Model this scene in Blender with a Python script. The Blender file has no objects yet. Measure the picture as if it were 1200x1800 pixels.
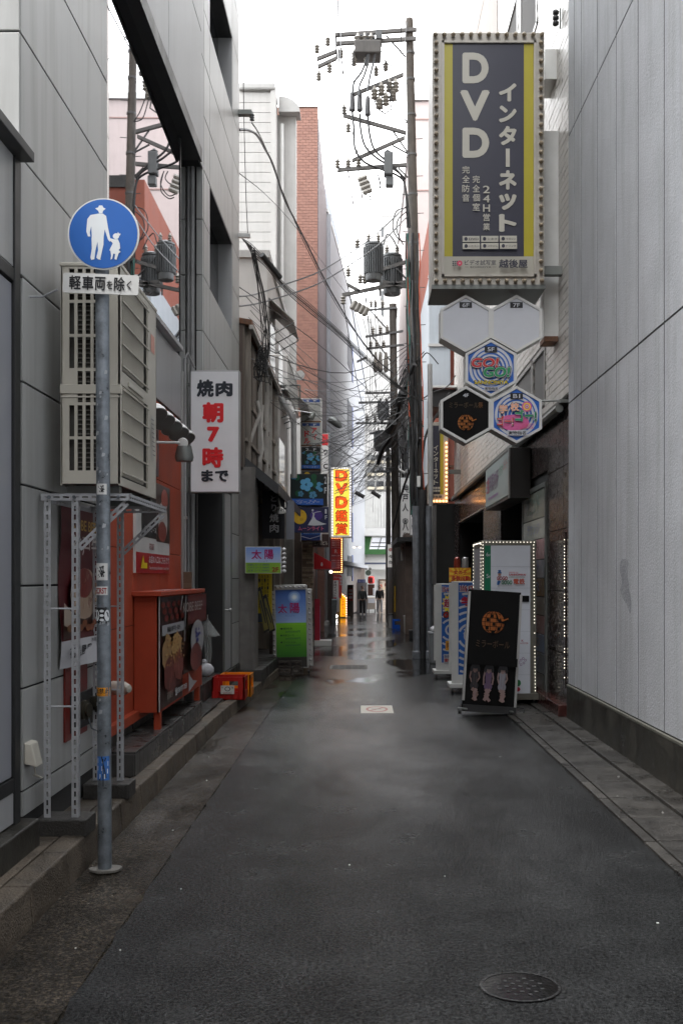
import bpy, bmesh, math, random
from mathutils import Vector, Matrix, Euler
R = math.radians
rnd = random.Random(7)
S = bpy.context.scene
COL = S.collection
# ------------------------------------------------------------------ camera
H, F, CX, CY = 1.65, 1750.0, 635.0, 1017.0
cam_d = bpy.data.cameras.new('camera'); cam = bpy.data.objects.new('camera', cam_d); COL.objects.link(cam)
cam.location = (0, 0, H); cam.rotation_euler = (R(90), 0, 0)
cam_d.sensor_fit = 'VERTICAL'; cam_d.sensor_height = 36; cam_d.sensor_width = 24; cam_d.lens = 35
cam_d.shift_x = -35 / 1800; cam_d.shift_y = 117 / 1800
cam_d.clip_start = .05; cam_d.clip_end = 1500
S.camera = cam
# ------------------------------------------------------------------ world: overcast daylight
SUN_EL, SUN_AZ = 62, 230
w = bpy.data.worlds.new('World'); S.world = w; w.use_nodes = True
nt = w.node_tree; nt.nodes.clear()
sky = nt.nodes.new('ShaderNodeTexSky'); sky.sky_type = 'NISHITA'; sky.sun_disc = False
sky.sun_elevation = R(SUN_EL); sky.sun_rotation = R(SUN_AZ)
sky.air_density = 2.0; sky.dust_density = 4.0
bg1 = nt.nodes.new('ShaderNodeBackground'); bg1.inputs[1].default_value = .08
bg2 = nt.nodes.new('ShaderNodeBackground')
# cloud deck: near white, slightly uneven
tc = nt.nodes.new('ShaderNodeTexCoord'); nz = nt.nodes.new('ShaderNodeTexNoise'); nz.inputs['Scale'].default_value = 1.6; nz.inputs['Detail'].default_value = 4
cr = nt.nodes.new('ShaderNodeValToRGB'); cr.color_ramp.elements[0].position = .3; cr.color_ramp.elements[1].position = .7
cr.color_ramp.elements[0].color = (.90, .935, .98, 1); cr.color_ramp.elements[1].color = (1, 1, 1, 1)
nt.links.new(tc.outputs['Generated'], nz.inputs['Vector']); nt.links.new(nz.outputs['Fac'], cr.inputs['Fac'])
nt.links.new(cr.outputs['Color'], bg2.inputs[0]); bg2.inputs[1].default_value = 1.45
mx = nt.nodes.new('ShaderNodeMixShader'); mx.inputs[0].default_value = .9
out = nt.nodes.new('ShaderNodeOutputWorld')
nt.links.new(sky.outputs[0], bg1.inputs[0]); nt.links.new(bg1.outputs[0], mx.inputs[1]); nt.links.new(bg2.outputs[0], mx.inputs[2]); nt.links.new(mx.outputs[0], out.inputs[0])
sl = bpy.data.lights.new('sun', 'SUN'); sl.energy = .5; sl.angle = R(25); sl.color = (1, .97, .93)
so = bpy.data.objects.new('sun', sl); COL.objects.link(so)
so.rotation_euler = (R(90 - SUN_EL), 0, R(180 - SUN_AZ))
so.location = (0, 0, 40)
S.view_settings.view_transform = 'Standard'; S.view_settings.look = 'None'
S.view_settings.exposure = 2.1; S.view_settings.gamma = 1; S.view_settings.use_curve_mapping = False
S.render.engine = 'CYCLES'
S.cycles.max_bounces = 8; S.cycles.diffuse_bounces = 4; S.cycles.glossy_bounces = 4; S.cycles.caustics_reflective = False

# ------------------------------------------------------------------ helpers
def W(px, py, y): return Vector(((px - CX) * y / F, y, H - (py - CY) * y / F))
def X(px, y): return (px - CX) * y / F
def Z(py, y): return H - (py - CY) * y / F
def g(y): return 0.0 if y < 12 else -.011 * (min(y, 75) - 12)

MATS = {}
def M(name, col, rough=.6, metal=0, var=.12, scale=2.5, bump=0, bscale=60, streak=0, emit=0, spec=.5, stretch=(1, 1, 1), dirt=0, alpha=1, trans=0, coat=0, grain=0, gscale=90, rand=0):
    if name in MATS: return MATS[name]
    m = bpy.data.materials.new(name); m.use_nodes = True; t = m.node_tree; N = t.nodes; L = t.links
    b = N['Principled BSDF']
    b.inputs['Roughness'].default_value = rough; b.inputs['Metallic'].default_value = metal
    b.inputs['Specular IOR Level'].default_value = spec
    b.inputs['Coat Weight'].default_value = coat
    c4 = (*col, 1)
    geo = N.new('ShaderNodeNewGeometry')
    n1 = N.new('ShaderNodeTexNoise'); n1.inputs['Scale'].default_value = scale; n1.inputs['Detail'].default_value = 8; n1.inputs['Roughness'].default_value = .62
    mp = N.new('ShaderNodeMapping'); mp.inputs['Scale'].default_value = stretch
    L.new(geo.outputs['Position'], mp.inputs[0]); L.new(mp.outputs[0], n1.inputs['Vector'])
    r = N.new('ShaderNodeMapRange'); r.inputs[1].default_value = .3; r.inputs[2].default_value = .7; r.inputs[3].default_value = 1 - var; r.inputs[4].default_value = 1 + var
    L.new(n1.outputs['Fac'], r.inputs[0])
    mul = N.new('ShaderNodeMix'); mul.data_type = 'RGBA'; mul.blend_type = 'MULTIPLY'; mul.inputs[0].default_value = 1
    mul.inputs[6].default_value = c4; L.new(r.outputs[0], mul.inputs[7]); last = mul.outputs[2]
    if streak or dirt:
        n2 = N.new('ShaderNodeTexNoise'); n2.inputs['Scale'].default_value = 1; n2.inputs['Detail'].default_value = 6
        mp2 = N.new('ShaderNodeMapping'); mp2.inputs['Scale'].default_value = (9, 9, .55) if streak else (2, 2, 2)
        L.new(geo.outputs['Position'], mp2.inputs[0]); L.new(mp2.outputs[0], n2.inputs['Vector'])
        r2 = N.new('ShaderNodeMapRange'); r2.inputs[1].default_value = .48; r2.inputs[2].default_value = .72; r2.inputs[3].default_value = 0; r2.inputs[4].default_value = streak or dirt
        L.new(n2.outputs['Fac'], r2.inputs[0])
        m2 = N.new('ShaderNodeMix'); m2.data_type = 'RGBA'; L.new(r2.outputs[0], m2.inputs[0]); L.new(last, m2.inputs[6])
        m2.inputs[7].default_value = (col[0] * .33, col[1] * .31, col[2] * .28, 1); last = m2.outputs[2]
    def mulby(src, lo, hi, last):
        q = N.new('ShaderNodeMapRange'); q.inputs[1].default_value = .3; q.inputs[2].default_value = .7; q.inputs[3].default_value = lo; q.inputs[4].default_value = hi; L.new(src, q.inputs[0])
        x = N.new('ShaderNodeMix'); x.data_type = 'RGBA'; x.blend_type = 'MULTIPLY'; x.inputs[0].default_value = 1; L.new(last, x.inputs[6]); L.new(q.outputs[0], x.inputs[7]); return x.outputs[2]
    if grain:
        n5 = N.new('ShaderNodeTexNoise'); n5.inputs['Scale'].default_value = gscale; n5.inputs['Detail'].default_value = 2; L.new(geo.outputs['Position'], n5.inputs['Vector'])
        last = mulby(n5.outputs['Fac'], 1 - grain, 1 + grain, last)
    if rand:
        oi = N.new('ShaderNodeObjectInfo'); last = mulby(oi.outputs['Random'], 1 - rand, 1 + rand, last)
    L.new(last, b.inputs['Base Color'])
    rr = N.new('ShaderNodeMapRange'); rr.inputs[1].default_value = .3; rr.inputs[2].default_value = .7; rr.inputs[3].default_value = max(0, rough - var * .5); rr.inputs[4].default_value = min(1, rough + var * .5)
    L.new(n1.outputs['Fac'], rr.inputs[0])
    if rough > .03: L.new(rr.outputs[0], b.inputs['Roughness'])
    if bump:
        n3 = N.new('ShaderNodeTexNoise'); n3.inputs['Scale'].default_value = bscale; n3.inputs['Detail'].default_value = 3
        L.new(geo.outputs['Position'], n3.inputs['Vector'])
        bp = N.new('ShaderNodeBump'); bp.inputs['Strength'].default_value = bump; bp.inputs['Distance'].default_value = .01
        L.new(n3.outputs['Fac'], bp.inputs['Height']); L.new(bp.outputs[0], b.inputs['Normal'])
    if emit:
        L.new(last, b.inputs['Emission Color']); b.inputs['Emission Strength'].default_value = emit * .42
    if trans: b.inputs['Transmission Weight'].default_value = trans
    if alpha < 1: b.inputs['Alpha'].default_value = alpha
    MATS[name] = m; return m
def s2l(r, g_, b):  # photo-like sRGB 0-255 to linear
    f = lambda c: (c / 255 / 12.92) if c / 255 <= .04045 else ((c / 255 + .055) / 1.055) ** 2.4
    return (f(r), f(g_), f(b))
def ink(r, g_, b, emit=0, rough=.35):
    return M('ink_%d_%d_%d_%s' % (r, g_, b, str(emit).replace('.', '')), s2l(r, g_, b), rough, var=.05, emit=emit, spec=.15 if r + g_ + b < 60 else .5)

class MB:
    """collects shapes; build() links them as one mesh object"""
    def __init__(s): s.v = []; s.f = []; s.m = []; s.mi = 0
    def quad(s, *p):
        n = len(s.v); s.v += [tuple(q) for q in p]; s.f.append(tuple(range(n, n + len(p)))); s.m.append(s.mi); return s
    def box(s, x0, x1, y0, y1, z0, z1):
        if x0 > x1: x0, x1 = x1, x0
        if y0 > y1: y0, y1 = y1, y0
        if z0 > z1: z0, z1 = z1, z0
        n = len(s.v)
        s.v += [(x0, y0, z0), (x1, y0, z0), (x1, y1, z0), (x0, y1, z0), (x0, y0, z1), (x1, y0, z1), (x1, y1, z1), (x0, y1, z1)]
        for q in ((0, 3, 2, 1), (4, 5, 6, 7), (0, 1, 5, 4), (1, 2, 6, 5), (2, 3, 7, 6), (3, 0, 4, 7)):
            s.f.append(tuple(n + i for i in q)); s.m.append(s.mi)
        return s
    def hexa(s, p):  # 8 corners, bottom 4 then top 4
        n = len(s.v); s.v += [tuple(q) for q in p]
        for q in ((0, 3, 2, 1), (4, 5, 6, 7), (0, 1, 5, 4), (1, 2, 6, 5), (2, 3, 7, 6), (3, 0, 4, 7)):
            s.f.append(tuple(n + i for i in q)); s.m.append(s.mi)
        return s
    def prism(s, pts, d):  # pts: 3D polygon, extruded by vector d
        n = len(s.v); k = len(pts); d = Vector(d)
        s.v += [tuple(Vector(p)) for p in pts] + [tuple(Vector(p) + d) for p in pts]
        s.f.append(tuple(range(n + k - 1, n - 1, -1))); s.m.append(s.mi)
        s.f.append(tuple(range(n + k, n + 2 * k))); s.m.append(s.mi)
        for i in range(k):
            j = (i + 1) % k; s.f.append((n + i, n + j, n + k + j, n + k + i)); s.m.append(s.mi)
        return s
    def tube(s, pts, r, k=6, cap=True):
        pts = [Vector(p) for p in pts]; rs = r if isinstance(r, (list, tuple)) else [r] * len(pts)
        n = len(s.v); up = None
        for i, p in enumerate(pts):
            d = (pts[min(i + 1, len(pts) - 1)] - pts[max(i - 1, 0)])
            d = d.normalized() if d.length > 1e-9 else Vector((0, 0, 1))
            if up is None: up = Vector((0, 0, 1)) if abs(d.z) < .9 else Vector((1, 0, 0))
            a = d.cross(up)
            if a.length < 1e-4: a = d.cross(Vector((0, 1, 0)))
            a.normalize(); b = a.cross(d).normalized(); up = b
            for j in range(k):
                t = 2 * math.pi * j / k; q = p + (a * math.cos(t) + b * math.sin(t)) * rs[i]; s.v.append(tuple(q))
        for i in range(len(pts) - 1):
            for j in range(k):
                a = n + i * k + j; b = n + i * k + (j + 1) % k
                s.f.append((a, b, b + k, a + k)); s.m.append(s.mi)
        if cap:
            s.f.append(tuple(n + j for j in range(k - 1, -1, -1))); s.m.append(s.mi)
            m = n + (len(pts) - 1) * k; s.f.append(tuple(m + j for j in range(k))); s.m.append(s.mi)
        return s
    def cyl(s, a, b, r0, r1=None, k=14): return s.tube([a, b], [r0, r0 if r1 is None else r1], k)
    def lathe(s, c, prof, axis=(0, 0, 1), k=14):  # prof: (radius, distance along axis)
        ax = Vector(axis).normalized(); c = Vector(c)
        return s.tube_axis([(c + ax * h, r) for r, h in prof], ax, k)
    def tube_axis(s, pr, ax, k):
        a = ax.orthogonal().normalized(); b = ax.cross(a); n = len(s.v)
        for p, r in pr:
            for j in range(k):
                t = 2 * math.pi * j / k; s.v.append(tuple(p + (a * math.cos(t) + b * math.sin(t)) * r))
        for i in range(len(pr) - 1):
            for j in range(k):
                q = n + i * k + j; w_ = n + i * k + (j + 1) % k
                s.f.append((q, w_, w_ + k, q + k)); s.m.append(s.mi)
        s.f.append(tuple(n + j for j in range(k - 1, -1, -1))); s.m.append(s.mi)
        m = n + (len(pr) - 1) * k; s.f.append(tuple(m + j for j in range(k))); s.m.append(s.mi)
        return s
    def ball(s, c, r, k=8, sc=(1, 1, 1)):
        c = Vector(c); n = len(s.v); rings = max(4, k // 2 + 1)
        for i in range(rings + 1):
            ph = math.pi * i / rings; rr = max(math.sin(ph), .02)
            for j in range(k):
                t = 2 * math.pi * j / k
                s.v.append((c.x + r * sc[0] * rr * math.cos(t), c.y + r * sc[1] * rr * math.sin(t), c.z + r * sc[2] * math.cos(ph)))
        for i in range(rings):
            for j in range(k):
                a = n + i * k + j; b = n + i * k + (j + 1) % k
                s.f.append((a, a + k, b + k, b)); s.m.append(s.mi)
        return s
    def build(s, name, mats, parent=None, local=False, smooth=False, bev=0, kind=None, label=None, fix=False):
        if not isinstance(mats, (list, tuple)): mats = [mats]
        off = Vector((0, 0, 0))
        if parent is not None and not local:
            p = parent
            while p is not None: off += p.location; p = p.parent
        me = bpy.data.meshes.new(name)
        me.from_pydata([(v[0] - off.x, v[1] - off.y, v[2] - off.z) for v in s.v], [], s.f)
        for m in mats: me.materials.append(m)
        if len(mats) > 1: me.polygons.foreach_set('material_index', s.m)
        if fix:
            b = bmesh.new(); b.from_mesh(me); bmesh.ops.recalc_face_normals(b, faces=b.faces); b.to_mesh(me); b.free()
        if smooth:
            me.polygons.foreach_set('use_smooth', [True] * len(s.f))
            me.set_sharp_from_angle(angle=R(38))
        me.update()
        o = bpy.data.objects.new(name, me); COL.objects.link(o)
        if parent is not None: o.parent = parent
        if bev:
            mo = o.modifiers.new('bevel', 'BEVEL'); mo.width = bev; mo.segments = 2; mo.limit_method = 'ANGLE'; mo.angle_limit = R(40)
        if kind: o['kind'] = kind
        if label: o['label'] = label
        return o

def thing(name, label, cat, loc=(0, 0, 0), rot=(0, 0, 0), group=None):
    o = bpy.data.objects.new(name, None); o.empty_display_size = .2; COL.objects.link(o)
    o.location = loc; o.rotation_euler = rot; o['label'] = label; o['category'] = cat
    if group: o['group'] = group
    return o
def tag(o, label, cat, group=None):
    o['label'] = label; o['category'] = cat
    if group: o['group'] = group
    return o
def rebase(o):  # put a top-level mesh's origin at the middle of its base
    vs = [v.co for v in o.data.vertices]
    c = Vector(((min(v.x for v in vs) + max(v.x for v in vs)) / 2, (min(v.y for v in vs) + max(v.y for v in vs)) / 2, min(v.z for v in vs)))
    o.data.transform(Matrix.Translation(-c)); o.location = c; return o
def single(mb, name, mats, label, cat, group=None, **k):
    o = rebase(mb.build(name, mats, **k)); return tag(o, label, cat, group)
def struct(mb, name, mats, **k):
    o = mb.build(name, mats, **k)
    if o.parent is None: o['kind'] = 'structure'
    return o
def copy_tree(o, parent=None):
    kids = [c for c in COL.objects if c.parent == o]
    c = o.copy(); COL.objects.link(c); c.parent = parent
    for ch in kids: copy_tree(ch, c)
    return c

# ---- lettering: glyph outlines turned into thin meshes
GL = {}
def glyph(s, bold=0.0):
    k = (s, bold)
    if k in GL: return GL[k]
    cu = bpy.data.curves.new('t', 'FONT'); cu.body = s; cu.offset = bold; cu.resolution_u = 5 if s.isascii() else 2
    o = bpy.data.objects.new('t', cu); me = o.to_mesh()
    v = [(q.co.x, q.co.y) for q in me.vertices]; f = [tuple(p.vertices) for p in me.polygons]
    o.to_mesh_clear(); bpy.data.objects.remove(o); bpy.data.curves.remove(cu)
    GL[k] = (v, f); return GL[k]
class Face:
    """flat print on a surface. fn(u, v) -> point, nrm = outward direction"""
    def __init__(s, fn, nrm, parent, local=False, step=.0012):
        s.fn = fn; s.n = Vector(nrm); s.parent = parent; s.local = local; s.step = step; s.k = 1
        s.mb = MB(); s.mats = []; s.tx = MB(); s.tm = []; s.sep = None; s.big = []
    def _m(s, mb, lst, m):
        if m not in lst: lst.append(m)
        mb.mi = lst.index(m)
    def P(s, u, v): return Vector(s.fn(u, v)) + s.n * (s.step * s.k)
    def poly(s, pts, m):
        s._m(s.mb, s.mats, m); s.mb.quad(*[s.P(u, v) for u, v in pts]); s.k += 1
    def rect(s, u0, v0, u1, v1, m): s.poly([(u0, v1), (u1, v1), (u1, v0), (u0, v0)], m)
    def ell(s, cu, cv, ru, rv, m, n=20, a0=0, a1=360, rot=0):
        pts = []
        for i in range(n if a1 - a0 >= 360 else n + 1):
            t = R(a0 + (a1 - a0) * i / n); x = ru * math.cos(t); y = rv * math.sin(t); c, q = math.cos(R(rot)), math.sin(R(rot))
            pts.append((cu + x * c - y * q, cv + x * q + y * c))
        s.poly(pts, m)
    def ring(s, cu, cv, ru, rv, th, m, n=28, a0=0, a1=360, clip=None):
        s._m(s.mb, s.mats, m)
        for i in range(n):
            t0 = R(a0 + (a1 - a0) * i / n); t1 = R(a0 + (a1 - a0) * (i + 1) / n); q = []
            for r_, t in ((1, t0), (1, t1), (1 - th, t1), (1 - th, t0)): q.append((cu + ru * r_ * math.cos(t), cv + rv * r_ * math.sin(t)))
            if clip and not all(clip(*c) for c in q): continue
            s.mb.quad(*[s.P(*c) for c in q])
        s.k += 1
    def line(s, pts, w_, m):
        s._m(s.mb, s.mats, m)
        for (a, b), (c, d) in zip(pts[:-1], pts[1:]):
            l = math.hypot(c - a, d - b) or 1; nx, ny = -(d - b) / l * w_ / 2, (c - a) / l * w_ / 2
            s.mb.quad(s.P(a + nx, b + ny), s.P(c + nx, d + ny), s.P(c - nx, d - ny), s.P(a - nx, b - ny))
        s.k += 1
    def text(s, t, u0, v0, u1, v1, m, bold=.012, slant=0):
        """whole string stretched to the rectangle (u0,v0 = top left corner, u1,v1 = bottom right)"""
        v, f = glyph(t, 0)
        if not v: return
        a0 = min(q[0] for q in v); a1 = max(q[0] for q in v); b0 = min(q[1] for q in v); b1 = max(q[1] for q in v)
        if s.sep and abs(v1 - v0) >= s.sep: s.big.append((s.tx, s.tm)); s.tx = MB(); s.tm = []
        s._m(s.tx, s.tm, m)
        sh = [(0, 0)] if bold < .008 else [(-bold, 0), (bold, 0), (0, bold), (0, -bold)]
        if bold >= .03: sh += [(-bold * .7, -bold * .7), (bold * .7, bold * .7), (bold * .7, -bold * .7), (-bold * .7, bold * .7)]
        bb = bold if bold >= .008 else 0; a0 -= bb; a1 += bb; b0 -= bb; b1 += bb
        for i, (dx, dy) in enumerate(sh):
            n = len(s.tx.v)
            for x, y in v:
                p = (x + dx - a0) / max(a1 - a0, 1e-6); q = (y + dy - b0) / max(b1 - b0, 1e-6)
                s.tx.v.append(tuple(s.P(u0 + (u1 - u0) * (p + slant * (q - .5)), v1 + (v0 - v1) * q) + s.n * (.0012 + i * .00015)))
            for fc in f: s.tx.f.append(tuple(n + i_ for i_ in fc)); s.tx.m.append(s.tx.mi)
        s.k += .5
        if s.sep and abs(v1 - v0) >= s.sep: big = (s.tx, s.tm); s.tx, s.tm = s.big.pop(); s.big.append(big)
    def vtext(s, t, uc, v0, v1, wd, m, bold=.012, fill=.86):
        """characters one below another between v0 (top) and v1"""
        k = len(t); st = (v1 - v0) / k
        for i, ch in enumerate(t):
            if ch == ' ': continue
            a, b = v0 + st * i + st * (1 - fill) / 2, v0 + st * (i + 1) - st * (1 - fill) / 2
            if ch in 'ー—': s.rect(uc - wd * .08, a, uc + wd * .08, b, m); continue
            kk = 1
            if ch in 'ッっ': kk = .8
            s.text(ch, uc - wd / 2 * kk, a, uc + wd / 2 * kk, b, m, bold)
    def build(s, name='print'):
        if s.mb.f: s.mb.build(name, s.mats, s.parent, local=s.local)
        for a, b in s.big:
            if a.f: a.build('character', b, s.parent, local=s.local)
        if s.tx.f: s.tx.build('lettering', s.tm, s.parent, local=s.local)
def front(y, parent, step=.0015): return Face(lambda u, v: (X(u, y), y, Z(v, y)), (0, -1, 0), parent, step=step)
def left_wall(x, parent): return Face(lambda u, v: (x, u, v), (1, 0, 0), parent)       # u = y, v = z
def right_wall(x, parent): return Face(lambda u, v: (x, u, v), (-1, 0, 0), parent)
# ------------------------------------------------------------------ materials
panel_m = M('grey_metal_panel', (.385, .39, .38), .40, 0, .08, 1.2, streak=.34, spec=.6, rand=.05)
panel_dk = M('joint_shadow_gap', (.03, .03, .03), .8)
fascia_m = M('fascia_metal', (.38, .385, .39), .45, 0, .05, streak=.1)
podium_m = M('podium_panel', (.30, .31, .34), .3, 0, .05, .8, streak=.05)
dark_metal = M('dark_bronze_metal', (.018, .019, .02), .45, 0, .2, streak=.3)
glass_mirror = M('mirror_glass', (.50, .51, .54), .012, 1, .02, 1)
glass_dark = M('dark_glass', (.02, .023, .027), .06, 0, .05, spec=.8)
conc = M('concrete', (.17, .16, .145), .8, 0, .3, 4, .5, 90, dirt=.5)
conc_dk = M('damp_concrete', (.034, .032, .029), .55, 0, .4, 4, .6, 80, dirt=.6, grain=.3)
kerb_m = M('kerb_stone', (.092, .073, .053), .55, 0, .45, 5, .9, 90, dirt=.8, grain=.35, gscale=70, rand=.12)
slab_m = M('paving_slab', (.032, .029, .025), .42, 0, .5, 3.5, .8, 80, dirt=.8, grain=.3, gscale=70, rand=.2)
tile_step = M('step_tile', (.055, .052, .05), .35, 0, .4, 3, .1, dirt=.4)
orange_m = M('orange_plaster', s2l(168, 68, 38), .7, 0, .12, 3, .35, 130, dirt=.22)
red_wood = M('painted_counter', s2l(162, 62, 34), .6, 0, .14, 4, .15, 60, dirt=.2)
galv = M('galvanised_steel', (.20, .225, .25), .42, .55, .4, 16, .15, 50)
galv_lt = M('pale_galvanised_angle', (.42, .43, .45), .5, .3, .12, 10)
white_pl = M('ivory_plastic', (.50, .475, .41), .45, 0, .06, 3, dirt=.15)
white_mt = M('white_paint', (.62, .62, .60), .45, 0, .08, 3, dirt=.15)
black_m = M('black_rubber', (.012, .012, .013), .5, 0, .2)
cable_m = M('black_cable', (.018, .018, .019), .6)
cable_grey = M('grey_cable', (.085, .09, .095), .5)
conc_pole = M('pole_concrete', (.095, .082, .070), .75, 0, .3, 6, .3, 80, streak=.5)
trans_m = M('transformer_paint', (.115, .122, .125), .5, .1, .15, 5, streak=.3)
porc = M('porcelain', (.24, .225, .20), .3, 0, .15)
arm_m = M('crossarm_steel', (.11, .11, .11), .55, .3, .25, 8)
rust = M('rusty_steel', (.16, .075, .04), .8, 0, .5, 8)
wood_old = M('weathered_boards', (.15, .125, .105), .8, 0, .5, 4, .5, 60, streak=.75, stretch=(1, 1, .25))
wood_old2 = M('weathered_boards_pale', (.24, .21, .18), .8, 0, .4, 4, .5, 60, streak=.7, stretch=(1, 1, .25))
brown_m = M('dark_brown_wall', (.095, .068, .055), .6, 0, .3, 3, dirt=.4)
pvc = M('grey_pipe', (.30, .30, .30), .4, 0, .12, 5, dirt=.3)
pvc_lt = M('pale_pipe', (.48, .46, .43), .45, 0, .15, 5, dirt=.4)
tile_w = M('white_wall_tile', (.56, .54, .51), .3, 0, .08, 6, streak=.18)
grout = M('grout', (.12, .115, .11), .9)
stucco = M('grey_stucco', (.44, .455, .48), .85, 0, .10, 1.6, .55, 60, streak=.25, grain=.05, gscale=60)
base_m = M('damp_wall_base', (.034, .032, .026), .5, 0, .5, 3, .2, 60, streak=.8)
granite = M('polished_granite', (.030, .022, .021), .2, 0, .35, 14, spec=.35)
granite_red = M('polished_red_granite', (.055, .02, .017), .2, 0, .35, 14, spec=.35)
beige = M('beige_panel_wall', (.42, .38, .35), .8, 0, .05, 2, streak=.1)
pink_w = M('pink_wall', (.40, .335, .32), .8, 0, .05, 2, streak=.1)
pale_w = M('pale_cladding', (.36, .355, .345), .7, 0, .08, 2, streak=.12)
white_w = M('white_cladding', (.40, .39, .375), .65, 0, .08, 2, streak=.15)
brick_m = M('terracotta_tile', s2l(128, 92, 80), .75, 0, .16, 9)
brick_j = M('brick_joint', (.205, .115, .09), .9)
purple_m = M('plum_metal_cladding', (.115, .09, .095), .6, 0, .1, streak=.3)
ribbed_m = M('grey_ribbed_cladding', (.32, .33, .355), .6, 0, .06, streak=.15)
red_plaster = M('red_plaster', s2l(134, 74, 58), .8, 0, .18, 2, dirt=.25)
shop_dark = M('dark_interior', (.010, .010, .010), .8)
alu = M('aluminium', (.42, .42, .41), .35, .6, .1, 6)
alu_dk = M('grey_aluminium', (.16, .17, .16), .4, .4, .1, 6)
acryl = M('white_acrylic', (.60, .62, .65), .3, 0, .05, 1.5)
stone_m = M('stacked_stone', (.25, .185, .13), .85, 0, .45, 7, .4, 40)
bulb_m = M('frosted_bulb', (.34, .28, .20), .25, 0, .3, 20)
clear_bulb = M('clear_bulb', (.50, .50, .50), .15, .2, .2, 20)
led_m = M('led_lit', (1, .93, .78), .4, var=0, emit=1.3)
led_or = M('orange_bulb_lit', (1, .45, .16), .4, var=0, emit=3.0)
lamp_hot = M('lamp_lit', (1, .97, .92), .4, var=0, emit=14)

def wet_road(name, c0, c1, wet, bump, bs, patch, spec=1.0):
    m = bpy.data.materials.new(name); m.use_nodes = True; t = m.node_tree; N = t.nodes; L = t.links; b = N['Principled BSDF']
    geo = N.new('ShaderNodeNewGeometry')
    def noise(sc, det=6, vec=None, rough=.6):
        n = N.new('ShaderNodeTexNoise'); n.inputs['Scale'].default_value = sc; n.inputs['Detail'].default_value = det; n.inputs['Roughness'].default_value = rough
        L.new(vec or geo.outputs['Position'], n.inputs['Vector']); return n.outputs['Fac']
    def rng(i, a, b_, c, d):
        r = N.new('ShaderNodeMapRange'); r.inputs[1].default_value = a; r.inputs[2].default_value = b_; r.inputs[3].default_value = c; r.inputs[4].default_value = d
        r.interpolation_type = 'SMOOTHSTEP'; L.new(i, r.inputs[0]); return r.outputs[0]
    mp = N.new('ShaderNodeMapping'); mp.inputs['Scale'].default_value = (1, .42, 1); L.new(geo.outputs['Position'], mp.inputs[0])
    big = noise(patch, 5, mp.outputs[0]); mid = noise(2.2, 6); fine = noise(bs, 3, rough=.85); grit = noise(bs * .8, 3, rough=.8)
    pud = noise(patch * 1.5, 3, mp.outputs[0])
    # the lane drains toward the camera: farther up a film of water stays on the surface
    sx = N.new('ShaderNodeSeparateXYZ'); L.new(geo.outputs['Position'], sx.inputs[0])
    far = rng(sx.outputs[1], 2.5, 19, 0, .56)
    ad = N.new('ShaderNodeMath'); ad.operation = 'ADD'; L.new(big, ad.inputs[0]); L.new(far, ad.inputs[1])
    ad2 = N.new('ShaderNodeMath'); ad2.operation = 'ADD'; L.new(ad.outputs[0], ad2.inputs[0]); L.new(rng(noise(1.5, 8, mp.outputs[0], .7), .3, .7, -.06, .06), ad2.inputs[1])
    wetf = rng(ad2.outputs[0], *wet, 0, 1)
    pa = N.new('ShaderNodeMath'); pa.operation = 'ADD'; L.new(pud, pa.inputs[0]); L.new(rng(sx.outputs[1], 6, 20, -.12, .13), pa.inputs[1])
    pf = rng(pa.outputs[0], .60, .69, 0, 1)
    film = rng(sx.outputs[1], 14, 34, 0, 1)
    def fmix(f, a, b_):
        x = N.new('ShaderNodeMix'); x.data_type = 'FLOAT'; L.new(f, x.inputs[0])
        for k, q in ((2, a), (3, b_)):
            if isinstance(q, (int, float)): x.inputs[k].default_value = q
            else: L.new(q, x.inputs[k])
        return x.outputs[0]
    col = N.new('ShaderNodeMix'); col.data_type = 'RGBA'; col.inputs[6].default_value = (*c0, 1); col.inputs[7].default_value = (*c1, 1)
    L.new(rng(grit, .44, .66, 0, 1), col.inputs[0])
    c2 = N.new('ShaderNodeMix'); c2.data_type = 'RGBA'; c2.blend_type = 'MULTIPLY'; c2.inputs[0].default_value = 1; L.new(col.outputs[2], c2.inputs[6]); L.new(rng(mid, .3, .7, .5, 1.4), c2.inputs[7])
    L.new(c2.outputs[2], b.inputs['Base Color'])
    L.new(fmix(pf, fmix(wetf, rng(mid, .3, .7, .22, .28), fmix(film, .23, rng(mid, .3, .7, .12, .22))), .10), b.inputs['Roughness'])
    gl = rng(noise(bs * 1.1, 3, rough=.9), .40, .64, .25, 1.9)
    sg = N.new('ShaderNodeMath'); sg.operation = 'MULTIPLY'; L.new(gl, sg.inputs[0]); L.new(fmix(pf, fmix(wetf, rng(mid, .3, .7, spec * .28, spec * .40), spec * 1.35), .8), sg.inputs[1]); L.new(sg.outputs[0], b.inputs['Specular IOR Level'])
    bp = N.new('ShaderNodeBump'); bp.inputs['Distance'].default_value = .02; L.new(fmix(pf, fmix(wetf, bump, bump * .25), .02), bp.inputs['Strength']); L.new(fine, bp.inputs['Height'])
    L.new(bp.outputs[0], b.inputs['Normal'])
    return m
asphalt = wet_road('wet_asphalt', (.002, .0022, .0022), (.013, .014, .014), (.54, 1.02), .6, 55, .45)
gutter_m = wet_road('wet_gutter_concrete', (.014, .011, .008), (.085, .068, .049), (.55, .92), .8, 70, .9, .7)

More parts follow.
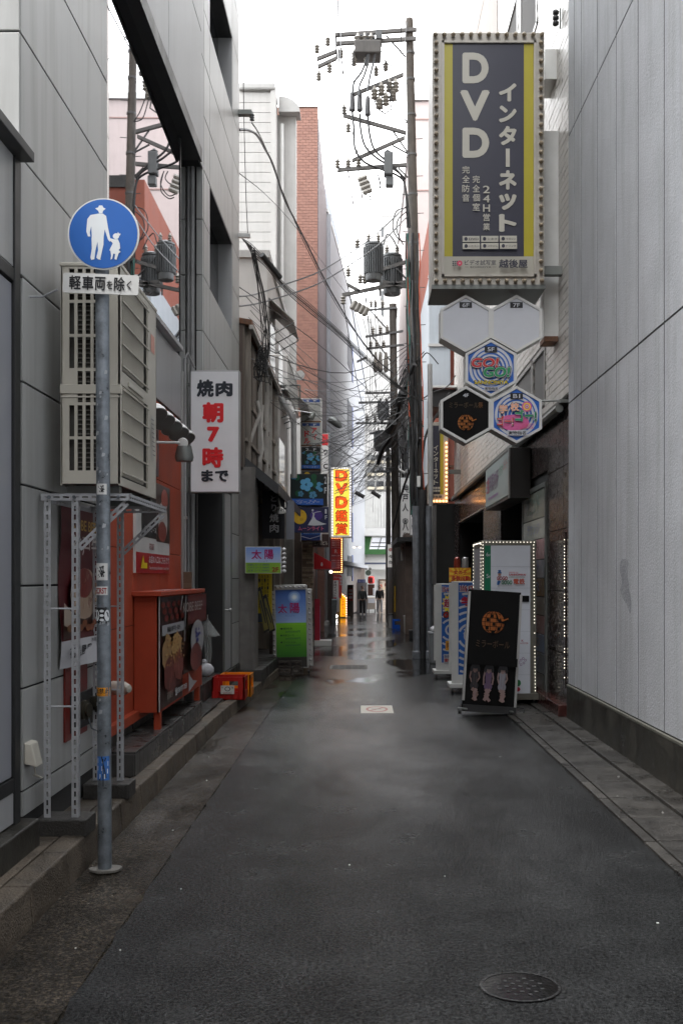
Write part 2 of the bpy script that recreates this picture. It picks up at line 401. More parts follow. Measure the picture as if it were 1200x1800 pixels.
# ------------------------------------------------------------------ ground
KX = -1.565; AX0 = -1.13; AX1 = 1.763; PX1 = 2.41
ys = [-3, 0, 3, 6, 9, 12, 15, 18, 21, 24, 27, 30, 36, 42, 48, 54, 60, 66, 72, 78, 90]
def strip(x0, x1, dz, y0=-3, y1=90, n=1):
    m = MB(); yy = [y for y in ys if y0 < y < y1]; yy = [y0] + yy + [y1]
    for a, b in zip(yy[:-1], yy[1:]):
        m.quad((x0(a) if callable(x0) else x0, a, g(a) + dz), (x1(a) if callable(x1) else x1, a, g(a) + dz), (x1(b) if callable(x1) else x1, b, g(b) + dz), (x0(b) if callable(x0) else x0, b, g(b) + dz))
    return m
gm = MB(); yy = [-300] + ys + [900]
for a, b in zip(yy[:-1], yy[1:]): gm.quad((-400, a, g(a) - .03), (400, a, g(a) - .03), (400, b, g(b) - .03), (-400, b, g(b) - .03))
struct(gm, 'ground', conc_dk)
struct(strip(-6, 6, -.012), 'road', gutter_m)
def edge(y): return KX + .02 if y < 11 else KX + .02 + min(.12, (y - 11) * .018)
struct(strip(KX, AX0 - .012, -.006), 'road_gutter', gutter_m)
def jag(m, x, y0, y1):  # slightly ragged asphalt edge
    y = y0
    while y < y1: m.append((x + rnd.uniform(-.012, .012), y)); y += .12
la = []; jag(la, AX0, -3, 30); ra = []; jag(ra, AX1, -3, 14)
am = MB(); 
def rowz(a, b, c, d):
    am.quad((a[0], a[1], g(a[1])), (b[0], b[1], g(b[1])), (c[0], c[1], g(c[1])), (d[0], d[1], g(d[1])))
y = -3.0; k = 0
def lx(y): return AX0 + (math.sin(y * 9.1) + math.sin(y * 23.7 + 1)) * .008 if y < 21 else AX0 - min(.6, (y - 21) * .05)
def rx(y): return AX1 + (math.sin(y * 7.3) + math.sin(y * 19.7 + 2)) * .006 if y < 21 else AX1 + min(1.2, (y - 21) * .1)
while y < 88:
    dy = .15 if y < 24 else 2.0
    rowz((lx(y), y), (rx(y), y), (rx(y + dy), y + dy), (lx(y + dy), y + dy)); y += dy
struct(am, 'road', asphalt)

# left kerb stones and pavement
kerb = bpy.data.objects.new('kerb', None); COL.objects.link(kerb); kerb['kind'] = 'structure'
def kx(y): return KX if y < 11 else KX + min(.12, (y - 11) * .018)
def kz(y): return .177 if y < 6 else .177 - min(.06, (y - 6) * .006) + g(y)
y = 1.2
while y < 26:
    L_ = .595
    a, b = y, y + L_ - .008
    m = MB(); x0a, x0b = kx(a) - .155, kx(b) - .155
    m.hexa([(x0a, a, -.05), (kx(a), a, -.05 + g(a)), (kx(b), b, -.05 + g(b)), (x0b, b, -.05), (x0a, a, kz(a)), (kx(a) - .02, a, kz(a)), (kx(b) - .02, b, kz(b)), (x0b, b, kz(b))])
    m.build('kerb_stone', kerb_m, kerb, bev=.012); y += L_
pave = bpy.data.objects.new('pavement', None); COL.objects.link(pave); pave['kind'] = 'structure'
pb = MB(); pb.box(-3.4, KX - .16, -1, 15, -.05, .155); pb.hexa([(-3.4, 15, -.3), (-1.7, 15, -.3), (-1.66, 26, -.3), (-3.4, 26, -.3), (-3.4, 15, .12), (-1.7, 15, .10), (-1.66, 26, -.05), (-3.4, 26, -.05)])
pb.build('pavement_bed', conc_dk, pave)
y = 2.0
while y < 25:
    m = MB(); a, b = y, y + .892; z0 = kz(a) - .004 + rnd.uniform(-.003, .003); z1 = kz(b) - .004
    x1 = kx(y) - .16
    m.hexa([(-2.3, a, .03), (x1 - .005, a, .03 + g(a)), (x1 - .005, b, .03 + g(b)), (-2.3, b, .03), (-2.3, a, z0), (x1 - .005, a, z0), (x1 - .005, b, z1), (-2.3, b, z1)])
    m.build('paving_slab', kerb_m, pave, bev=.006); y += .9
# right pavement: two rows of slabs beside a narrow channel
rp = bpy.data.objects.new('pavement', None); COL.objects.link(rp); rp['kind'] = 'structure'
rb = strip(AX1 - .002, 2.6, .004, -3, 26); rb.build('pavement_bed', conc_dk, rp)
y = -1.0
while y < 24:
    m = MB(); a, b = y, y + .585; t = .022 + rnd.uniform(-.004, .004) + g(y)
    m.box(AX1 + .075, 2.165, a, b, g(y) - .03, t); o = m.build('paving_slab', slab_m, rp, bev=.006)
    m = MB(); m.box(2.20, 2.42, a + .2, b + .2, g(y) - .03, t + .01); m.build('edge_slab', slab_m, rp, bev=.006)
    m = MB(); m.box(AX1 - .005, AX1 + .065, a, b, g(y) - .03, t - .004); m.build('edge_stone', slab_m, rp, bev=.006)
    y += .6
# reflective puddle, covers and markings on the road
def disc(cx, cy, rx_, ry_, z, n=40, wob=0, sd=1):
    r_ = random.Random(sd); ph = [r_.uniform(0, 6) for _ in range(4)]; m = MB(); p = []
    for i in range(n):
        t = 2 * math.pi * i / n; k_ = 1 + wob * (math.sin(2 * t + ph[0]) + .6 * math.sin(3 * t + ph[1]) + .4 * math.sin(5 * t + ph[2]))
        p.append((cx + rx_ * k_ * math.cos(t), cy + ry_ * k_ * math.sin(t), z))
    m.quad(*p); return m
puddle_m = M('puddle_water', (.008, .008, .008), .03, 0, .05, 3, spec=.5)
MH = thing('manhole_cover', 'small round wet cast iron manhole cover sunk in the dark asphalt, foreground right', 'manhole cover', (.64, 4.02, 0))
iron_w = M('wet_cast_iron', (.006, .006, .006), .06, 0, .2, 9, .06, 60); iron_d = M('cast_iron_rim', (.008, .008, .008), .3, .1, .4, 20, .6, 80)
disc(.64, 4.02, .165, .150, .0035, n=48).build('cover', iron_w, MH)
m = MB(); n = 48
for i in range(n):
    t0, t1 = 2 * math.pi * i / n, 2 * math.pi * (i + 1) / n
    m.quad(*[(.64 + r_ * math.cos(t), 4.02 + r_ * .91 * math.sin(t), z_) for r_, t, z_ in ((.150, t0, .0052), (.150, t1, .0052), (.161, t1, .0048), (.161, t0, .0048))])
m.build('rim', iron_d, MH)
m = MB()
for i in range(-4, 5):
    for j in range(-4, 5):
        if (i * i + j * j) < 15 and (i + j) % 2 == 0: m.box(.64 + i * .028 - .008, .64 + i * .028 + .008, 4.02 + j * .026 - .007, 4.02 + j * .026 + .007, .003, .0048)
m.build('cast_studs', iron_d, MH, kind='stuff')
# no-smoking plate painted on the road
mt = thing('road_marking', 'white rectangular no smoking plate with red ring stuck flat on the wet asphalt', 'road marking', (X(662, 12.6), 12.6, g(12.6)))
wp = ink(196, 190, 178, rough=.6); rd = ink(176, 122, 114, rough=.6)
m = MB(); m.box(X(634, 12.6), X(690, 12.6), 12.22, 12.95, g(12.6) + .002, g(12.6) + .006); m.build('plate', wp, mt)
fc = Face(lambda u, v: (u, v, g(12.6) + .006), (0, 0, 1), mt); cxm = X(662, 12.6)
fc.ring(cxm, 12.58, .14, .26, .22, rd); fc.line([(cxm - .09, 12.42), (cxm + .09, 12.74)], .03, rd); fc.rect(cxm - .07, 12.56, cxm + .05, 12.6, ink(70, 70, 70)); fc.build()
# small square iron covers
for px, py, lab in ((600, 1171, 'rectangular iron drain cover with worn frame in the middle of the lane'),):
    yy_ = 19.4; m = MB(); x0 = X(580, yy_); x1 = X(645, yy_)
    m.box(x0, x1, yy_ - .45, yy_ + .45, g(yy_) - .02, g(yy_) + .006); m.mi = 1
    for i in range(5):
        for j in range(2): m.box(x0 + .04 + i * (x1 - x0 - .08) / 5 + .01, x0 + .04 + (i + 1) * (x1 - x0 - .08) / 5 - .01, yy_ - .36 + j * .38, yy_ - .04 + j * .38, g(yy_), g(yy_) + .012)
    single(m, 'drain_cover', [conc, conc_dk], lab, 'drain cover')
# scraps of litter
lm = MB()
for i in range(26):
    y_ = 3.2 + rnd.random() ** 1.5 * 14; x_ = rnd.choice([rnd.uniform(-1.1, 1.7), rnd.uniform(1.8, 2.35), rnd.uniform(-1.5, -1.15)]); s_ = rnd.uniform(.002, .006)
    lm.box(x_ - s_, x_ + s_, y_ - s_ * .8, y_ + s_ * .8, g(y_) + (.022 if x_ > 1.77 else .001), g(y_) + (.030 if x_ > 1.77 else .006))
o = lm.build('litter', M('paper_scraps', (.45, .45, .42), .8)); o['kind'] = 'stuff'; o['label'] = 'tiny pale scraps scattered on the wet ground'; o['category'] = 'litter'
# ------------------------------------------------------------------ left: metal panel building
B1 = thing('metal_clad_building', 'grey metal panel building with long mirror window, nearest on the left side', 'building', (-3.5, 8, .17))
def pane_x(x, y0, y1, z0, z1, mat=panel_m, t=.018, gap=.006, name='panel', par=None, bev=.004):
    m = MB(); m.box(x - t, x, y0 + gap, y1 - gap, z0 + gap, z1 - gap); return m.build(name, mat, par or B1, bev=bev)
m = MB()
m.box(-8, -1.892, 5.48, 7.33, .1, 14)
m.box(-8, -1.972, 7.33, 10.8, .1, 4.05); m.box(-8, -2.13, 10.8, 11.9, .1, 4.15)
m.box(-8, -2.13, 7.33, 11.9, 4.15, 6.42)
m.box(-8, -1.80, 7.42, 11.08, 6.42, 24); m.box(-8, -1.872, 11.08, 11.75, 6.46, 24)
m.box(-8, -1.872, 11.75, 12.15, 3.0, 24); m.box(-8, -1.872, 14.32, 15.1, 3.0, 24)
m.box(-8, -2.3, 12.15, 14.32, 3.0, 24)
m.box(-8, -2.6, 11.9, 15.1, .1, 3.0); m.box(-2.6, -1.872, 13.45, 15.1, .1, 3.0)
for z0, z1 in ((3.0, 5.2), (6.46, 8.35), (9.42, 24)): m.box(-2.3, -1.872, 12.15, 14.32, z0, z1)
m.build('core_wall', panel_dk, B1)
zl = [.325, .47, 1.04, 1.61, 2.17, 2.74, 3.32, 3.97, 4.65, 5.3, 5.95, 6.6, 7.3, 8, 9, 10, 11, 12, 13]
for a, b in zip(zl[:-1], zl[1:]):
    if b < 3.4:
        pane_x(-1.87, 5.5, 7.0, a, b); pane_x(-1.87, 7.0, 7.34, a, b)
    else: pane_x(-1.87, 5.47, 7.34, a, b)
m = MB(); m.box(-1.9, -1.872, 7.332, 7.342, .2, 14); m.build('corner_strip', fascia_m, B1)
for z0, z1 in ((3.97, 4.65), (4.65, 5.95), (5.95, 7.3), (7.3, 9)):   # return face turned to the camera
    for x0, x1 in ((-2.95, -1.872), (-4.05, -2.955)):
        m = MB(); m.box(x0, x1, 5.455, 5.475, z0 + .006, z1 - .006); m.build('panel', panel_m, B1, bev=.004)
# podium in front
m = MB(); m.box(-8, -1.90, 2.5, 5.44, .1, 3.93); m.build('podium_core', panel_dk, B1)
m = MB(); m.box(-1.90, -1.88, 3.1, 5.36, .58, 3.24); m.build('display_panel', podium_m, B1, bev=.006)
m = MB(); m.box(-1.90, -1.862, 5.36, 5.45, .30, 3.93); m.box(-1.90, -1.866, 3.0, 5.36, 3.25, 3.32); m.box(-1.90, -1.866, 3.0, 5.36, .50, .575); m.build('frame', dark_metal, B1, bev=.004)
m = MB(); m.box(-1.90, -1.872, 3.0, 5.36, 3.33, 3.93); m.build('panel', panel_m, B1, bev=.004)
m = MB(); m.box(-1.90, -1.872, 3.0, 5.42, .33, .495); m.build('panel', fascia_m, B1, bev=.004)
m = MB(); m.box(-2.0, -1.79, 2.5, 5.46, 3.93, 3.985); m.build('ledge', dark_metal, B1, bev=.004)
m = MB(); m.box(-2.0, -1.782, 2.5, 5.53, .1, .322); m.build('plinth', base_m, B1, bev=.01)
# upper glazing, hood
m = MB(); m.hexa([(-1.905, 7.36, 4.10), (-1.885, 7.36, 4.10), (-1.914, 10.5, 4.10), (-1.934, 10.5, 4.10), (-1.905, 7.36, 6.30), (-1.885, 7.36, 6.30), (-1.914, 10.5, 6.30), (-1.934, 10.5, 6.30)]); m.build('window', glass_mirror, B1)
m = MB(); m.box(-2.12, -1.905, 10.502, 10.54, 4.06, 6.30); m.build('window_frame', dark_metal, B1)
m = MB(); m.box(-1.97, -1.88, 7.36, 10.54, 4.052, 4.098); m.build('window_sill', fascia_m, B1, bev=.003)
m = MB(); m.box(-2.13, -1.785, 7.3, 11.08, 6.305, 6.36); m.build('hood', dark_metal, B1)
m = MB(); m.box(-1.80, -1.775, 7.3, 11.10, 6.295, 6.44); m.build('hood_fascia', dark_metal, B1)

for a, b in zip([6.44, 7.74, 9, 10.2, 11.4, 12.6, 14, 16], [7.74, 9, 10.2, 11.4, 12.6, 14, 16, 20]):
    pane_x(-1.778, 7.42, 9.2, a, b, fascia_m); pane_x(-1.778, 9.2, 11.1, a, b, fascia_m); pane_x(-1.85, 11.12, 11.72, a, b, fascia_m)
# return wall facing camera at the end of the glazing
for z0, z1 in zip([3.0, 3.9, 4.55, 5.2, 5.85], [3.9, 4.55, 5.2, 5.85, 6.48]):
    m = MB(); m.box(-2.12, -2.055, 11.63, 11.7, z0 + .005, z1 - .005); m.build('panel', panel_m, B1, bev=.003)
    m = MB(); m.box(-1.925, -1.852, 11.63, 11.7, z0 + .005, z1 - .005); m.build('panel', panel_m, B1, bev=.003)
m = MB(); m.box(-2.052, -1.928, 11.68, 11.75, .3, 6.48); m.build('pipe_recess', dark_metal, B1)
m = MB()
for x_, r_ in ((-2.02, .022), (-1.975, .03)): m.cyl((x_, 11.64, 1.5), (x_, 11.64, 6.48), r_)
m.build('downpipe', pvc, B1, smooth=True)
# facade of the far half: panels around two square openings
zz = [3.0, 3.9, 4.55, 5.2, 5.85, 6.46, 7.1, 7.74, 8.35, 9.42, 10.1, 10.8, 11.5, 12.2, 13, 14, 15, 17, 20]
for a, b in zip(zz[:-1], zz[1:]):
    op = (5.2 <= a < 6.4) or (8.3 < a < 9.4) or (11.4 < a < 12.1)
    pane_x(-1.85, 11.72, 12.17, a, b)
    if not op: pane_x(-1.85, 12.17, 14.3, a, b)
    pane_x(-1.85, 14.3, 15.1, a, b)
for z0, z1 in ((5.2, 6.46), (8.35, 9.42)):
    m = MB(); m.box(-2.06, -2.05, 12.19, 14.28, z0 + .01, z1 - .01); wf = m.build('window', glass_dark, B1)
    m = MB(); m.box(-2.05, -2.02, 13.2, 13.25, z0 + .01, z1 - .01); m.build('mullion', alu_dk, wf)
    for ya_ in (14.27, 12.17): m = MB(); m.box(-2.05, -1.855, ya_, ya_ + .03, z0 + .01, z1 - .01); m.build('reveal', fascia_m, B1)
    m = MB(); m.box(-2.05, -1.853, 12.2, 14.27, z1 - .02, z1 - .002); m.build('soffit', dark_metal, B1)
# orange shopfront bay
for z0, z1 in ((3.37, 4.05),):
    pane_x(-1.95, 7.35, 9.2, z0, z1, fascia_m); pane_x(-1.95, 9.2, 10.8, z0, z1, fascia_m)
for y0, y1 in ((7.36, 8.5), (8.5, 9.65), (9.65, 10.78)):
    for z0, z1 in ((.50, 1.25), (1.25, 1.9), (1.9, 2.6), (2.6, 3.35)): pane_x(-1.95, y0, y1, z0, z1, orange_m, gap=.003, name='orange_panel', bev=.002)
m = MB(); m.box(-1.97, -1.90, 7.36, 9.1, .44, .52); m.build('skirting', orange_m, B1, bev=.004)
m = MB(); m.box(-1.99, -1.945, 7.36, 10.78, .1, .44); m.build('plinth', base_m, B1)
m = MB(); m.box(-2.0, -1.93, 10.79, 10.83, .2, 3.9); m.build('edge_trim', alu, B1, bev=.003)
# door bay
m = MB(); m.box(-2.6, -1.94, 11.75, 13.45, 2.96, 3.0); m.build('door_soffit', dark_metal, B1)
m = MB(); m.box(-2.55, -1.9, 11.2, 13.45, .15, .38); m.build('doorstep', conc_dk, B1, bev=.01)
m = MB(); m.box(-1.90, -1.85, 13.47, 13.52, .37, 2.9); m.box(-1.90, -1.85, 14.22, 14.27, .37, 2.9); m.box(-1.90, -1.85, 13.52, 14.22, 2.85, 2.9)
dr = m.build('door_frame', alu_dk, B1)
m = MB(); m.box(-1.89, -1.862, 13.53, 14.21, .38, 2.84); dd = m.build('door', fascia_m, B1, bev=.003)
m = MB(); m.cyl((-1.862, 13.60, 1.22), (-1.80, 13.60, 1.22), .012); m.ball((-1.79, 13.60, 1.22), .028); m.build('door_knob', alu, dd, smooth=True)
m = MB(); m.box(-1.861, -1.859, 13.66, 13.8, 1.35, 1.5); m.build('notice', ink(170, 175, 180), dd)
for z0, z1 in zip([.37, 1.0, 1.65, 2.3], [1.0, 1.65, 2.3, 3.0]): pane_x(-1.855, 14.3, 15.1, z0, z1)
m = MB(); m.box(-2.2, -1.84, 13.45, 15.12, .0, .365); m.build('plinth', conc_dk, B1, bev=.01)
# tiled ledge below the orange bay
ST = thing('tiled_step', 'low dark tiled step along the foot of the orange shopfront', 'step', (-1.8, 9, .17))
m = MB(); m.box(-1.97, -1.70, 7.46, 10.58, .12, .335); m.build('core', grout, ST)
y = 7.45
while y < 10.5:
    m = MB(); m.box(-1.708, -1.69, y + .004, y + .146, .17, .328); m.build('riser_tile', tile_step, ST, bev=.003)
    m = MB(); m.box(-1.945, -1.69, y + .004, y + .146, .336, .352); m.build('tread_tile', tile_step, ST, bev=.003); y += .15
for x0, x1 in ((-1.94, -1.82), (-1.815, -1.70)):
    m = MB(); m.box(x0, x1, 7.435, 7.455, .17, .333); m.build('riser_tile', tile_step, ST, bev=.003)
# outlet box on the panels
o = thing('outlet_box', 'small white plastic outlet cover with curled cord low on grey panel wall', 'outlet cover', (-1.86, 5.55, .6))
m = MB(); m.hexa([(-1.868, 5.52, .62), (-1.80, 5.53, .60), (-1.80, 5.64, .60), (-1.868, 5.64, .62), (-1.868, 5.52, .74), (-1.83, 5.53, .73), (-1.83, 5.64, .73), (-1.868, 5.64, .74)]); m.build('cover', white_pl, o, bev=.006)
m = MB(); m.tube([(-1.84, 5.6, .61), (-1.83, 5.6, .55), (-1.80, 5.62, .525), (-1.83, 5.66, .52), (-1.868, 5.68, .53)], .004); m.build('cord', white_pl, o)
# ------------------------------------------------------------------ sign pole in front
POLE = thing('road_sign_pole', 'galvanised steel sign post covered in stickers at the left kerb', 'sign post', (-1.455, 5.62, 0))
m = MB(); m.cyl((-1.446, 5.62, 0), (-1.462, 5.62, 3.68), .0385, k=24); m.build('post', galv, POLE, smooth=True)
m = disc(-1.44, 5.62, .085, .07, .004, n=16, wob=.08); m.mb = None; m.prism(m.v[:16], (0, 0, .012)); m.build('concrete_collar', conc, POLE)
for k in range(2):
    z_ = 3.45 + k * .2; m = MB(); m.box(-1.51, -1.41, 5.575, 5.60, z_ - .012, z_ + .012); m.build('clamp', galv, POLE)
RS = thing('round_road_sign', 'round blue pedestrian sign with white adult and child figures on the post', 'road sign', (X(182, 5.56), 5.56, Z(411, 5.56)))
yS = 5.56; cxs, czs, rs = X(182, yS), Z(411, yS), .2
white_s = ink(214, 218, 220); blue_s = ink(34, 92, 168); black_i = ink(28, 30, 34)
m = MB(); m.lathe((cxs, yS + .012, czs), [(.2, 0), (.2, -.010)], (0, 1, 0), 48)
m.build('disc', white_mt, RS)
fc = front(yS, RS, .0006)
fc.ell(182, 411, 60, 60.5, blue_s, 56)
z1 = (430, 450, 1.0) # zoom helper: figures drawn in photo pixels
def zz1(pts): return [(x / 2.79, y / 2.79) for x, y in pts]
fc.poly(zz1([(468, 1022), (483, 1018), (487, 1008), (503, 1008), (509, 1019), (520, 1024), (507, 1034), (504, 1046), (488, 1047), (483, 1034)]), white_s)
fc.poly(zz1([(483, 1048), (506, 1048), (522, 1060), (530, 1110), (541, 1165), (547, 1178), (540, 1186), (531, 1176), (515, 1125), (510, 1160), (452, 1160), (449, 1110), (442, 1140), (445, 1160), (433, 1160), (425, 1135), (430, 1075), (445, 1055)]), white_s)
fc.poly([(452 / 2.79, 1158 / 2.79), (510 / 2.79, 1158 / 2.79), (182.5, 430), (177, 455), (178, 457), (173, 456), (170, 453), (173, 440), (172, 425), (168.5, 440), (166.5, 456), (161, 457), (159.5, 453), (162, 437), (161.5, 420)], white_s)
fc.ell(204.5, 415.5, 5.6, 5.2, white_s, 14)
fc.poly([(207, 411), (208, 408), (210, 411), (213, 411), (211, 415)], white_s)
fc.poly([(201, 421), (208, 421), (211, 428), (212, 437), (209, 440), (213, 443), (209, 446), (206, 455), (206, 457), (202, 456), (203, 447), (200, 446), (198, 455), (195, 457), (196, 450), (195, 442), (193, 440), (199, 428), (194, 423), (193.5, 419)], white_s)
fc.build('pictogram')
# supplementary plate, a little tilted
PL = thing('supplementary_plate', 'small white rectangular plate with black Japanese lettering below the blue round sign', 'sign plate', (X(177.5, yS), yS, Z(499, yS)), (0, R(2.3), 0))
wq, hq = 133 * yS / F / 2, 35 * yS / F / 2
def rr(w_, h_, r_, n=5):
    p = []
    for cx_, cz_, a in ((w_ - r_, h_ - r_, 0), (-w_ + r_, h_ - r_, 90), (-w_ + r_, -h_ + r_, 180), (w_ - r_, -h_ + r_, 270)):
        for i in range(n + 1): t = R(a + 90 * i / n); p.append((cx_ + r_ * math.cos(t), cz_ + r_ * math.sin(t)))
    return p
m = MB(); m.prism([(x, 0, z) for x, z in rr(wq, hq, .012)], (0, .006, 0)); m.build('plate', white_mt, PL, local=True, fix=True)
fc = Face(lambda u, v: (u, 0, v), (0, -1, 0), PL, local=True); fc.sep = .01
sc_ = yS / F
def pl(px): return (px - 177.5) * sc_
for ch, a, b, h0, h1 in (('軽', 122, 143, 13, -12), ('車', 145, 165, 13, -12), ('両', 167, 186, 12, -12), ('を', 188, 199, 6, -9), ('除', 201, 220, 13, -12), ('く', 223, 232, 7, -9)):
    fc.text(ch, pl(a), h0 * sc_, pl(b), h1 * sc_, black_i, .022)
fc.build()
# stickers on the post (parts of the post)
def wrap_sticker(name, za, zb, wang, mat, marks, lab, a0=0):
    m = MB(); n = 8; r_ = .0395
    def pt(u, z, rr_=r_): t = R(-90 + a0 + (u - .5) * wang); return (-1.455 + .0 + (1.84 - z) * .004 * .0 + rr_ * math.cos(t) + (-(z - 1.84) * .0043), 5.62 + rr_ * math.sin(t), z)
    for i in range(n): m.quad(pt(i / n, za), pt((i + 1) / n, za), pt((i + 1) / n, zb), pt(i / n, zb))
    o = m.build('sticker', mat, POLE, label=lab)
    f_ = Face(lambda u, v: pt(u, za + (zb - za) * v, r_ + .0006), (0, -.2, 0), o); marks(f_); f_.build('sticker_print')
zp = lambda py: Z(py, 5.58)
def mk1(f):
    r_ = random.Random(3)
    for i in range(7): f.line([(r_.uniform(.2, .8), r_.uniform(.15, .85)) for _ in range(4)], .05, black_i)
wrap_sticker('s', zp(1020), zp(990), 118, white_mt, mk1, 'white paper sticker with black scribble', -8)
wrap_sticker('s', zp(1046), zp(1031), 125, white_mt, lambda f: f.text('ECRST', .08, .85, .92, .15, ink(150, 30, 34), .03), 'white sticker with red block letters', -12)
def mk3(f):
    f.ell(.5, .5, .5, .5, black_i, 24); f.ell(.2, .5, .16, .36, white_s); f.ell(.8, .5, .16, .36, white_s)
    for v in (.22, .5, .78): f.ell(.5, v, .12, .085, white_s)
wrap_sticker('s', zp(1096), zp(1068), 150, black_i, mk3, 'round black and white sticker with three dots')
wrap_sticker('s', zp(1224), zp(1209), 175, ink(226, 150, 30), lambda f: (f.text('紙禁止', .12, .92, .82, .28, black_i, .02), f.text('MILESTONE', .2, .2, .8, .06, black_i, 0)), 'orange warning sticker band')
def mk5(f):
    for a, b in ((.12, .72), (.52, .6), (.1, .4), (.5, .28), (.3, .06)): f.rect(a, b + .2, a + .38, b, white_s)
    f.line([(.45, 1.0), (.75, .1)], .07, black_i); f.line([(.72, .95), (.3, .0)], .07, black_i); f.line([(.55, .9), (.55, -.25)], .06, black_i)
wrap_sticker('s', zp(1372), zp(1330), 120, ink(60, 110, 180), mk5, 'torn blue and white sticker cluster')
wrap_sticker('s', zp(869), zp(850), 90, white_mt, mk1, 'half peeled white sticker near the top')
# peeled paint marks
pm = MB(); 
for i in range(26):
    z_ = rnd.uniform(.9, 2.9); a = R(-90 + rnd.uniform(-60, 60)); s_ = rnd.uniform(.004, .012)
    c = (-1.455 + .0392 * math.cos(a) - (z_ - 1.84) * .0043, 5.62 + .0392 * math.sin(a)); d = (-math.sin(a) * s_, math.cos(a) * s_)
    pm.quad((c[0] - d[0], c[1] - d[1], z_ - s_), (c[0] + d[0] * .7, c[1] + d[1] * .7, z_ - s_ * .6), (c[0] + d[0], c[1] + d[1], z_ + s_), (c[0] - d[0] * .5, c[1] - d[1] * .5, z_ + s_ * 1.3))
pm.build('glue_residue', M('glue_residue', (.36, .38, .40), .6), POLE, kind='stuff')
# bent strap
o = MB(); o.tube([(-1.87, 5.62, 3.24), (-1.79, 5.6, 3.235), (-1.70, 5.58, 3.27)], .006, 4); single(o, 'perforated_strap', galv_lt, 'thin perforated metal strap sticking out of the panel joint behind the plate', 'strap')
# ------------------------------------------------------------------ steel angle frame
FR = thing('angle_iron_stand', 'slotted angle iron stand carrying the air conditioner above the pavement', 'metal stand', (-1.6, 6.3, .17))
def slotted(m, a, b, wv, nv, wd=.035, th=.0025, pitch=.05, slot=.030, sw=.011):
    """flange from a to b, width direction wv, thickness direction nv, with real slots"""
    a, b, wv, nv = Vector(a), Vector(b), Vector(wv).normalized(), Vector(nv).normalized(); d = (b - a); L_ = d.length; d.normalize()
    def blk(s0, s1, w0, w1):
        p = [a + d * s + wv * w_ + nv * t for t in (0, th) for s, w_ in ((s0, w0), (s1, w0), (s1, w1), (s0, w1))]
        m.hexa(p)
    e = (wd - sw) / 2
    blk(0, L_, 0, e); blk(0, L_, wd - e, wd)
    s = 0; gap_ = pitch - slot
    while s < L_: blk(s, min(L_, s + gap_), e, wd - e); s += pitch
def lpost(x, y, z0, z1, sx, back=1):
    m = MB(); slotted(m, (x, y, z0), (x, y, z1), (sx, 0, 0), (0, 1, 0), .040); slotted(m, (x + (.0375 if sx > 0 and False else 0), y + .003, z0), (x, y + .003, z1), (0, 1, 0), (sx, 0, 0), .036)
    return m.build('upright', galv_lt, FR)
lpost(-1.832, 5.75, .27, 2.13, 1); lpost(-1.632, 5.75, .27, 2.13, -1)
lpost(-1.832, 6.80, .27, 2.13, 1); lpost(-1.628, 6.80, .27, 2.13, -1)
def rail(a, b, wv, nv): m = MB(); slotted(m, a, b, wv, nv, .040, pitch=.055, slot=.036); return m.build('rail', galv_lt, FR)
rail((-1.85, 5.746, 2.10), (-1.337, 5.746, 2.10), (0, 0, 1), (0, 1, 0)); rail((-1.85, 6.83, 2.10), (-1.337, 6.83, 2.10), (0, 0, 1), (0, 1, 0))
rail((-1.337, 5.746, 2.10), (-1.337, 6.83, 2.10), (0, 0, 1), (-1, 0, 0)); rail((-1.85, 5.746, 2.10), (-1.85, 6.83, 2.10), (0, 0, 1), (1, 0, 0))
m = MB(); m.box(-1.85, -1.33, 5.746, 5.786, 2.138, 2.142); m.box(-1.85, -1.33, 6.79, 6.83, 2.138, 2.142); m.build('top_flange', galv_lt, FR, kind='stuff')
for y_ in (5.76, 6.81):
    m = MB(); slotted(m, (-1.645, y_, 1.84), (-1.37, y_, 2.105), (.7, 0, -.72), (0, 1, 0), .040); m.build('brace', galv_lt, FR)
for y_, zs in ((5.76, (1.476, .91)), (6.81, (1.46, .89))):
    for z_ in zs: m = MB(); m.cyl((-1.83, y_, z_), (-1.64, y_, z_), .006, k=6); m.build('tie_rod', galv_lt, FR)
for x_ in (-1.80, -1.655, -1.40):
    m = MB(); m.cyl((x_, 5.744, 2.12), (x_, 5.735, 2.12), .011, k=6); m.build('bolt', galv, FR)
for x0, x1, y0, y1 in ((-1.87, -1.575, 5.70, 5.92), (-1.87, -1.56, 6.68, 6.90)):
    m = MB(); m.box(x0, x1, y0, y1, .165, .268)
    single(m, 'concrete_block', conc_dk, 'dark concrete foot block under the %s legs of the angle iron stand' % ('near' if y0 < 6 else 'far'), 'concrete block', 'blocks under the metal stand', bev=.008)
# ------------------------------------------------------------------ air conditioner
AC = thing('air_conditioner', 'large ivory outdoor air conditioner unit standing on the slotted metal stand', 'air conditioner', (-1.59, 6.36, 2.16))
ax0, ax1, ay0, ay1, az0, az1 = -1.768, -1.418, 5.86, 6.89, 2.20, 3.50
m = MB(); m.box(ax0 + .02, ax1 - .02, ay0 + .03, ay1 - .01, az0 + .02, az1 - .01); m.build('coil_block', M('dark_fins', (.05, .05, .045), .6, .3, .3, 30), AC)
ysc = ay0 / F
cols = [(122, 131), (136.5, 145.5), (150.5, 159.5), (164.5, 173.5), (178.5, 187.5)]; rows = [(472, 480), (516, 527), (532, 587), (592, 647), (652, 707), (712, 767), (772, 827)]
m = MB(); fx0, fx1 = 108, 212
def fb(a, b, c, d, y0=ay0, y1=ay0 + .012): m.box(X(a, ay0), X(b, ay0), y0, y1, Z(d, ay0), Z(c, ay0))
allr = rows
xs = [fx0] + [q for c in cols for q in c] + [fx1]
for i in range(0, len(xs), 2): fb(xs[i], xs[i + 1], 466, 850)
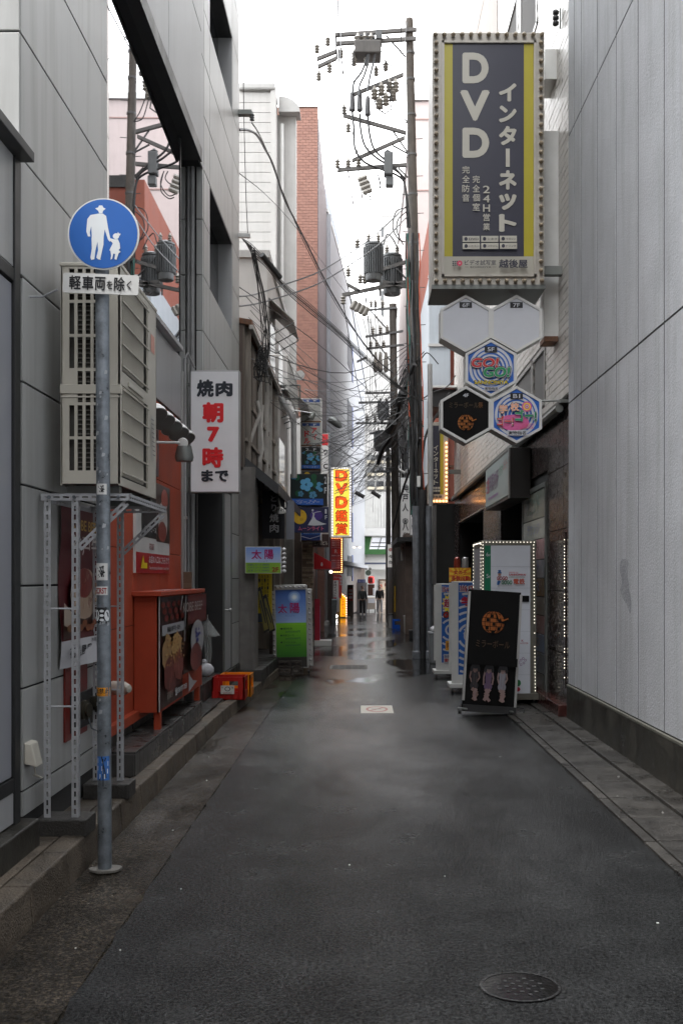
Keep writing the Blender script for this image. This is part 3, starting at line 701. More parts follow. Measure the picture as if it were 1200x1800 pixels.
for c0, c1 in cols:
    pr = 466
    for r0, r1 in allr:
        if r0 > pr: fb(c0, c1, pr, r0)
        pr = r1
        if (c0, c1) == cols[0] and r0 in (652,): fb(c0, c1, r0, r1)
    fb(c0, c1, pr, 850)
m.build('slotted_side_panel', white_pl, AC)
m = MB()
for i in range(44):
    z_ = az0 + .05 + i * .028; m.box(X(134, ay0), X(206, ay0), ay0 + .018, ay0 + .03, z_, z_ + .006)
m.build('fins', M('coil_fins', (.16, .155, .14), .6, .2), AC, kind='stuff')
m = MB(); m.box(X(106, ay0), X(214, ay0), ay0 - .006, ay0 + .02, Z(692, ay0), Z(676, ay0)); m.box(X(107, ay0), X(213, ay0), ay0 - .004, ay0, Z(699, ay0), Z(696, ay0)); m.build('handle_band', white_pl, AC, bev=.003)
m = MB(); m.box(ax0 - .006, ax1 + .006, ay0 - .006, ay1 + .004, az1 - .012, az1 + .012); m.build('top_cover', white_pl, AC, bev=.005)
m = MB(); m.box(ax1 - .012, ax1, ay0, ay0 + .04, az0, az1); m.box(ax1 - .012, ax1, 6.62, ay1, az0, az1); m.box(ax1 - .012, ax1, ay0 + .04, 6.62, az1 - .05, az1); m.box(ax1 - .012, ax1, ay0 + .04, 6.62, az0, az0 + .05); m.box(ax1 - .012, ax1, ay0 + .04, 6.62, 2.80, 2.88)
m.box(ax0, ax1, ay1 - .012, ay1, az0, az1); m.box(ax0, ax0 + .01, ay0, ay1, az0, az1); m.build('casing', white_pl, AC)
for z0, z1 in ((az0 + .05, 2.80), (2.88, az1 - .05)):
    gq = MB(); cz = (z0 + z1) / 2
    for i in range(30): yy_ = ay0 + .05 + i * .019; gq.box(ax1 - .006, ax1 + .006, yy_, yy_ + .003, z0 + .01, z1 - .01)
    gq.build('fan_grille', white_pl, AC, kind='stuff')
    for i in range(5): z_ = z0 + .03 + i * (z1 - z0 - .06) / 4; m = MB(); m.box(ax1 + .005, ax1 + .013, ay0 + .03, 6.62, z_ - .004, z_ + .004); m.build('guard_wire', white_pl, AC)
    m = MB(); m.lathe((ax1 - .06, 6.22, cz), [(.07, 0), (.06, .03), (.02, .04)], (1, 0, 0), 12); fh = m.build('fan_hub', black_m, AC, smooth=True)
    for k in range(3):
        a = k * 2.094 + .4; m = MB(); m.quad((ax1 - .05, 6.22 + .06 * math.cos(a), cz + .06 * math.sin(a)), (ax1 - .03, 6.22 + .25 * math.cos(a - .3), cz + .25 * math.sin(a - .3)), (ax1 - .06, 6.22 + .25 * math.cos(a + .4), cz + .25 * math.sin(a + .4)), (ax1 - .07, 6.22 + .06 * math.cos(a + .9), cz + .06 * math.sin(a + .9))); m.build('fan_blade', black_m, fh)
m = MB(); m.box(ax1, ax1 + .012, 6.05, 6.45, 2.815, 2.845); m.build('handle', white_pl, AC, bev=.004)
fc = left_wall(ax1 + .001, AC); fc.rect(6.70, 2.75, 6.80, 2.45, ink(170, 168, 160)); fc.rect(6.70, 3.3, 6.82, 3.18, ink(190, 120, 100))
for i in range(9): fc.rect(6.71, 2.73 - i * .03, 6.79, 2.722 - i * .03, ink(90, 90, 90))
fc.build('rating_label')
m = MB()
for y_ in (5.92, 6.8): m.box(ax0 + .02, ax1 - .02, y_, y_ + .06, 2.143, 2.20)
m.build('mounting_feet', alu_dk, AC, kind='stuff')
# ------------------------------------------------------------------ banner behind the stand, hydrant inlet
BN = thing('hanging_banner', 'dark red vertical banner with meat picture and curling white foot behind the metal stand', 'banner', (-1.86, 6.45, .9))
y0b, y1b = 6.13, 7.0
n = 12; m = MB(); m.mi = 0
def bw(t, s): return -1.855 + .012 * math.sin(t * 9 + s * 3) + (.03 * (1 - t) ** 3 * s * 3 if t < .3 else 0)
for i in range(n):
    for j in range(4):
        t0, t1, s0, s1 = i / n, (i + 1) / n, j / 4, (j + 1) / 4
        q = [(bw(t, s), y0b + (y1b - y0b) * s, 1.09 + 1.02 * t) for t, s in ((t0, s0), (t0, s1), (t1, s1), (t1, s0))]
        m.mi = 1 if i < 2 else 0; m.quad(*q)
m.build('cloth', [ink(84, 24, 28, rough=.5), ink(186, 186, 190, rough=.6)], BN, smooth=True)
fc = left_wall(-1.838, BN)
fc.poly([(6.15, 1.40), (6.98, 1.45), (6.98, 1.27), (6.15, 1.27)], ink(60, 34, 26)); fc.ell(6.62, 1.55, .33, .17, ink(176, 150, 128), 16); fc.ell(6.6, 1.62, .2, .1, ink(126, 50, 44), 14); fc.poly([(6.15, 1.50), (6.4, 1.4), (6.3, 1.33), (6.15, 1.36)], ink(180, 165, 150))
r_ = random.Random(12)
for i in range(46):
    a = r_.uniform(6.36, 6.88); b = r_.uniform(1.44, 1.72); fc.line([(a, b), (a + r_.uniform(-.03, .05), b + r_.uniform(.02, .06))], .006, ink(*r_.choice([(190, 150, 130), (150, 76, 64), (206, 186, 170), (104, 40, 38)]))); fc.k -= .9
for i in range(9): fc.ell(6.25 + .08 * i, 1.335 + .02 * math.sin(i * 2), .06, .025, ink(120 + i * 4, 78, 44), 8)
fc.text('KOBE BEEF', 6.26, 2.03, 6.88, 1.96, ink(190, 150, 60), .02); fc.text('神戸牛', 6.26, 1.93, 6.9, 1.80, ink(196, 190, 186), .01)
fc.text('花鳥風月', 6.2, 1.22, 6.7, 1.15, black_i, .015); fc.text('7F 078-977-7058', 6.7, 1.25, 6.97, 1.225, black_i, .01); fc.text('11:30〜22:30', 6.55, 1.21, 6.95, 1.185, black_i, .01); fc.build()
o = thing('fire_hose_inlet', 'old red backed fire brigade inlet with dark couplings on grey panel wall', 'fire inlet', (-1.86, 6.6, .8))
m = MB(); m.box(-1.868, -1.855, 6.25, 6.75, .62, 1.12); m.build('backplate', ink(110, 36, 30), o)
m = MB(); m.box(-1.868, -1.845, 6.35, 6.98, .66, .90); m.build('inlet_plate', dark_metal, o, bev=.005)
for y_ in (6.45, 6.82):
    m = MB(); m.lathe((-1.85, y_, .80), [(.05, 0), (.05, .05), (.065, .055), (.065, .08), (.045, .085), (.045, .10)], (1, -.2, 0), 14); m.build('coupling', M('dark_brass', (.06, .055, .04), .4, .6), o, smooth=True)
m = MB(); m.tube([(-1.78, 6.83, .76), (-1.77, 6.84, .66), (-1.78, 6.8, .6), (-1.82, 6.72, .64), (-1.84, 6.7, .74)], .005); m.build('chain', galv, o)
m = MB(); m.lathe((-1.93, 7.75, .8), [(.055, 0), (.055, .10), (.03, .16), (.0, .17)], (1, -.5, 0), 14); single(m, 'wall_pipe_cap', white_pl, 'white plastic elbow cap on the orange wall behind the sign post', 'pipe cap', smooth=True)
# ------------------------------------------------------------------ wall poster on orange wall
PO = thing('wall_poster', 'white and red entrance poster with meat photo mounted on the orange wall', 'poster', (-1.93, 9.2, 1.7))
pzt, pzb, pya, pyb = 2.55, 1.70, 8.51, 10.0
m = MB(); m.box(-1.949, -1.925, pya, pyb, pzb, pzt); m.build('board', white_mt, PO)
fc = left_wall(-1.925, PO)
fc.rect(pya, 1.88, pyb, pzb, ink(176, 34, 38)); fc.rect(8.72, pzt, 9.35, 2.02, ink(34, 34, 36)); fc.rect(9.35, pzt, pyb, 2.0, ink(70, 48, 40))
fc.ell(9.65, 2.2, .22, .2, ink(196, 190, 186)); fc.ell(9.62, 2.1, .2, .1, ink(146, 68, 58)); fc.ell(9.72, 2.42, .16, .1, ink(178, 84, 70))
fc.text('ランチ', 8.78, 2.5, 9.28, 2.4, white_s, 0); fc.text('ランチコース', 8.8, 2.12, 9.3, 2.07, white_s, 0)
fc.poly([(8.66, 1.74), (8.92, 1.74), (8.92, 1.79), (8.80, 1.79), (8.76, 1.86)], ink(226, 204, 30)); fc.text('お店の入口はこちらです', 8.98, 1.86, 9.92, 1.79, white_s, .02); fc.text('The entrance to the store is over there.', 8.98, 1.765, 9.92, 1.735, white_s, 0)
fc.text('花鳥風月', 9.0, 1.97, 9.2, 1.91, ink(150, 30, 34), .01); fc.text('神戸牛', 8.56, 2.32, 8.68, 2.26, ink(150, 30, 34), .01); fc.build()
# upper small poster half hidden behind the unit
o = thing('wall_poster', 'narrow dark poster of meat on the orange wall just under the round spotlights', 'poster', (-1.93, 8.7, 2.6))
m = MB(); m.box(-1.949, -1.93, 8.42, 9.5, 2.62, 3.12); m.build('board', ink(70, 40, 44), o); fc = left_wall(-1.93, o); fc.ell(8.8, 2.95, .2, .14, ink(150, 130, 150)); fc.ell(8.9, 2.75, .25, .1, ink(170, 60, 50)); fc.ell(9.25, 2.85, .14, .2, ink(196, 120, 100)); fc.build()
# ------------------------------------------------------------------ counter
CT = thing('counter_cabinet', 'orange painted serving counter with beef posters on its street side', 'counter', (-1.84, 9.6, .35))
cy0, cy1 = 8.52, 10.8
m = MB(); m.box(-1.945, -1.727, cy0, cy1, .50, 1.50); m.build('cabinet', red_wood, CT, bev=.004)
m = MB(); m.box(-1.955, -1.70, cy0 - .06, cy1 + .03, 1.50, 1.54); m.build('top', red_wood, CT, bev=.004)
for y_ in (8.55, 10.6):
    m = MB(); m.box(-1.78, -1.727, y_, y_ + .07, .352, .50); m.build('leg', red_wood, CT)
m = MB(); m.box(-1.747, -1.725, cy0 + .0, cy0 + .012, .505, 1.495); m.build('edge_bead', white_mt, CT)
for ya, yb in ((cy0 + .015, 9.62), (9.63, 10.78)):
    m = MB(); m.box(-1.727, -1.724, ya, yb, .52 if ya < 9 else .72, 1.49); o = m.build('poster_sheet', ink(52, 24, 20), CT)
fc = left_wall(-1.724, CT)
fc.rect(8.54, 1.49, 9.62, 1.28, ink(40, 24, 20))
for i in range(12):
    fc.ell(8.66 + (i % 4) * .25 + (i // 4) * .05, 1.42 - (i // 4) * .06, .09, .028, ink(116, 36, 26), 10)
fc.rect(8.54, 1.245, 9.6, 1.155, ink(168, 168, 172)); fc.text('最高級の神戸牛を一皿から', 8.75, 1.225, 9.4, 1.175, black_i, .015)
r_ = random.Random(5)
for cy_, cz_, ry_, rz_, c in ((8.75, .98, .2, .17, (176, 140, 96)), (9.2, 1.02, .24, .14, (190, 150, 96)), (8.85, .80, .26, .16, (120, 58, 52)), (9.3, .84, .22, .15, (140, 70, 62)), (8.95, .70, .2, .08, (106, 50, 46))):
    pts = []
    for i in range(18): t = 2 * math.pi * i / 18; k = 1 + r_.uniform(-.15, .15); pts.append((cy_ + ry_ * k * math.cos(t), cz_ + rz_ * k * math.sin(t)))
    fc.poly(pts, ink(*c))
for i in range(60):
    a = r_.uniform(8.6, 9.5); b = r_.uniform(.88, 1.12); fc.ell(a, b, .03, .010, ink(*r_.choice([(206, 172, 110), (150, 104, 58), (186, 130, 70)])), 6); fc.k -= .8
for i in range(26):
    a = r_.uniform(8.62, 9.5); b = r_.uniform(.68, .86); fc.line([(a, b), (a + .04, b + .09)], .012, ink(*r_.choice([(160, 86, 74), (92, 40, 38), (176, 110, 96)]))); fc.k -= .8
fc.text('☎078-977-7058', 8.98, .66, 9.58, .59, white_s, .02); fc.text('花鳥風月', 8.6, .665, 8.86, .60, ink(170, 160, 150), 0)
fc.rect(9.64, 1.49, 10.78, 1.2, ink(100, 34, 28)); fc.text('KOBE BEEF', 9.38, 1.42, 10.5, 1.33, ink(180, 170, 164), .0)
fc.ell(10.2, 1.04, .40, .19, ink(170, 168, 170), 28); fc.ell(10.1, .86, .34, .14, ink(118, 56, 56), 28); fc.ell(10.0, .82, .2, .08, ink(132, 70, 66), 20); fc.poly([(9.66, .74), (9.75, .69), (9.9, .64), (10.15, .61), (9.9, .58), (9.66, .55)], ink(170, 170, 172))
for i in range(14): fc.ell(10.2 + r_.uniform(-.14, .14), 1.08 + r_.uniform(-.07, .07), .035, .016, ink(60, 60, 140), 7); fc.k -= .8
fc.line([(9.30, 1.49), (9.2, 1.36)], .018, white_s); fc.line([(9.48, 1.49), (9.4, 1.06)], .018, white_s)
fc.build()
m = MB(); m.box(-1.88, -1.78, 9.0, 9.8, 1.541, 1.545); single(m, 'paper_sheets', ink(170, 150, 155), 'thin paper leaflets lying on the orange counter top', 'leaflets')
m = MB(); m.box(-1.885, -1.80, 10.55, 10.6, 1.541, 1.72); m.mi = 1; m.box(-1.885, -1.80, 10.548, 10.55, 1.545, 1.6); single(m, 'wooden_plaque', [M('brown_plaque', (.10, .07, .045), .6), ink(96, 84, 70)], 'small brown wooden plaque standing on the far end of orange counter', 'plaque', bev=.02)
# ------------------------------------------------------------------ dish spotlights, arm lamp
for i in range(5):
    y_ = 8.62 + i * .36; c = Vector((-1.80, y_, 3.12)); ax = Vector((.45, -.5, -1)).normalized()
    o = thing('dish_spotlight', 'round silver dish spotlight, %s in the row above the orange wall' % ['first and largest', 'second', 'middle', 'fourth', 'last and farthest'][i], 'spotlight', c, group='spotlights above the orange wall')
    m = MB(); m.lathe(c - ax * .02, [(.03, 0), (.075, .02), (.10, .07), (.105, .10)], ax, 18); m.build('dish', white_mt, o, smooth=True)
    m = MB(); m.lathe(c + ax * .082, [(.098, 0), (.098, .004)], ax, 18); m.build('lens', alu_dk, o)
    m = MB(); m.cyl(c - ax * .02, (-1.95, y_ + .03, 3.22), .014); m.build('bracket', alu_dk, o)
o = thing('arm_spotlight', 'white floodlight on a thin horizontal arm over the orange counter', 'spotlight', (-1.95, 9.2, 3.0))
pa, pb_ = W(275, 777, 9.0), W(315, 778, 9.4)
m = MB(); m.cyl((-1.95, 9.0, pa.z), pb_, .012, k=8); m.build('arm', white_mt, o, smooth=True)
m = MB(); m.lathe(pb_ + Vector((.03, .03, 0)), [(.045, .02), (.05, 0), (.05, -.02), (.02, -.05)], (.2, -.9, -.15), 16); m.build('lamp_head', white_mt, o, smooth=True)
m = MB(); m.lathe(pb_ + Vector((.04, .05, -.03)), [(.07, 0), (.09, -.10), (.08, -.14)], (0, 0, 1), 14); m.build('shade', alu_dk, o, smooth=True)
# ------------------------------------------------------------------ yakiniku sign
YS = thing('hanging_sign', 'white hanging lightbox with black and red Japanese brush lettering beside the grey building', 'sign', (X(377, 11.1), 11.1, Z(866, 11.1)))
ysn = 11.0
m = MB(); m.box(X(334, ysn), X(421, ysn), ysn, ysn + .12, Z(866, ysn), Z(651, ysn)); m.build('box', M('sign_casing', (.3, .3, .3), .4, .3), YS, bev=.006)
m = MB(); m.box(X(336, ysn), X(419, ysn), ysn - .004, ysn, Z(864, ysn), Z(653, ysn)); m.build('panel', ink(222, 222, 224), YS)
fc = front(ysn - .004, YS); fc.sep = 15
bk, rdx = ink(36, 42, 52), ink(214, 34, 40)
fc.text('焼', 346, 667, 376, 698, bk, .045); fc.text('肉', 379, 670, 409, 697, bk, .05); fc.text('朝', 356, 707, 393, 743, rdx, .05); fc.text('7', 364, 750, 386, 777, rdx, .06); fc.text('時', 356, 786, 393, 822, rdx, .05); fc.text('ま', 354, 826, 375, 847, bk, .045); fc.text('で', 378, 827, 402, 847, bk, .045); fc.build()
m = MB(); m.box(X(327, 11.05), X(331, 11.05), 11.02, 11.08, Z(866, 11.05), Z(640, 11.05)); m.build('mounting_bar', alu_dk, YS)
for py in (675, 840): m = MB(); m.box(-1.98, X(334, ysn), 11.03, 11.07, Z(py, 11) - .015, Z(py, 11) + .015); m.build('bracket', alu_dk, YS)
# conduits at the edge of the orange bay
CD = thing('conduit', 'thin grey conduit pipe running down beside the white yakiniku sign', 'conduit', (-1.92, 10.86, .4))
m = MB(); m.cyl((-1.925, 10.87, 1.52), (-1.925, 10.87, 4.05), .018, k=8); m.tube([(-1.925, 10.87, 4.05), (-1.90, 10.9, 4.12), (-1.84, 11.0, 3.98)], .012); m.build('pipe', pvc, CD, smooth=True)
m = MB(); m.cyl((-1.96, 10.92, 1.54), (-1.96, 10.92, 3.9), .026, k=8); m.build('pipe', pvc, CD, smooth=True)
m = MB(); m.box(-1.955, -1.90, 10.84, 10.9, 2.3, 2.33); m.build('clamp', alu, CD)
m = MB(); m.box(-1.955, -1.90, 10.84, 10.9, 3.1, 3.13); m.build('clamp', alu, CD)
# doorway clutter
o = thing('plastic_umbrella', 'clear plastic umbrella hung half open beside the dark doorway', 'umbrella', (-2.0, 11.6, .8))
film = M('clear_film', (.35, .36, .35), .2, 0, .3, alpha=.35)
m = MB(); c = W(365, 1110, 11.9)
for i in range(7):
    a0, a1 = R(10 + i * 24), R(34 + i * 24); m.quad(c + Vector((0, 0, .16)), c + Vector((.17 * math.cos(a0), -.05 - .08 * math.sin(a0), -.06 + .02 * (i % 2))), c + Vector((.17 * math.cos(a1), -.05 - .08 * math.sin(a1), -.06 + .02 * ((i + 1) % 2))))
m.build('canopy', film, o); m = MB(); m.cyl(c + Vector((0, 0, .2)), c + Vector((.0, 0, -.5)), .006, k=6); m.build('shaft', alu, o)
for i in range(3): m = MB(); m.tube([c + Vector((-.03 + .03 * i, 0, -.05)), c + Vector((-.02 + .03 * i, 0, -.3)), c + Vector((0, 0, -.48))], [.02, .015, .008]); m.build('folded_panel', film, o)
o = MB(); c = W(362, 1178, 11.8)
o.ball(c, .10, 9, (1, .8, .9)); o.ball(c + Vector((-.06, 0, -.02)), .07, 8); o.ball(c + Vector((-.02, 0, .1)), .035, 6); single(o, 'plastic_bag', M('white_film', (.45, .45, .47), .35, 0, .3, 14), 'crumpled white plastic bag on the doorstep behind the counter', 'plastic bag', smooth=True)
# ------------------------------------------------------------------ crates
def crate(name, label, x0, x1, y0, y1, z0, h, col, stripes=True):
    t = thing(name, label, 'crate', ((x0 + x1) / 2, (y0 + y1) / 2, z0), group='beer crates on the pavement')
    mt = M('crate_' + name + str(col[0]), s2l(*col), .35, 0, .12, 8, dirt=.2); T = .016
    def wall(a, b, c, d, holes):
        m = MB(); ln = (Vector(b) - Vector(a)).length; d_ = (Vector(b) - Vector(a)).normalized(); n_ = Vector((0, 0, 1)).cross(d_)
        def blk(s0, s1, q0, q1, tt=T):
            p = [Vector(a) + d_ * s + n_ * t_ + Vector((0, 0, q)) for q in (q0, q1) for s, t_ in ((s0, 0), (s1, 0), (s1, tt), (s0, tt))]; m.hexa(p)
        blk(0, ln, 0, h * .38); blk(0, ln, h * .82, h, T * 1.3); blk(0, ln * .2, h * .38, h * .82); blk(ln * .8, ln, h * .38, h * .82); blk(ln * .47, ln * .53, h * .38, h * .82) if holes == 2 else None
        for s in (0, .2, .4, .6, .8, .985): blk(ln * s, ln * s + .012, 0, h * .38, T * 1.25)
        m.build('side', mt, t)
    wall((x0, y0, z0), (x1, y0, z0), 0, 0, 1); wall((x1, y0, z0), (x1, y1, z0), 0, 0, 1); wall((x1, y1, z0), (x0, y1, z0), 0, 0, 1); wall((x0, y1, z0), (x0, y0, z0), 0, 0, 1)
    m = MB(); m.box(x0, x1, y0, y1, z0, z0 + .012); m.build('bottom', mt, t)
    return t
zc = kz(12.6)
cr1 = crate('beer_crate', 'red plastic beer crate with white label on the left pavement edge', -1.865, -1.46, 12.45, 12.82, zc, .285, (178, 34, 30))
fc = front(12.428, cr1); fc.rect(388, 1205, 412, 1220, ink(200, 196, 190)); fc.ring(400, 1211, 5, 4, .25, black_i, 16); fc.text('SAPPORO', 392, 1216.5, 408, 1219, ink(170, 30, 30), 0); fc.text('中', 389.5, 1207, 392.5, 1210.5, black_i, 0); fc.text('瓶', 407.5, 1207, 410.5, 1210.5, black_i, 0); fc.build()
crate('beer_crate', 'orange yellow plastic beer crate behind the red one on the pavement', -1.83, -1.43, 12.86, 13.22, kz(13), .285, (236, 140, 22))
# ------------------------------------------------------------------ old boarded building
OB = thing('old_wooden_building', 'old two storey house with streaked brown boards and dark shopfront', 'building', (-3, 18, 0))
m = MB(); m.box(-7, -1.80, 15.15, 20.6, 3.3, 5.55); m.box(-7, -2.9, 15.15, 20.6, -.1, 3.3); m.build('core_wall', brown_m, OB)
y = 15.16; i = 0
while y < 20.4:
    wd = rnd.uniform(.12, .2); m = MB(); m.box(-1.80, -1.775 + rnd.uniform(-.008, .012), y, y + wd - .01, 3.2, 5.5 + rnd.uniform(-.06, .04)); m.build('board', rnd.choice([wood_old, wood_old, wood_old2]), OB); y += wd
for y_ in (15.3, 17.0, 18.2, 18.9, 20.3):
    m = MB(); m.box(-1.775, -1.70, y_, y_ + .06, 3.3, 5.62); m.build('batten', pvc_lt if y_ > 16.5 else wood_old2, OB)
m = MB(); m.prism([(-1.66, 15.12, 5.50), (-1.66, 15.12, 5.58), (-7, 15.12, 6.6), (-7, 15.12, 6.5)], (0, 5.5, 0)); m.build('roof', rust, OB, fix=True)
m = MB(); m.box(-1.70, -1.64, 15.1, 20.7, 5.44, 5.5); m.build('gutter', pvc_lt, OB)
m = MB(); m.box(-1.775, -1.74, 16.0, 20.3, 4.35, 4.42); m.build('rail', wood_old2, OB)
for z_ in (3.75,): m = MB(); m.box(-1.775, -1.73, 15.2, 20.3, z_, z_ + .05); m.build('rail', wood_old2, OB)
m = MB(); m.box(-1.95, -1.62, 15.15, 15.62, -.1, 3.35); m.build('pillar', M('old_grey_render', (.15, .14, .13), .8, 0, .3, 4, .3, streak=.6), OB)
m = MB(); m.box(-1.75, -1.66, 18.9, 19.1, -.1, 3.3); m.build('post', wood_old, OB)
m = MB(); m.box(-2.9, -1.55, 15.62, 20.6, -.2, .22); m.build('threshold', conc_dk, OB, bev=.01)
m = MB(); m.box(-2.9, -1.66, 20.3, 20.6, -.1, 3.35); m.build('end_wall', wood_old2, OB)
# white hoses on the boards
for pts in ([(452, 705), (458, 725), (447, 755), (436, 790), (427, 805)], [(462, 712), (459, 745), (462, 790), (456, 812)]):
    m = MB(); m.tube([W(a, b, 15.8) * 1.0 for a, b in pts], .028 if pts[0][0] < 460 else .024, 8); single(m, 'flexible_duct', pvc_lt, 'pale flexible duct snaking down the old boards, %s one' % ('left' if pts[0][0] < 460 else 'right'), 'duct', 'ducts on the old boards', smooth=True)
# canopy over the grill restaurant
CN = thing('canopy', 'black sheet metal canopy over the dark grill restaurant entrance', 'canopy', (-1.6, 18, 3.1))
m = MB()
m.hexa([(-1.86, 15.3, 3.50), (-1.29, 15.3, 3.05), (-1.29, 20.9, 3.05), (-1.86, 20.9, 3.50), (-1.86, 15.3, 3.57), (-1.29, 15.3, 3.11), (-1.29, 20.9, 3.11), (-1.86, 20.9, 3.57)]); m.build('roof_sheet', dark_metal, CN)
m = MB(); m.box(-1.30, -1.275, 15.28, 20.92, 2.96, 3.11); m.build('fascia', M('dark_grey_fascia', (.05, .052, .055), .4, .2, .2, 4), CN)
m = MB(); m.hexa([(-1.86, 15.27, 3.40), (-1.30, 15.27, 2.95), (-1.30, 15.30, 2.95), (-1.86, 15.30, 3.40), (-1.86, 15.27, 3.58), (-1.30, 15.27, 3.12), (-1.30, 15.3, 3.12), (-1.86, 15.3, 3.58)]); m.build('rake_board', M('dark_grey_fascia', (.05, .052, .055)), CN)
for y_ in (17.2, 19.2): m = MB(); m.tube([(-1.8, y_, 2.9), (-1.35, y_, 3.03)], .02); m.build('strut', dark_metal, CN)
# noren banner
NR = thing('shop_curtain', 'black hanging curtain sign with white brush lettering under the canopy', 'curtain sign', (X(482, 16.6), 16.6, 2.4))
m = MB(); m.box(X(461, 16.6), X(500, 16.6), 16.6, 16.63, Z(947, 16.6), Z(862, 16.6)); m.build('cloth', ink(24, 24, 30, rough=.7), NR)
fc = front(16.6, NR); wt = ink(196, 198, 204)
fc.text('と', 476, 871, 486, 882, wt, .03); fc.text('り', 477, 886, 486, 899, wt, .03); fc.text('焼', 474, 903, 490, 918, wt, .02); fc.text('肉', 474, 921, 490, 936, wt, .02); fc.build()
m = MB(); m.box(X(503, 17.2), X(517, 17.2), 17.2, 17.24, Z(948, 17.2), Z(880, 17.2)); single(m, 'side_sign', ink(120, 122, 130), 'small pale grey hanging board beside the black curtain sign', 'sign')
o = thing('hanging_lamp', 'silver shaded reflector lamp hanging in front of black curtain sign', 'lamp', W(492, 880, 16.2))
c = W(492, 898, 16.2)
m = MB(); m.lathe(c, [(.10, -.03), (.095, 0), (.05, .05), (.025, .07)], (0, -.25, 1), 18); m.build('shade', alu, o, smooth=True); m = MB(); m.tube([c + Vector((0, 0, .06)), c + Vector((-.03, 0, .18)), c + Vector((-.05, .1, .25))], .025); m.build('stem', alu_dk, o, smooth=True)
fc = front(16.09, o); fc.text('ｵｲｵｲ', 485, 893, 500, 899, black_i, .03); fc.build()
# yellow menu poster and leaning boards inside the dark shopfront
o = thing('menu_poster', 'tall yellow menu poster with black columns of text in the dark shopfront', 'poster', W(462, 1100, 17.5))
m = MB(); m.box(X(452, 17.5), X(478, 17.5), 17.5, 17.53, Z(1095, 17.5), Z(1005, 17.5)); m.build('sheet', ink(180, 156, 22), o); fc = front(17.5, o)
for i, uc in enumerate((456, 461, 466, 471)): fc.vtext('焼肉鶏一本盛合百円' if i % 2 else '生一丁本日中替玉大', uc, 1010, 1070, 3, black_i, .01)
fc.rect(453, 1078, 477, 1094, ink(60, 66, 74)); fc.build()
for k, (a, b, lab) in enumerate(((452, 1035, 'black framed yellow menu board leaning against the dark shopfront'), (462, 1048, 'second menu board leaning behind the black framed one'))):
    o = thing('menu_board', lab, 'menu board', W(a, 1112, 16.4 + k * .4), group='leaning menu boards')
    yy_ = 16.4 + k * .4; p = [W(a, b, yy_), W(a + 6, b - 4, yy_), W(a + 22, 1108, yy_), W(a + 12, 1113, yy_)]
    m = MB(); m.prism(p, (0, .03, 0)); m.build('frame', black_m, o, fix=True)
    q = [(a + 2, b + 5), (a + 5, b + 3), (a + 20, 1105), (a + 12, 1109)]; fc = front(yy_, o); fc.poly(q, ink(120, 112, 60)); fc.line([(a + 6, b + 20), (a + 15, 1095)], 2, ink(50, 50, 60)); fc.build()
# step blocks
m = MB(); m.hexa([W(433, 1164, 14.9) - Vector((0, 0, .0)), W(483, 1128, 18), W(500, 1128, 18), W(452, 1172, 14.9)] if False else [(-1.95, 15.1, 0), (-1.50, 15.1, 0), (-1.50, 18.5, -.06), (-1.95, 18.5, -.06), (-1.95, 15.1, .27), (-1.50, 15.1, .27), (-1.50, 18.5, .24), (-1.95, 18.5, .24)])
single(m, 'step', conc_dk, 'worn concrete step in front of the dark grill shopfront', 'step', bev=.015)
# hanging taiyo sign
def bulb_row(parent, pts, r=.022, mat=clear_bulb, name='bulb', ax=(0, -1, 0)):
    me = None
    for p in pts:
        if me is None:
            m = MB(); m.lathe((0, 0, 0), [(r * .55, 0), (r * .6, r * .3), (r, r * .9), (r * .8, r * 1.7), (r * .3, r * 2.1)], ax, 8); o = m.build(name, mat, parent, local=True, smooth=True); me = o.data
        else: o = bpy.data.objects.new(name, me); COL.objects.link(o); o.parent = parent
        q = Vector(p); pp = parent; off = Vector((0, 0, 0))
        while pp is not None: off += pp.location; pp = pp.parent
        o.location = q - off
blu_sky = ink(140, 168, 214); grn = ink(128, 176, 44); mag = ink(160, 30, 100)
def sky_grad(fc, u0, v0, u1, v1, c0, c1, n=14):
    for i in range(n):
        t = i / (n - 1); c = tuple(int(c0[k] + (c1[k] - c0[k]) * t) for k in range(3)); fc.rect(u0, v0 + (v1 - v0) * i / n, u1, v0 + (v1 - v0) * (i + 1) / n, ink(*c)); fc.k -= 1
    fc.k += 1
TS = thing('hanging_sign', 'small blue and green projecting sign with magenta characters and price list', 'sign', W(462, 1008, 15.0)); y_ = 15.0
m = MB(); m.box(X(431, y_), X(494, y_), y_, y_ + .12, Z(1008, y_), Z(961, y_)); m.build('box', white_mt, TS, bev=.004)
fc = front(y_, TS); sky_grad(fc, 432, 962, 493, 989, (120, 152, 210), (172, 186, 218), 8); fc.rect(432, 989, 493, 1007, ink(126, 166, 54)); fc.text('太', 442, 966, 460, 983, mag, .02); fc.text('陽', 465, 966, 481, 983, mag, .02); fc.text('たいよう', 455, 985, 470, 988, ink(110, 110, 150), 0)
for i, t in enumerate(('お試しコース 3000円', 'スタルコース 5000円', '延 長 コース 10000円')): fc.text(t, 436, 991 + i * 5, 473, 994.5 + i * 5, ink(60, 70, 110), .01)
fc.text('2F', 478, 997, 490, 1005, ink(130, 50, 30), .04); fc.build()
bulb_row(TS, [(X(495, y_), y_ + .05, Z(966 + i * 7.6, y_)) for i in range(6)], .032, clear_bulb, ax=(1, -.3, 0))
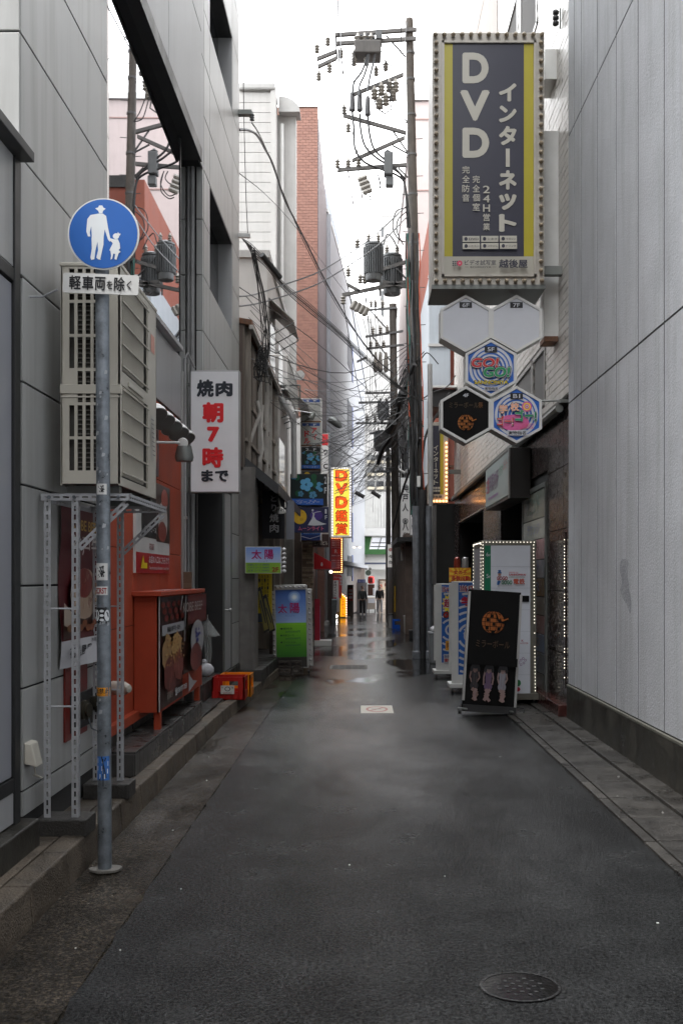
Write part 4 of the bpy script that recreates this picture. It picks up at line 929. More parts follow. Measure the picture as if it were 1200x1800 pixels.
# standing taiyo sign
yq = 17.9; zg = g(yq)
TT = thing('standing_sign', 'tall standing sign with blue sky and green field print, bulbs down both metal sides', 'sign', (X(514, yq), yq, zg), (0, R(-1.2), R(4)))
sc_ = yq / F
def lx_(px): return (px - 514) * sc_
def lz_(py): return (1180 - py) * sc_ + .02
m = MB(); m.box(lx_(484), lx_(543), 0, .16, lz_(1172), lz_(1027)); m.build('cabinet', alu, TT, local=True, bev=.006)
for a, b in ((481, 486), (541, 551)):
    m = MB(); m.box(lx_(a), lx_(b), -.03, .14, lz_(1168), lz_(1033 if a > 500 else 1036)); m.build('side_bar', alu, TT, local=True, bev=.006)
m = MB(); m.box(lx_(485), lx_(541), -.04, .12, lz_(1033), lz_(1025)); m.build('top_bar', alu, TT, local=True, bev=.006)
for i in range(15):
    for a in (483, 546): m = MB() if False else None
fc = Face(lambda u, v: (lx_(u), 0, lz_(v)), (0, -1, 0), TT, local=True)
sky_grad(fc, 487, 1034, 540, 1092, (62, 104, 186), (150, 176, 222), 16); 
for r_, c in ((11, (120, 156, 214)), (8, (160, 190, 230)), (5, (206, 220, 240)), (3, (236, 242, 246))): fc.ell(520, 1047, r_, r_, ink(*c), 20)
sky_grad(fc, 487, 1092, 540, 1152, (124, 190, 36), (44, 110, 26), 14); fc.rect(487, 1152, 540, 1170, ink(40, 36, 34))
fc.text('太', 491, 1059, 507, 1075, mag, .02); fc.text('陽', 512, 1057, 529, 1075, mag, .02); fc.text('たいよう', 504, 1078, 520, 1081, ink(90, 110, 170), 0)
for i, (a, b) in enumerate((('◆前付き', '20分2000円'), ('◆深夜コース', '30分3000円'), ('◆スペシャル', '50分5000円'))):
    fc.text(a, 494, 1100 + i * 12, 515 + i * 3, 1104 + i * 12, ink(20, 60, 30), .01); fc.text(b, 503, 1105.5 + i * 12, 529, 1109.5 + i * 12, ink(30, 80, 60), .01)
fc.build()
me = None
for i in range(15):
    for a in (483.5, 546):
        if me is None:
            q = MB(); q.lathe((0, 0, 0), [(.012, 0), (.022, .02), (.018, .04), (.006, .05)], (0, -1, 0), 8); o = q.build('bulb', clear_bulb, TT, local=True, smooth=True); me = o.data
        else: o = bpy.data.objects.new('bulb', me); COL.objects.link(o); o.parent = TT
        o.location = (lx_(a), -.03, lz_(1040 + i * 9))
for i in range(7): o = bpy.data.objects.new('bulb', me); COL.objects.link(o); o.parent = TT; o.location = (lx_(489 + i * 8), -.04, lz_(1029))
for dx in (-.3, .28):
    m = MB(); m.cyl((dx, -.02, .04), (dx + .03, -.02, .04), .035); m.build('caster', black_m, TT, local=True, smooth=True)
for k, (a, b, c, d) in enumerate(((490, 513, 1161, 1171), (515, 533, 1161, 1170), (491, 509, 1151, 1159), (511, 530, 1151, 1160))):
    x0, x1, z0, z1 = X(a, 17.72), X(b, 17.72), zg + .02 + (0 if k < 2 else .125), zg + .135 + (0 if k < 2 else .12); m = MB()
    m.box(x0, x1, 17.62, 17.76, z0, z0 + .03); m.box(x0, x1, 17.62, 17.76, z1 - .03, z1)
    for t in (0, .46, .9): m.box(x0 + (x1 - x0) * t, x0 + (x1 - x0) * (t + .1), 17.62, 17.76, z0 + .03, z1 - .03)
    single(m, 'hollow_block', M('block_brown', (.05, .042, .036), .9, 0, .3, 8), 'dark hollow block, %s of the blocks weighing down the blue green standing sign' % ['lower left', 'lower right', 'upper left', 'upper right'][k], 'block', 'weight blocks')
m = MB(); x0 = X(553, 27); m.box(x0, x0 + .14, 27, 27.25, g(27) + .02, Z(1066, 27)); m.mi = 1; m.box(x0 - .01, x0 + .45, 26.9, 27.4, g(27), g(27) + .14); m.mi = 2; m.box(x0, x0 + .14, 26.99, 27, g(27) + .1, 1.1); single(m, 'narrow_sign', [ink(150, 60, 150), white_mt, ink(168, 40, 60)], 'narrow purple and red standing sign with white base behind the blue green sign', 'sign')
# ------------------------------------------------------------------ right: grey rendered wall building
G1 = thing('grey_rendered_building', 'blank grey roughcast building with scored vertical joints, nearest on the right', 'building', (4.5, 5, 0))
m = MB(); m.box(2.4145, 12, -3, 11.62, 0, 22); m.build('core_wall', panel_dk, G1)
yj = [11.62, 11.3, 10.94] + [10.94 - .75 * i for i in range(1, 18)]
for z0, z1 in ((.42, 3.69), (3.69, 6.8), (6.8, 9.9), (9.9, 13), (13, 22)):
    for a, b in zip(yj[1:], yj[:-1]):
        m = MB(); m.box(2.41, 2.4145, a + .016, b - .016, z0 + .010, z1 - .010); m.build('wall_panel', stucco, G1)
m = MB(); m.box(2.385, 2.43, -1, 11.6, -.05, .398); m.build('wall_base', base_m, G1, bev=.008)
m = MB(); m.box(2.382, 2.41, -1, 11.61, .398, .418); m.build('drip_edge', M('pale_drip_edge', (.11, .11, .09), .8, 0, .3, 8), G1)
fc = right_wall(2.4085, G1); r_ = random.Random(2)
st = M('damp_stain', (.30, .31, .33), .85, 0, .2, 6, .8, 55); pts = []
prof = [(1.83, .01, .03), (1.81, .0, .07), (1.77, .01, .09), (1.72, .015, .08), (1.66, .0, .06), (1.61, -.01, .07), (1.55, .0, .09), (1.50, -.015, .10), (1.46, -.03, .08), (1.42, -.05, .05), (1.38, -.055, .03), (1.34, -.06, .01)]
pts = [(9.12 + c * 3 + w_ * 1.7 + r_.uniform(-.01, .01), z_) for z_, c, w_ in prof] + [(9.12 + c * 3 - w_ * 1.7 + r_.uniform(-.01, .01), z_) for z_, c, w_ in reversed(prof)]
fc.poly(pts, st); fc.build('stain')
# ------------------------------------------------------------------ tiled building
G2 = thing('tiled_building', 'white tiled building over dark polished granite entrances on the right', 'building', (4, 18, 0))
m = MB(); m.box(2.45, 9, 11.64, 25.9, 3.75, 24)
m.box(2.45, 9, 11.64, 14.8, 0, 3.75); m.box(2.45, 9, 17.3, 19.8, 0, 3.75); m.box(2.45, 9, 24.8, 25.9, 0, 3.75); m.box(2.45, 9, 14.8, 17.3, 2.95, 3.75); m.box(2.45, 9, 19.8, 24.8, 3.04, 3.75); m.box(3.6, 9, 14.8, 24.8, 0, 3.75)
m.build('core_wall', shop_dark, G2)
m = MB(); m.box(2.425, 2.455, 11.62, 25.9, 3.8, 24); m.build('render_bed', grout, G2)
wins = [(13.1, 14.0, 3.98, 4.70), (14.1, 15.5, 3.98, 4.70), (13.7, 15.1, 9.3, 10.7), (15.4, 16.9, 9.3, 10.7), (15.9, 18.2, 4.6, 5.6)]
tm = MB(); z = 3.82; row = 0; r_ = random.Random(9)
while z < 13.6:
    y = 11.64 - (.115 if row % 2 else 0) + .0
    while y < 25.8:
        a, b = max(11.64, y + .004), min(25.9, y + .226)
        if b > a + .02 and not any(w0 - .04 < (a + b) / 2 < w1 + .04 and w2 - .05 < z + .045 < w3 + .05 for w0, w1, w2, w3 in wins) and not (y > 17.6 and z > 9.4):
            o_ = r_.uniform(-.002, .002); n = len(tm.v); x_ = 2.41 + o_
            tm.v += [(x_, a, z + .004), (x_, b, z + .004), (x_, b, z + .089), (x_, a, z + .089), (2.43, a - .004, z), (2.43, b + .004, z), (2.43, b + .004, z + .093), (2.43, a - .004, z + .093)]
            for q in ((0, 3, 2, 1), (4, 0, 1, 5), (3, 7, 6, 2), (4, 7, 3, 0), (1, 2, 6, 5)): tm.f.append(tuple(n + i for i in q)); tm.m.append(0)
        y += .23
    z += .095; row += 1
tm.build('wall_tiles', tile_w, G2, kind='stuff')
m = MB()
z = 3.82
while z < 13.6: m.box(2.412, 2.46, 11.60, 11.637, z + .004, z + .089); z += .095
m.build('corner_tiles', tile_w, G2, kind='stuff')
for a, z0, z1 in ((17.62, 9.45, 13.0), (21.7, 9.45, 13.0), (17.62, 13.0, 16.6), (21.7, 13.0, 16.6), (17.62, 16.6, 20)): m = MB(); m.box(2.395, 2.43, a, a + 4.06, z0, z1 - .03); m.build('wall_panel', beige, G2, bev=.004)
for w0, w1, z0, z1 in wins:
    m = MB(); m.box(2.44, 2.45, w0, w1, z0, z1); wo = m.build('window', glass_dark, G2)
    for a, b, c, d in ((w0 - .03, w0 + .03, z0, z1), (w1 - .03, w1 + .03, z0, z1)): m = MB(); m.box(2.40, 2.45, a, b, c, d); m.build('frame_bar', alu, wo)
    for c in (z0, z1): m = MB(); m.box(2.40, 2.45, w0, w1, c - .03, c + .03); m.build('frame_bar', alu, wo)
m = MB(); m.tube([(2.33, 11.75, 3.66), (2.33, 25.4, 3.66)], .05, 8); m.box(2.33, 2.45, 11.7, 25.8, 3.72, 3.76); m.build('rain_pipe', alu_dk, G2, smooth=True)
# granite cladding slabs
def gran(y0, y1, z0, z1, mt=granite): m = MB(); m.box(2.42, 2.45, y0 + .004, y1 - .004, z0 + .004, z1 - .004); m.build('granite_slab', mt, G2, bev=.002)
for z0, z1 in ((.0, .75), (.75, 1.5), (1.5, 2.25), (2.25, 3.0), (3.0, 3.7)):
    for a, b in ((11.64, 11.95), (11.95, 12.95), (17.3, 18.5), (18.5, 19.8), (24.8, 25.9)): gran(a, b, z0, z1)
for a, b in ((12.95, 14.2), (14.2, 15.6), (15.6, 17.3), (19.8, 21.4), (21.4, 23.1), (23.1, 24.8)): gran(a, b, 3.06, 3.7, granite_red if a > 19 else granite)
m = MB(); m.box(2.41, 2.5, 19.8, 24.8, 3.03, 3.06); m.build('soffit_trim', alu, G2)
m = MB(); m.box(2.41, 2.5, 14.9, 17.3, 2.93, 2.96); m.build('soffit_trim', alu, G2)
m = MB(); m.box(2.30, 2.45, 11.66, 14.6, 0, .17); m.build('base_step', granite_red, G2, bev=.01)
for y_ in (15.5, 16.4, 21, 22.4): m = MB(); m.box(3.3, 3.34, y_, y_ + .05, 0, 3); m.build('door_post', alu_dk, G2)
m = MB(); m.box(3.34, 3.36, 14.8, 24.8, 0, 3); m.build('entrance_glass', glass_dark, G2)
m = MB(); m.box(2.45, 3.6, 14.8, 24.8, 0, .02); m.build('entrance_floor', slab_m, G2)
# directory board in the wall
DB = thing('directory_board', 'tall wall mounted tenant directory with faded panels in grey frame', 'directory board', (2.4, 13.95, .15))
m = MB(); m.box(2.395, 2.42, 12.98, 13.06, .16, 2.92); m.build('frame_bar', alu_dk, DB); m = MB(); m.box(2.395, 2.42, 14.82, 14.9, .16, 2.92); m.build('frame_bar', alu_dk, DB); m = MB(); m.box(2.395, 2.42, 13.06, 14.82, 2.86, 2.92); m.build('frame_bar', alu_dk, DB)
cs = [(126, 132, 122), (176, 180, 172), (172, 140, 140), (160, 166, 174), (140, 118, 92), (160, 162, 156), (180, 146, 148), (140, 158, 184), (140, 148, 154), (112, 116, 110)]
zt = 2.84; hh = [.38, .28, .28, .25, .25, .25, .25, .25, .28, .33]; words = ['フロント', 'ラウンジ', 'クラブ', 'スナック', 'BAR', 'スタジオ', '花', 'GOGO', 'パブ', '']
for i, (c, h_) in enumerate(zip(cs, hh)):
    m = MB(); m.box(2.402, 2.42, 13.07, 14.81, zt - h_ + .012, zt); o = m.build('name_panel', ink(*c, rough=.25), DB, bev=.003)
    if words[i]:
        fc = right_wall(2.402, o); fc.text(words[i], 14.55 - .1 * (i % 3), zt - .05, 13.45, zt - h_ + .08, ink(*random.Random(i).choice([(110, 50, 60), (60, 80, 130), (70, 60, 50), (60, 100, 90)])), .01); fc.build()
    zt -= h_
# projecting lightbox over entrance
LB = thing('lightbox_sign', 'white box sign with small faded coloured lettering above the granite entrance', 'sign', (2.26, 15.5, 2.8))
m = MB(); m.box(2.11, 2.41, 14.2, 16.9, 2.80, 3.52); m.build('box', M('lightbox_case', (.045, .045, .045), .35, .2), LB, bev=.006)
m = MB(); m.box(2.100, 2.112, 14.25, 16.85, 2.85, 3.47); m.build('panel', ink(150, 160, 158), LB)
m = MB(); m.box(2.095, 2.12, 14.2, 14.25, 2.8, 3.52); m.build('edge_frame', alu, LB)
fc = right_wall(2.10, LB); fc.text('無料案内所', 16.6, 3.35, 15.3, 3.05, ink(110, 80, 110), .01); fc.text('三宮', 16.75, 3.3, 16.4, 3.05, ink(170, 70, 80), .02); fc.text('クラブ', 15.15, 3.36, 14.8, 3.2, ink(80, 140, 110), .01); fc.text('ゴーゴー', 14.72, 3.4, 14.35, 3.25, ink(190, 90, 90), .01); fc.rect(16.5, 2.98, 15.3, 2.94, ink(130, 100, 140)); fc.build()
# glowing dots added on the granite corner as the sign leds' reflection
LS = thing('led_reflection', 'vertical row of tiny glowing dots painting the led reflection in the granite corner', 'led reflection', (2.41, 11.8, .3))
m = MB(); m.box(2.406, 2.42, 11.79, 11.81, .35, 2.2); m.build('channel', granite, LS)  # granite bar added to carry the reflection dots
me = None; r_ = random.Random(4)
for i in range(46):
    if r_.random() < .25: continue
    if me is None: q = MB(); q.ball((0, 0, 0), .0065, 6); o = q.build('led', M('led_reflection_glow', (1, .9, .72), .4, var=0, emit=1.2), LS, local=True); me = o.data
    else: o = bpy.data.objects.new('led', me); COL.objects.link(o); o.parent = LS
    o.location = Vector((2.403, 11.8, .4 + i * .038)) - LS.location
# ------------------------------------------------------------------ big DVD sign
ys_ = 11.8
DV = thing('large_dvd_sign', 'large dark blue and yellow DVD internet sign framed with unlit bulbs, high on the right', 'sign', (1.5, 12.1, Z(505, ys_)))
case = M('cream_sign_case', (.43, .40, .35), .4, .1, .08, 3, streak=.25)
x0, x1, z0, z1 = X(760, ys_), X(956, ys_), Z(505, ys_), Z(57, ys_)
m = MB(); m.box(x0, x1, ys_, 12.5, z0, z1); m.build('case', case, DV, bev=.008)
m = MB(); m.box(x0 - .01, x1 + .01, ys_ - .01, 12.51, z0 - .02, z0 + .03); m.build('bottom_edge', alu_dk, DV)
for a, b, c, d in ((776, 780, 73, 487), (937, 941, 73, 487), (776, 941, 73, 77), (776, 941, 483, 487)):
    m = MB(); m.box(X(a, ys_), X(b, ys_), ys_ - .03, ys_ + .0, Z(d, ys_), Z(c, ys_)); m.build('inner_frame', case, DV)
navy = ink(40, 40, 56); yel = ink(168, 156, 32); ctx = ink(182, 178, 166)
fc = front(ys_ - .004, DV); fc.sep = 12
fc.rect(780, 77, 937, 451, yel); fc.rect(795, 77, 920, 451, navy); fc.rect(780, 451, 937, 484, ink(168, 164, 152))
fc.text('D', 812, 93, 858, 147, ctx, .045); fc.text('V', 808, 159, 860, 213, ctx, .045); fc.text('D', 812, 225, 859, 278, ctx, .045)
for ch, a, b in (('イ', 147, 179), ('ン', 186, 216), ('タ', 222, 256), ('ネ', 300, 334), ('ッ', 341, 370), ('ト', 377, 408)): fc.text(ch, 876, a, 907, b, ctx, .05)
fc.rect(888, 262, 895, 294, ctx)
fc.vtext('完全防音', 818, 291, 357, 13, ctx, .012, .8); fc.vtext('完全個室', 836, 308, 373, 13, ctx, .012, .8); fc.vtext('24H営業', 854, 326, 408, 12, ctx, .012, .8)
for i, t in enumerate(('DVD', 'シネマ', 'マガジン', 'インターネット', 'シャワールーム', 'ドリンク')):
    a = 812 + (i % 3) * 32.5; b = 416 + (i // 3) * 13; fc.rect(a, b, a + 30, b + 10.5, ctx); fc.ell(a + 6, b + 5.2, 3, 3.4, navy, 12); fc.text(t, a + 11, b + 3.6, a + 28, b + 7.4, navy, .01)
for i in range(3):
    for j in range(3): fc.rect(794 + i * 3.2, 461 + j * 3.2, 796.4 + i * 3.2, 463.4 + j * 3.2, navy)
fc.ell(806.5, 465.5, 4.6, 4.8, ink(196, 60, 90), 16); fc.ell(806.5, 465.5, 1.3, 1.4, ctx, 8)
fc.text('ビデオ試写室', 815, 460, 870, 469, navy, .012); fc.text('ー ECHIGOYA ー', 816, 471, 870, 474, navy, .01); fc.text('越後屋', 875, 459, 925, 474, navy, .03); fc.build()
pts = [(X(764.5 + i * 15.55, ys_), ys_ - .004, Z(63, ys_)) for i in range(13)] + [(X(766 + i * 15.4, ys_), ys_ - .004, Z(495, ys_)) for i in range(13)]
pts += [(X(766, ys_), ys_ - .004, Z(78 + i * 15.95, ys_)) for i in range(26)] + [(X(949.5, ys_), ys_ - .004, Z(78 + i * 15.95, ys_)) for i in range(26)]
bulb_row(DV, pts, .028, bulb_m)
for k in range(2): m = MB(); m.box(x1, 2.42, 11.95 + k * .35, 12.05 + k * .35, z0 + .2 + k * 1.6, z0 + .3 + k * 1.6); m.build('mounting_arm', alu_dk, DV)
o = thing('sign_mount_column', 'pale steel box column with rusty foot behind the big DVD sign', 'sign column', (2.32, 12.4, Z(600, 12.2)))
m = MB(); m.box(X(955, 12.2), 2.412, 12.2, 12.5, Z(592, 12.2), Z(230, 12.2)); m.build('column', white_mt, o, bev=.004)
m = MB(); m.box(X(955, 12.2) + .005, 2.405, 12.195, 12.49, Z(600, 12.2), Z(591, 12.2)); m.build('rusty_foot', rust, o)
o = thing('wall_unit', 'small pale metal box on tiled wall beside the top of the DVD sign', 'wall box', (2.3, 12.4, Z(140, 12.3)))
m = MB(); m.box(X(957, 12.3), 2.412, 12.3, 12.8, Z(139, 12.3), Z(86, 12.3)); m.build('box', white_mt, o, bev=.005)
o = thing('insulator_group', 'three black knobs on the tiled wall corner above the wall box', 'wall fixture', (2.36, 12, Z(45, 12)))
for i in range(3): m = MB(); c = W(981, 22 + i * 9.5, 12); m.lathe(c, [(.02, 0), (.035, .03), (.035, .05), (.02, .07)], (-1, 0, 0), 10); m.build('knob', black_m, o, smooth=True)
m = MB(); m.cyl(W(984, 15, 12), W(984, 50, 12), .01); m.build('rod', alu_dk, o)
# ------------------------------------------------------------------ hexagonal signs
yh = 11.9
def hexsign(cx, cy, mat, lab, deco):
    w_ = 44.5; hgt = 50.5
    t = thing('hexagonal_sign', lab, 'sign', W(cx, cy + hgt, yh + .13), group='hexagonal floor signs on the right wall')
    P6 = [(cx, cy - hgt), (cx + w_, cy - hgt / 2), (cx + w_, cy + hgt / 2), (cx, cy + hgt), (cx - w_, cy + hgt / 2), (cx - w_, cy - hgt / 2)]
    m = MB(); m.prism([W(a, b, yh) for a, b in P6], (0, .26, 0)); m.build('case', white_mt, t, fix=True, bev=.006)
    for (a, b), (c, d) in zip(P6, P6[1:] + P6[:1]):
        k = .90; q = [W(a, b, yh), W(c, d, yh), W(cx + (c - cx) * k, cy + (d - cy) * k, yh), W(cx + (a - cx) * k, cy + (b - cy) * k, yh)]
        m = MB(); m.prism([p - Vector((0, .0, 0)) for p in q], (0, -.014, 0)); m.build('rim', white_mt, t, fix=True)
    fc = front(yh - .002, t); k = .895; fc.poly([(cx + (a - cx) * k, cy + (b - cy) * k) for a, b in P6], mat); fc.inside = lambda u, v: abs(u - cx) < w_ * .87 and abs(v - cy) < hgt * .88 * (1 - abs(u - cx) / (w_ * 1.78))
    deco(fc, cx, cy); fc.build(); return t
wh = ink(196, 198, 204); hb = ink(36, 94, 180)
def tagf(fc, cx, cy, t, dy=-37): fc.rect(cx - 11, cy + dy - 1, cx + 11, cy + dy + 9.5, black_i); fc.text(t, cx - 6, cy + dy + 1, cx + 6, cy + dy + 8, wh, .01)
hexsign(818, 569, wh, 'blank white hexagonal sign marked 6F, upper left of the cluster', lambda f, x, y: tagf(f, x, y, '6F'))
hexsign(907, 569, wh, 'blank white hexagonal sign marked 7F, upper right of the cluster', lambda f, x, y: tagf(f, x, y, '7F'))
def swirl(fc, cx, cy):
    for r in (38, 31, 24, 17, 10): fc.ring(cx, cy, r, r, .1 + .02 * (38 / r), wh, 40, clip=fc.inside)
def d5(fc, cx, cy):
    swirl(fc, cx, cy); tagf(fc, cx, cy, '5F'); R_, G_ = ink(190, 44, 44), ink(20, 140, 84)
    for t, a, b, c, d, col in (('GO!', 827, 629, 876, 647, R_), ('GO!', 848, 645, 896, 664, G_)):
        fc.text(t, a - 1.2, b - 1.2, c + 1.2, d + 1.5, black_i, .09, .05); fc.text(t, a, b, c, d, wh, .06, .05); fc.text(t, a + .8, b + .8, c - .8, d - .8, col, .035, .05)
    fc.text('SANNOMIYA', 832, 668.5, 893, 676, black_i, .05); fc.text('SANNOMIYA', 833, 669, 892, 675.5, ink(226, 204, 40), .025); fc.rect(850, 680, 876, 687, wh); fc.text('実物指名', 851, 681, 874, 686, black_i, .01)
hexsign(862, 647, hb, 'hexagonal sign with blue swirl and red and green lettering marked 5F', d5)
def ball_logo(fc, u, v, r, col, bk_):
    fc.ell(u, v, r, r, col, 28)
    for i in (-2, -1, 0, 1, 2):
        hw = math.sqrt(max(0, 1 - (i / 2.6) ** 2)) * r; fc.line([(u - hw, v + i * r * .37), (u + hw, v + i * r * .37)], r * .05, bk_)
    for k in (-.75, -.3, .3, .75):
        fc.line([(u + k * r * math.cos(R(a)), v + r * math.sin(R(a))) for a in range(-90, 91, 15)], r * .05, bk_)
    for a, b in ((-.5, -.2), (.05, .17), (-.15, -.55), (.5, .55), (-.55, .52), (.0, .85)): fc.rect(u + a * r - r * .13, v + b * r - r * .13, u + a * r + r * .15, v + b * r + r * .14, bk_)
    fc.poly([(u + r * .2, v - r * .9), (u + r * .45, v - r * .35), (u + r * .6, v - r * .75), (u + r * .75, v - r * .2), (u + r * 1.25, v - r * .45), (u + r * .95, v + r * .1), (u + r * .45, v - r * .05), (u + r * .3, v - r * .3)], bk_)
    fc.line([(u + r * .3, v - r * .9), (u + r * .5, v - r * .3), (u + r * .65, v - r * .7), (u + r * .75, v - r * .15), (u + r * 1.3, v - r * .4)], r * .1, col)
def d4(fc, cx, cy):
    fc.text('4F', cx - 5, cy - 37, cx + 5, cy - 31, wh, .01); fc.text('ミラーボール', cx - 29, cy - 22, cx + 22, cy - 12, ink(70, 52, 24), 0); fc.text('祭', cx + 22, cy - 22, cx + 30, cy - 12, ink(110, 70, 26), 0); ball_logo(fc, cx, cy + 14, 14, ink(168, 98, 26), ink(9, 9, 9, rough=.6))
hexsign(818, 729, ink(9, 9, 9, rough=.6), 'black hexagonal sign with orange mirror ball emblem marked 4F', d4)
def d1(fc, cx, cy):
    swirl(fc, cx, cy); tagf(fc, cx, cy, 'B1'); pk = ink(206, 96, 150); fc.ell(cx - 5, cy + 14, 27, 14, pk, 24); fc.ell(cx + 18, cy - 14, 9, 9, pk, 16); fc.ring(cx + 18, cy - 14, 6.5, 6.5, .3, ink(240, 210, 60), 20); fc.ring(cx + 18, cy - 14, 3, 3, .4, wh, 14)
    for t, a, b, c, d, col in (('学', -31, -17, -16, -2, ink(230, 170, 140)), ('校', -11, -21, 4, -6, ink(230, 170, 140)), ('ゴー!', -34, 3, -6, 20, ink(206, 50, 60)), ('ゴー!', -3, -8, 34, 12, ink(20, 134, 84))):
        fc.text(t, cx + a - 1, cy + b - 1, cx + c + 1, cy + d + 1, black_i, .09); fc.text(t, cx + a - .3, cy + b - .3, cx + c + .3, cy + d + .3, wh, .07); fc.text(t, cx + a, cy + b, cx + c, cy + d, col, .03)
    fc.text('GOGO!', cx + 8, cy + 16, cx + 30, cy + 20, ink(206, 96, 130), .02); fc.text('SCHOOL', cx + 5, cy + 21, cx + 30, cy + 25, ink(206, 96, 130), .02)
    fc.rect(cx - 17, cy + 28, cx + 18, cy + 37, wh); fc.text('実物指名', cx - 15, cy + 29, cx + 16, cy + 36, black_i, .01)
hexsign(907, 729, hb, 'hexagonal sign with blue swirl and pink school lettering marked B1', d1)
m = MB()
m.cyl(W(950, 705, 12.1), (2.41, 12.0, Z(704, 12)), .012); single(m, 'bracket_rod', alu_dk, 'thin steel rod tying lower hexagonal sign to the wall', 'bracket')
# ------------------------------------------------------------------ standing signs on the right pavement
yd = 13.0; zp_ = g(13) + .03
DS = thing('standing_directory', 'tall free standing white directory lightbox edged with lit led dots, green strip at left', 'sign', (1.95, 13.4, zp_))
x0, x1, z0, z1 = X(846, yd), X(942, yd), Z(1232, yd), Z(950, yd)
frm = M('champagne_frame', (.17, .165, .14), .4, .4, .1, 5)
m = MB(); m.box(x0, x1, yd, 13.95, z0 + .1, z1); m.build('case', frm, DS, bev=.005)
m = MB(); m.box(X(853, yd), X(931, yd), yd - .006, yd, Z(1222, yd), Z(959, yd)); m.build('panel', ink(186, 190, 198, emit=.05), DS)
m = MB(); m.box(x0 - .006, x0, yd + .1, 13.85, z0 + .2, z1 - .1); m.build('side_panel', ink(150, 154, 160), DS)
m = MB(); m.box(x0 - .03, x1 + .1, yd - .04, 14.0, z0 + .02, z0 + .10); m.build('base', frm, DS)
for x_ in (x0 + .05, x1 - .03):
    for y_ in (yd + .02, 13.9): m = MB(); m.cyl((x_, y_, g(13)), (x_, y_, z0 + .03), .03); m.build('foot', black_m, DS)
fc = front(yd - .006, DS); gr = ink(0, 112, 78)
fc.rect(851, 959, 862, 1215, gr)
for i, t in enumerate('654321'): fc.text(t, 854, 971 + 38 * i + (6 if i > 1 else 0), 858, 978 + 38 * i + (6 if i > 1 else 0), wh, 0); fc.text('F', 859, 974 + 38 * i + (6 if i > 1 else 0), 861.5, 978 + 38 * i + (6 if i > 1 else 0), wh, 0)
for i in range(6): fc.rect(862, 995.5 + 38 * i, 931, 996.1 + 38 * i, ink(160, 164, 172))
fc.rect(862, 1047, 929, 1058, ink(14, 16, 18)); 
fc.ell(877, 1007, 4, 2, ink(40, 90, 150), 10); fc.ell(877, 1003.5, 3, 1.8, ink(40, 90, 150), 8); fc.ell(877, 1010, 3, 2.4, ink(170, 130, 110), 10); fc.poly([(873, 1022), (876, 1020), (879, 1022), (876, 1028), (872, 1028)], ink(40, 90, 150))
fc.text('GOGO', 872, 1013, 891, 1020, ink(150, 40, 50), .05); fc.text('GOGO', 880, 1020, 899, 1027.5, ink(20, 100, 60), .05); fc.text('電鉄', 901, 1017, 921, 1027, ink(180, 80, 60), .03); fc.text('SANNOMIYA!', 893, 1008.5, 923, 1012, ink(170, 40, 50), .04); fc.text('会員制痴漢', 893, 1005, 910, 1008, ink(190, 110, 120), 0) if False else fc.text('超特急', 893, 1005, 910, 1008, ink(190, 110, 120), 0); fc.text('GOGO DENTETSU', 893, 1013.5, 921, 1015.5, ink(90, 130, 90), 0)
fc.text('K', 915, 1124, 919, 1128, ink(150, 40, 60), .02); fc.text('HOSTER', 913, 1129, 927, 1132, ink(150, 40, 60), .01); 
for a, b in ((914, 1160), (918, 1157), (922, 1160), (919, 1165), (914, 1168), (910, 1164)): fc.ring(a, b, 2.2, 2.2, .35, ink(110, 40, 110), 12)
fc.ell(909, 1200, 5, 6, ink(30, 110, 60), 12); fc.ell(908, 1211, 5, 4, ink(180, 50, 70), 12); fc.build()
leds = []
r_ = random.Random(11)
def ledline(p, q, n):
    for i in range(n):
        if (i // 6) % 5 == 4 and r_.random() < .6: continue
        leds.append(Vector(p).lerp(Vector(q), i / max(1, n - 1)))
ledline((X(848, yd), yd - .008, Z(953, yd)), (X(938, yd), yd - .008, Z(953, yd)), 16)
ledline((X(937, yd), yd - .008, Z(958, yd)), (X(940, yd), yd - .008, Z(1226, yd)), 46)
ledline((X(848, yd), yd - .008, Z(958, yd)), (X(848, yd), yd - .008, Z(1226, yd)), 46)
ledline((X(915, yd), yd - .008, Z(1227, yd)), (X(938, yd), yd - .008, Z(1227, yd)), 5)
ledline((x0 - .008, yd + .03, z1 - .05), (x0 - .008, yd + .03, z0 + .2), 40); ledline((x0 - .008, 13.9, z1 - .05), (x0 - .008, 13.9, z0 + .2), 40); ledline((x0 - .008, yd + .05, z1 - .03), (x0 - .008, 13.9, z1 - .03), 12)
me = None
for p in leds:
    if me is None: q = MB(); q.ball((0, 0, 0), .0062, 6); o = q.build('led', led_m, DS, local=True); me = o.data
    else: o = bpy.data.objects.new('led', me); COL.objects.link(o); o.parent = DS
    o.location = p - DS.location
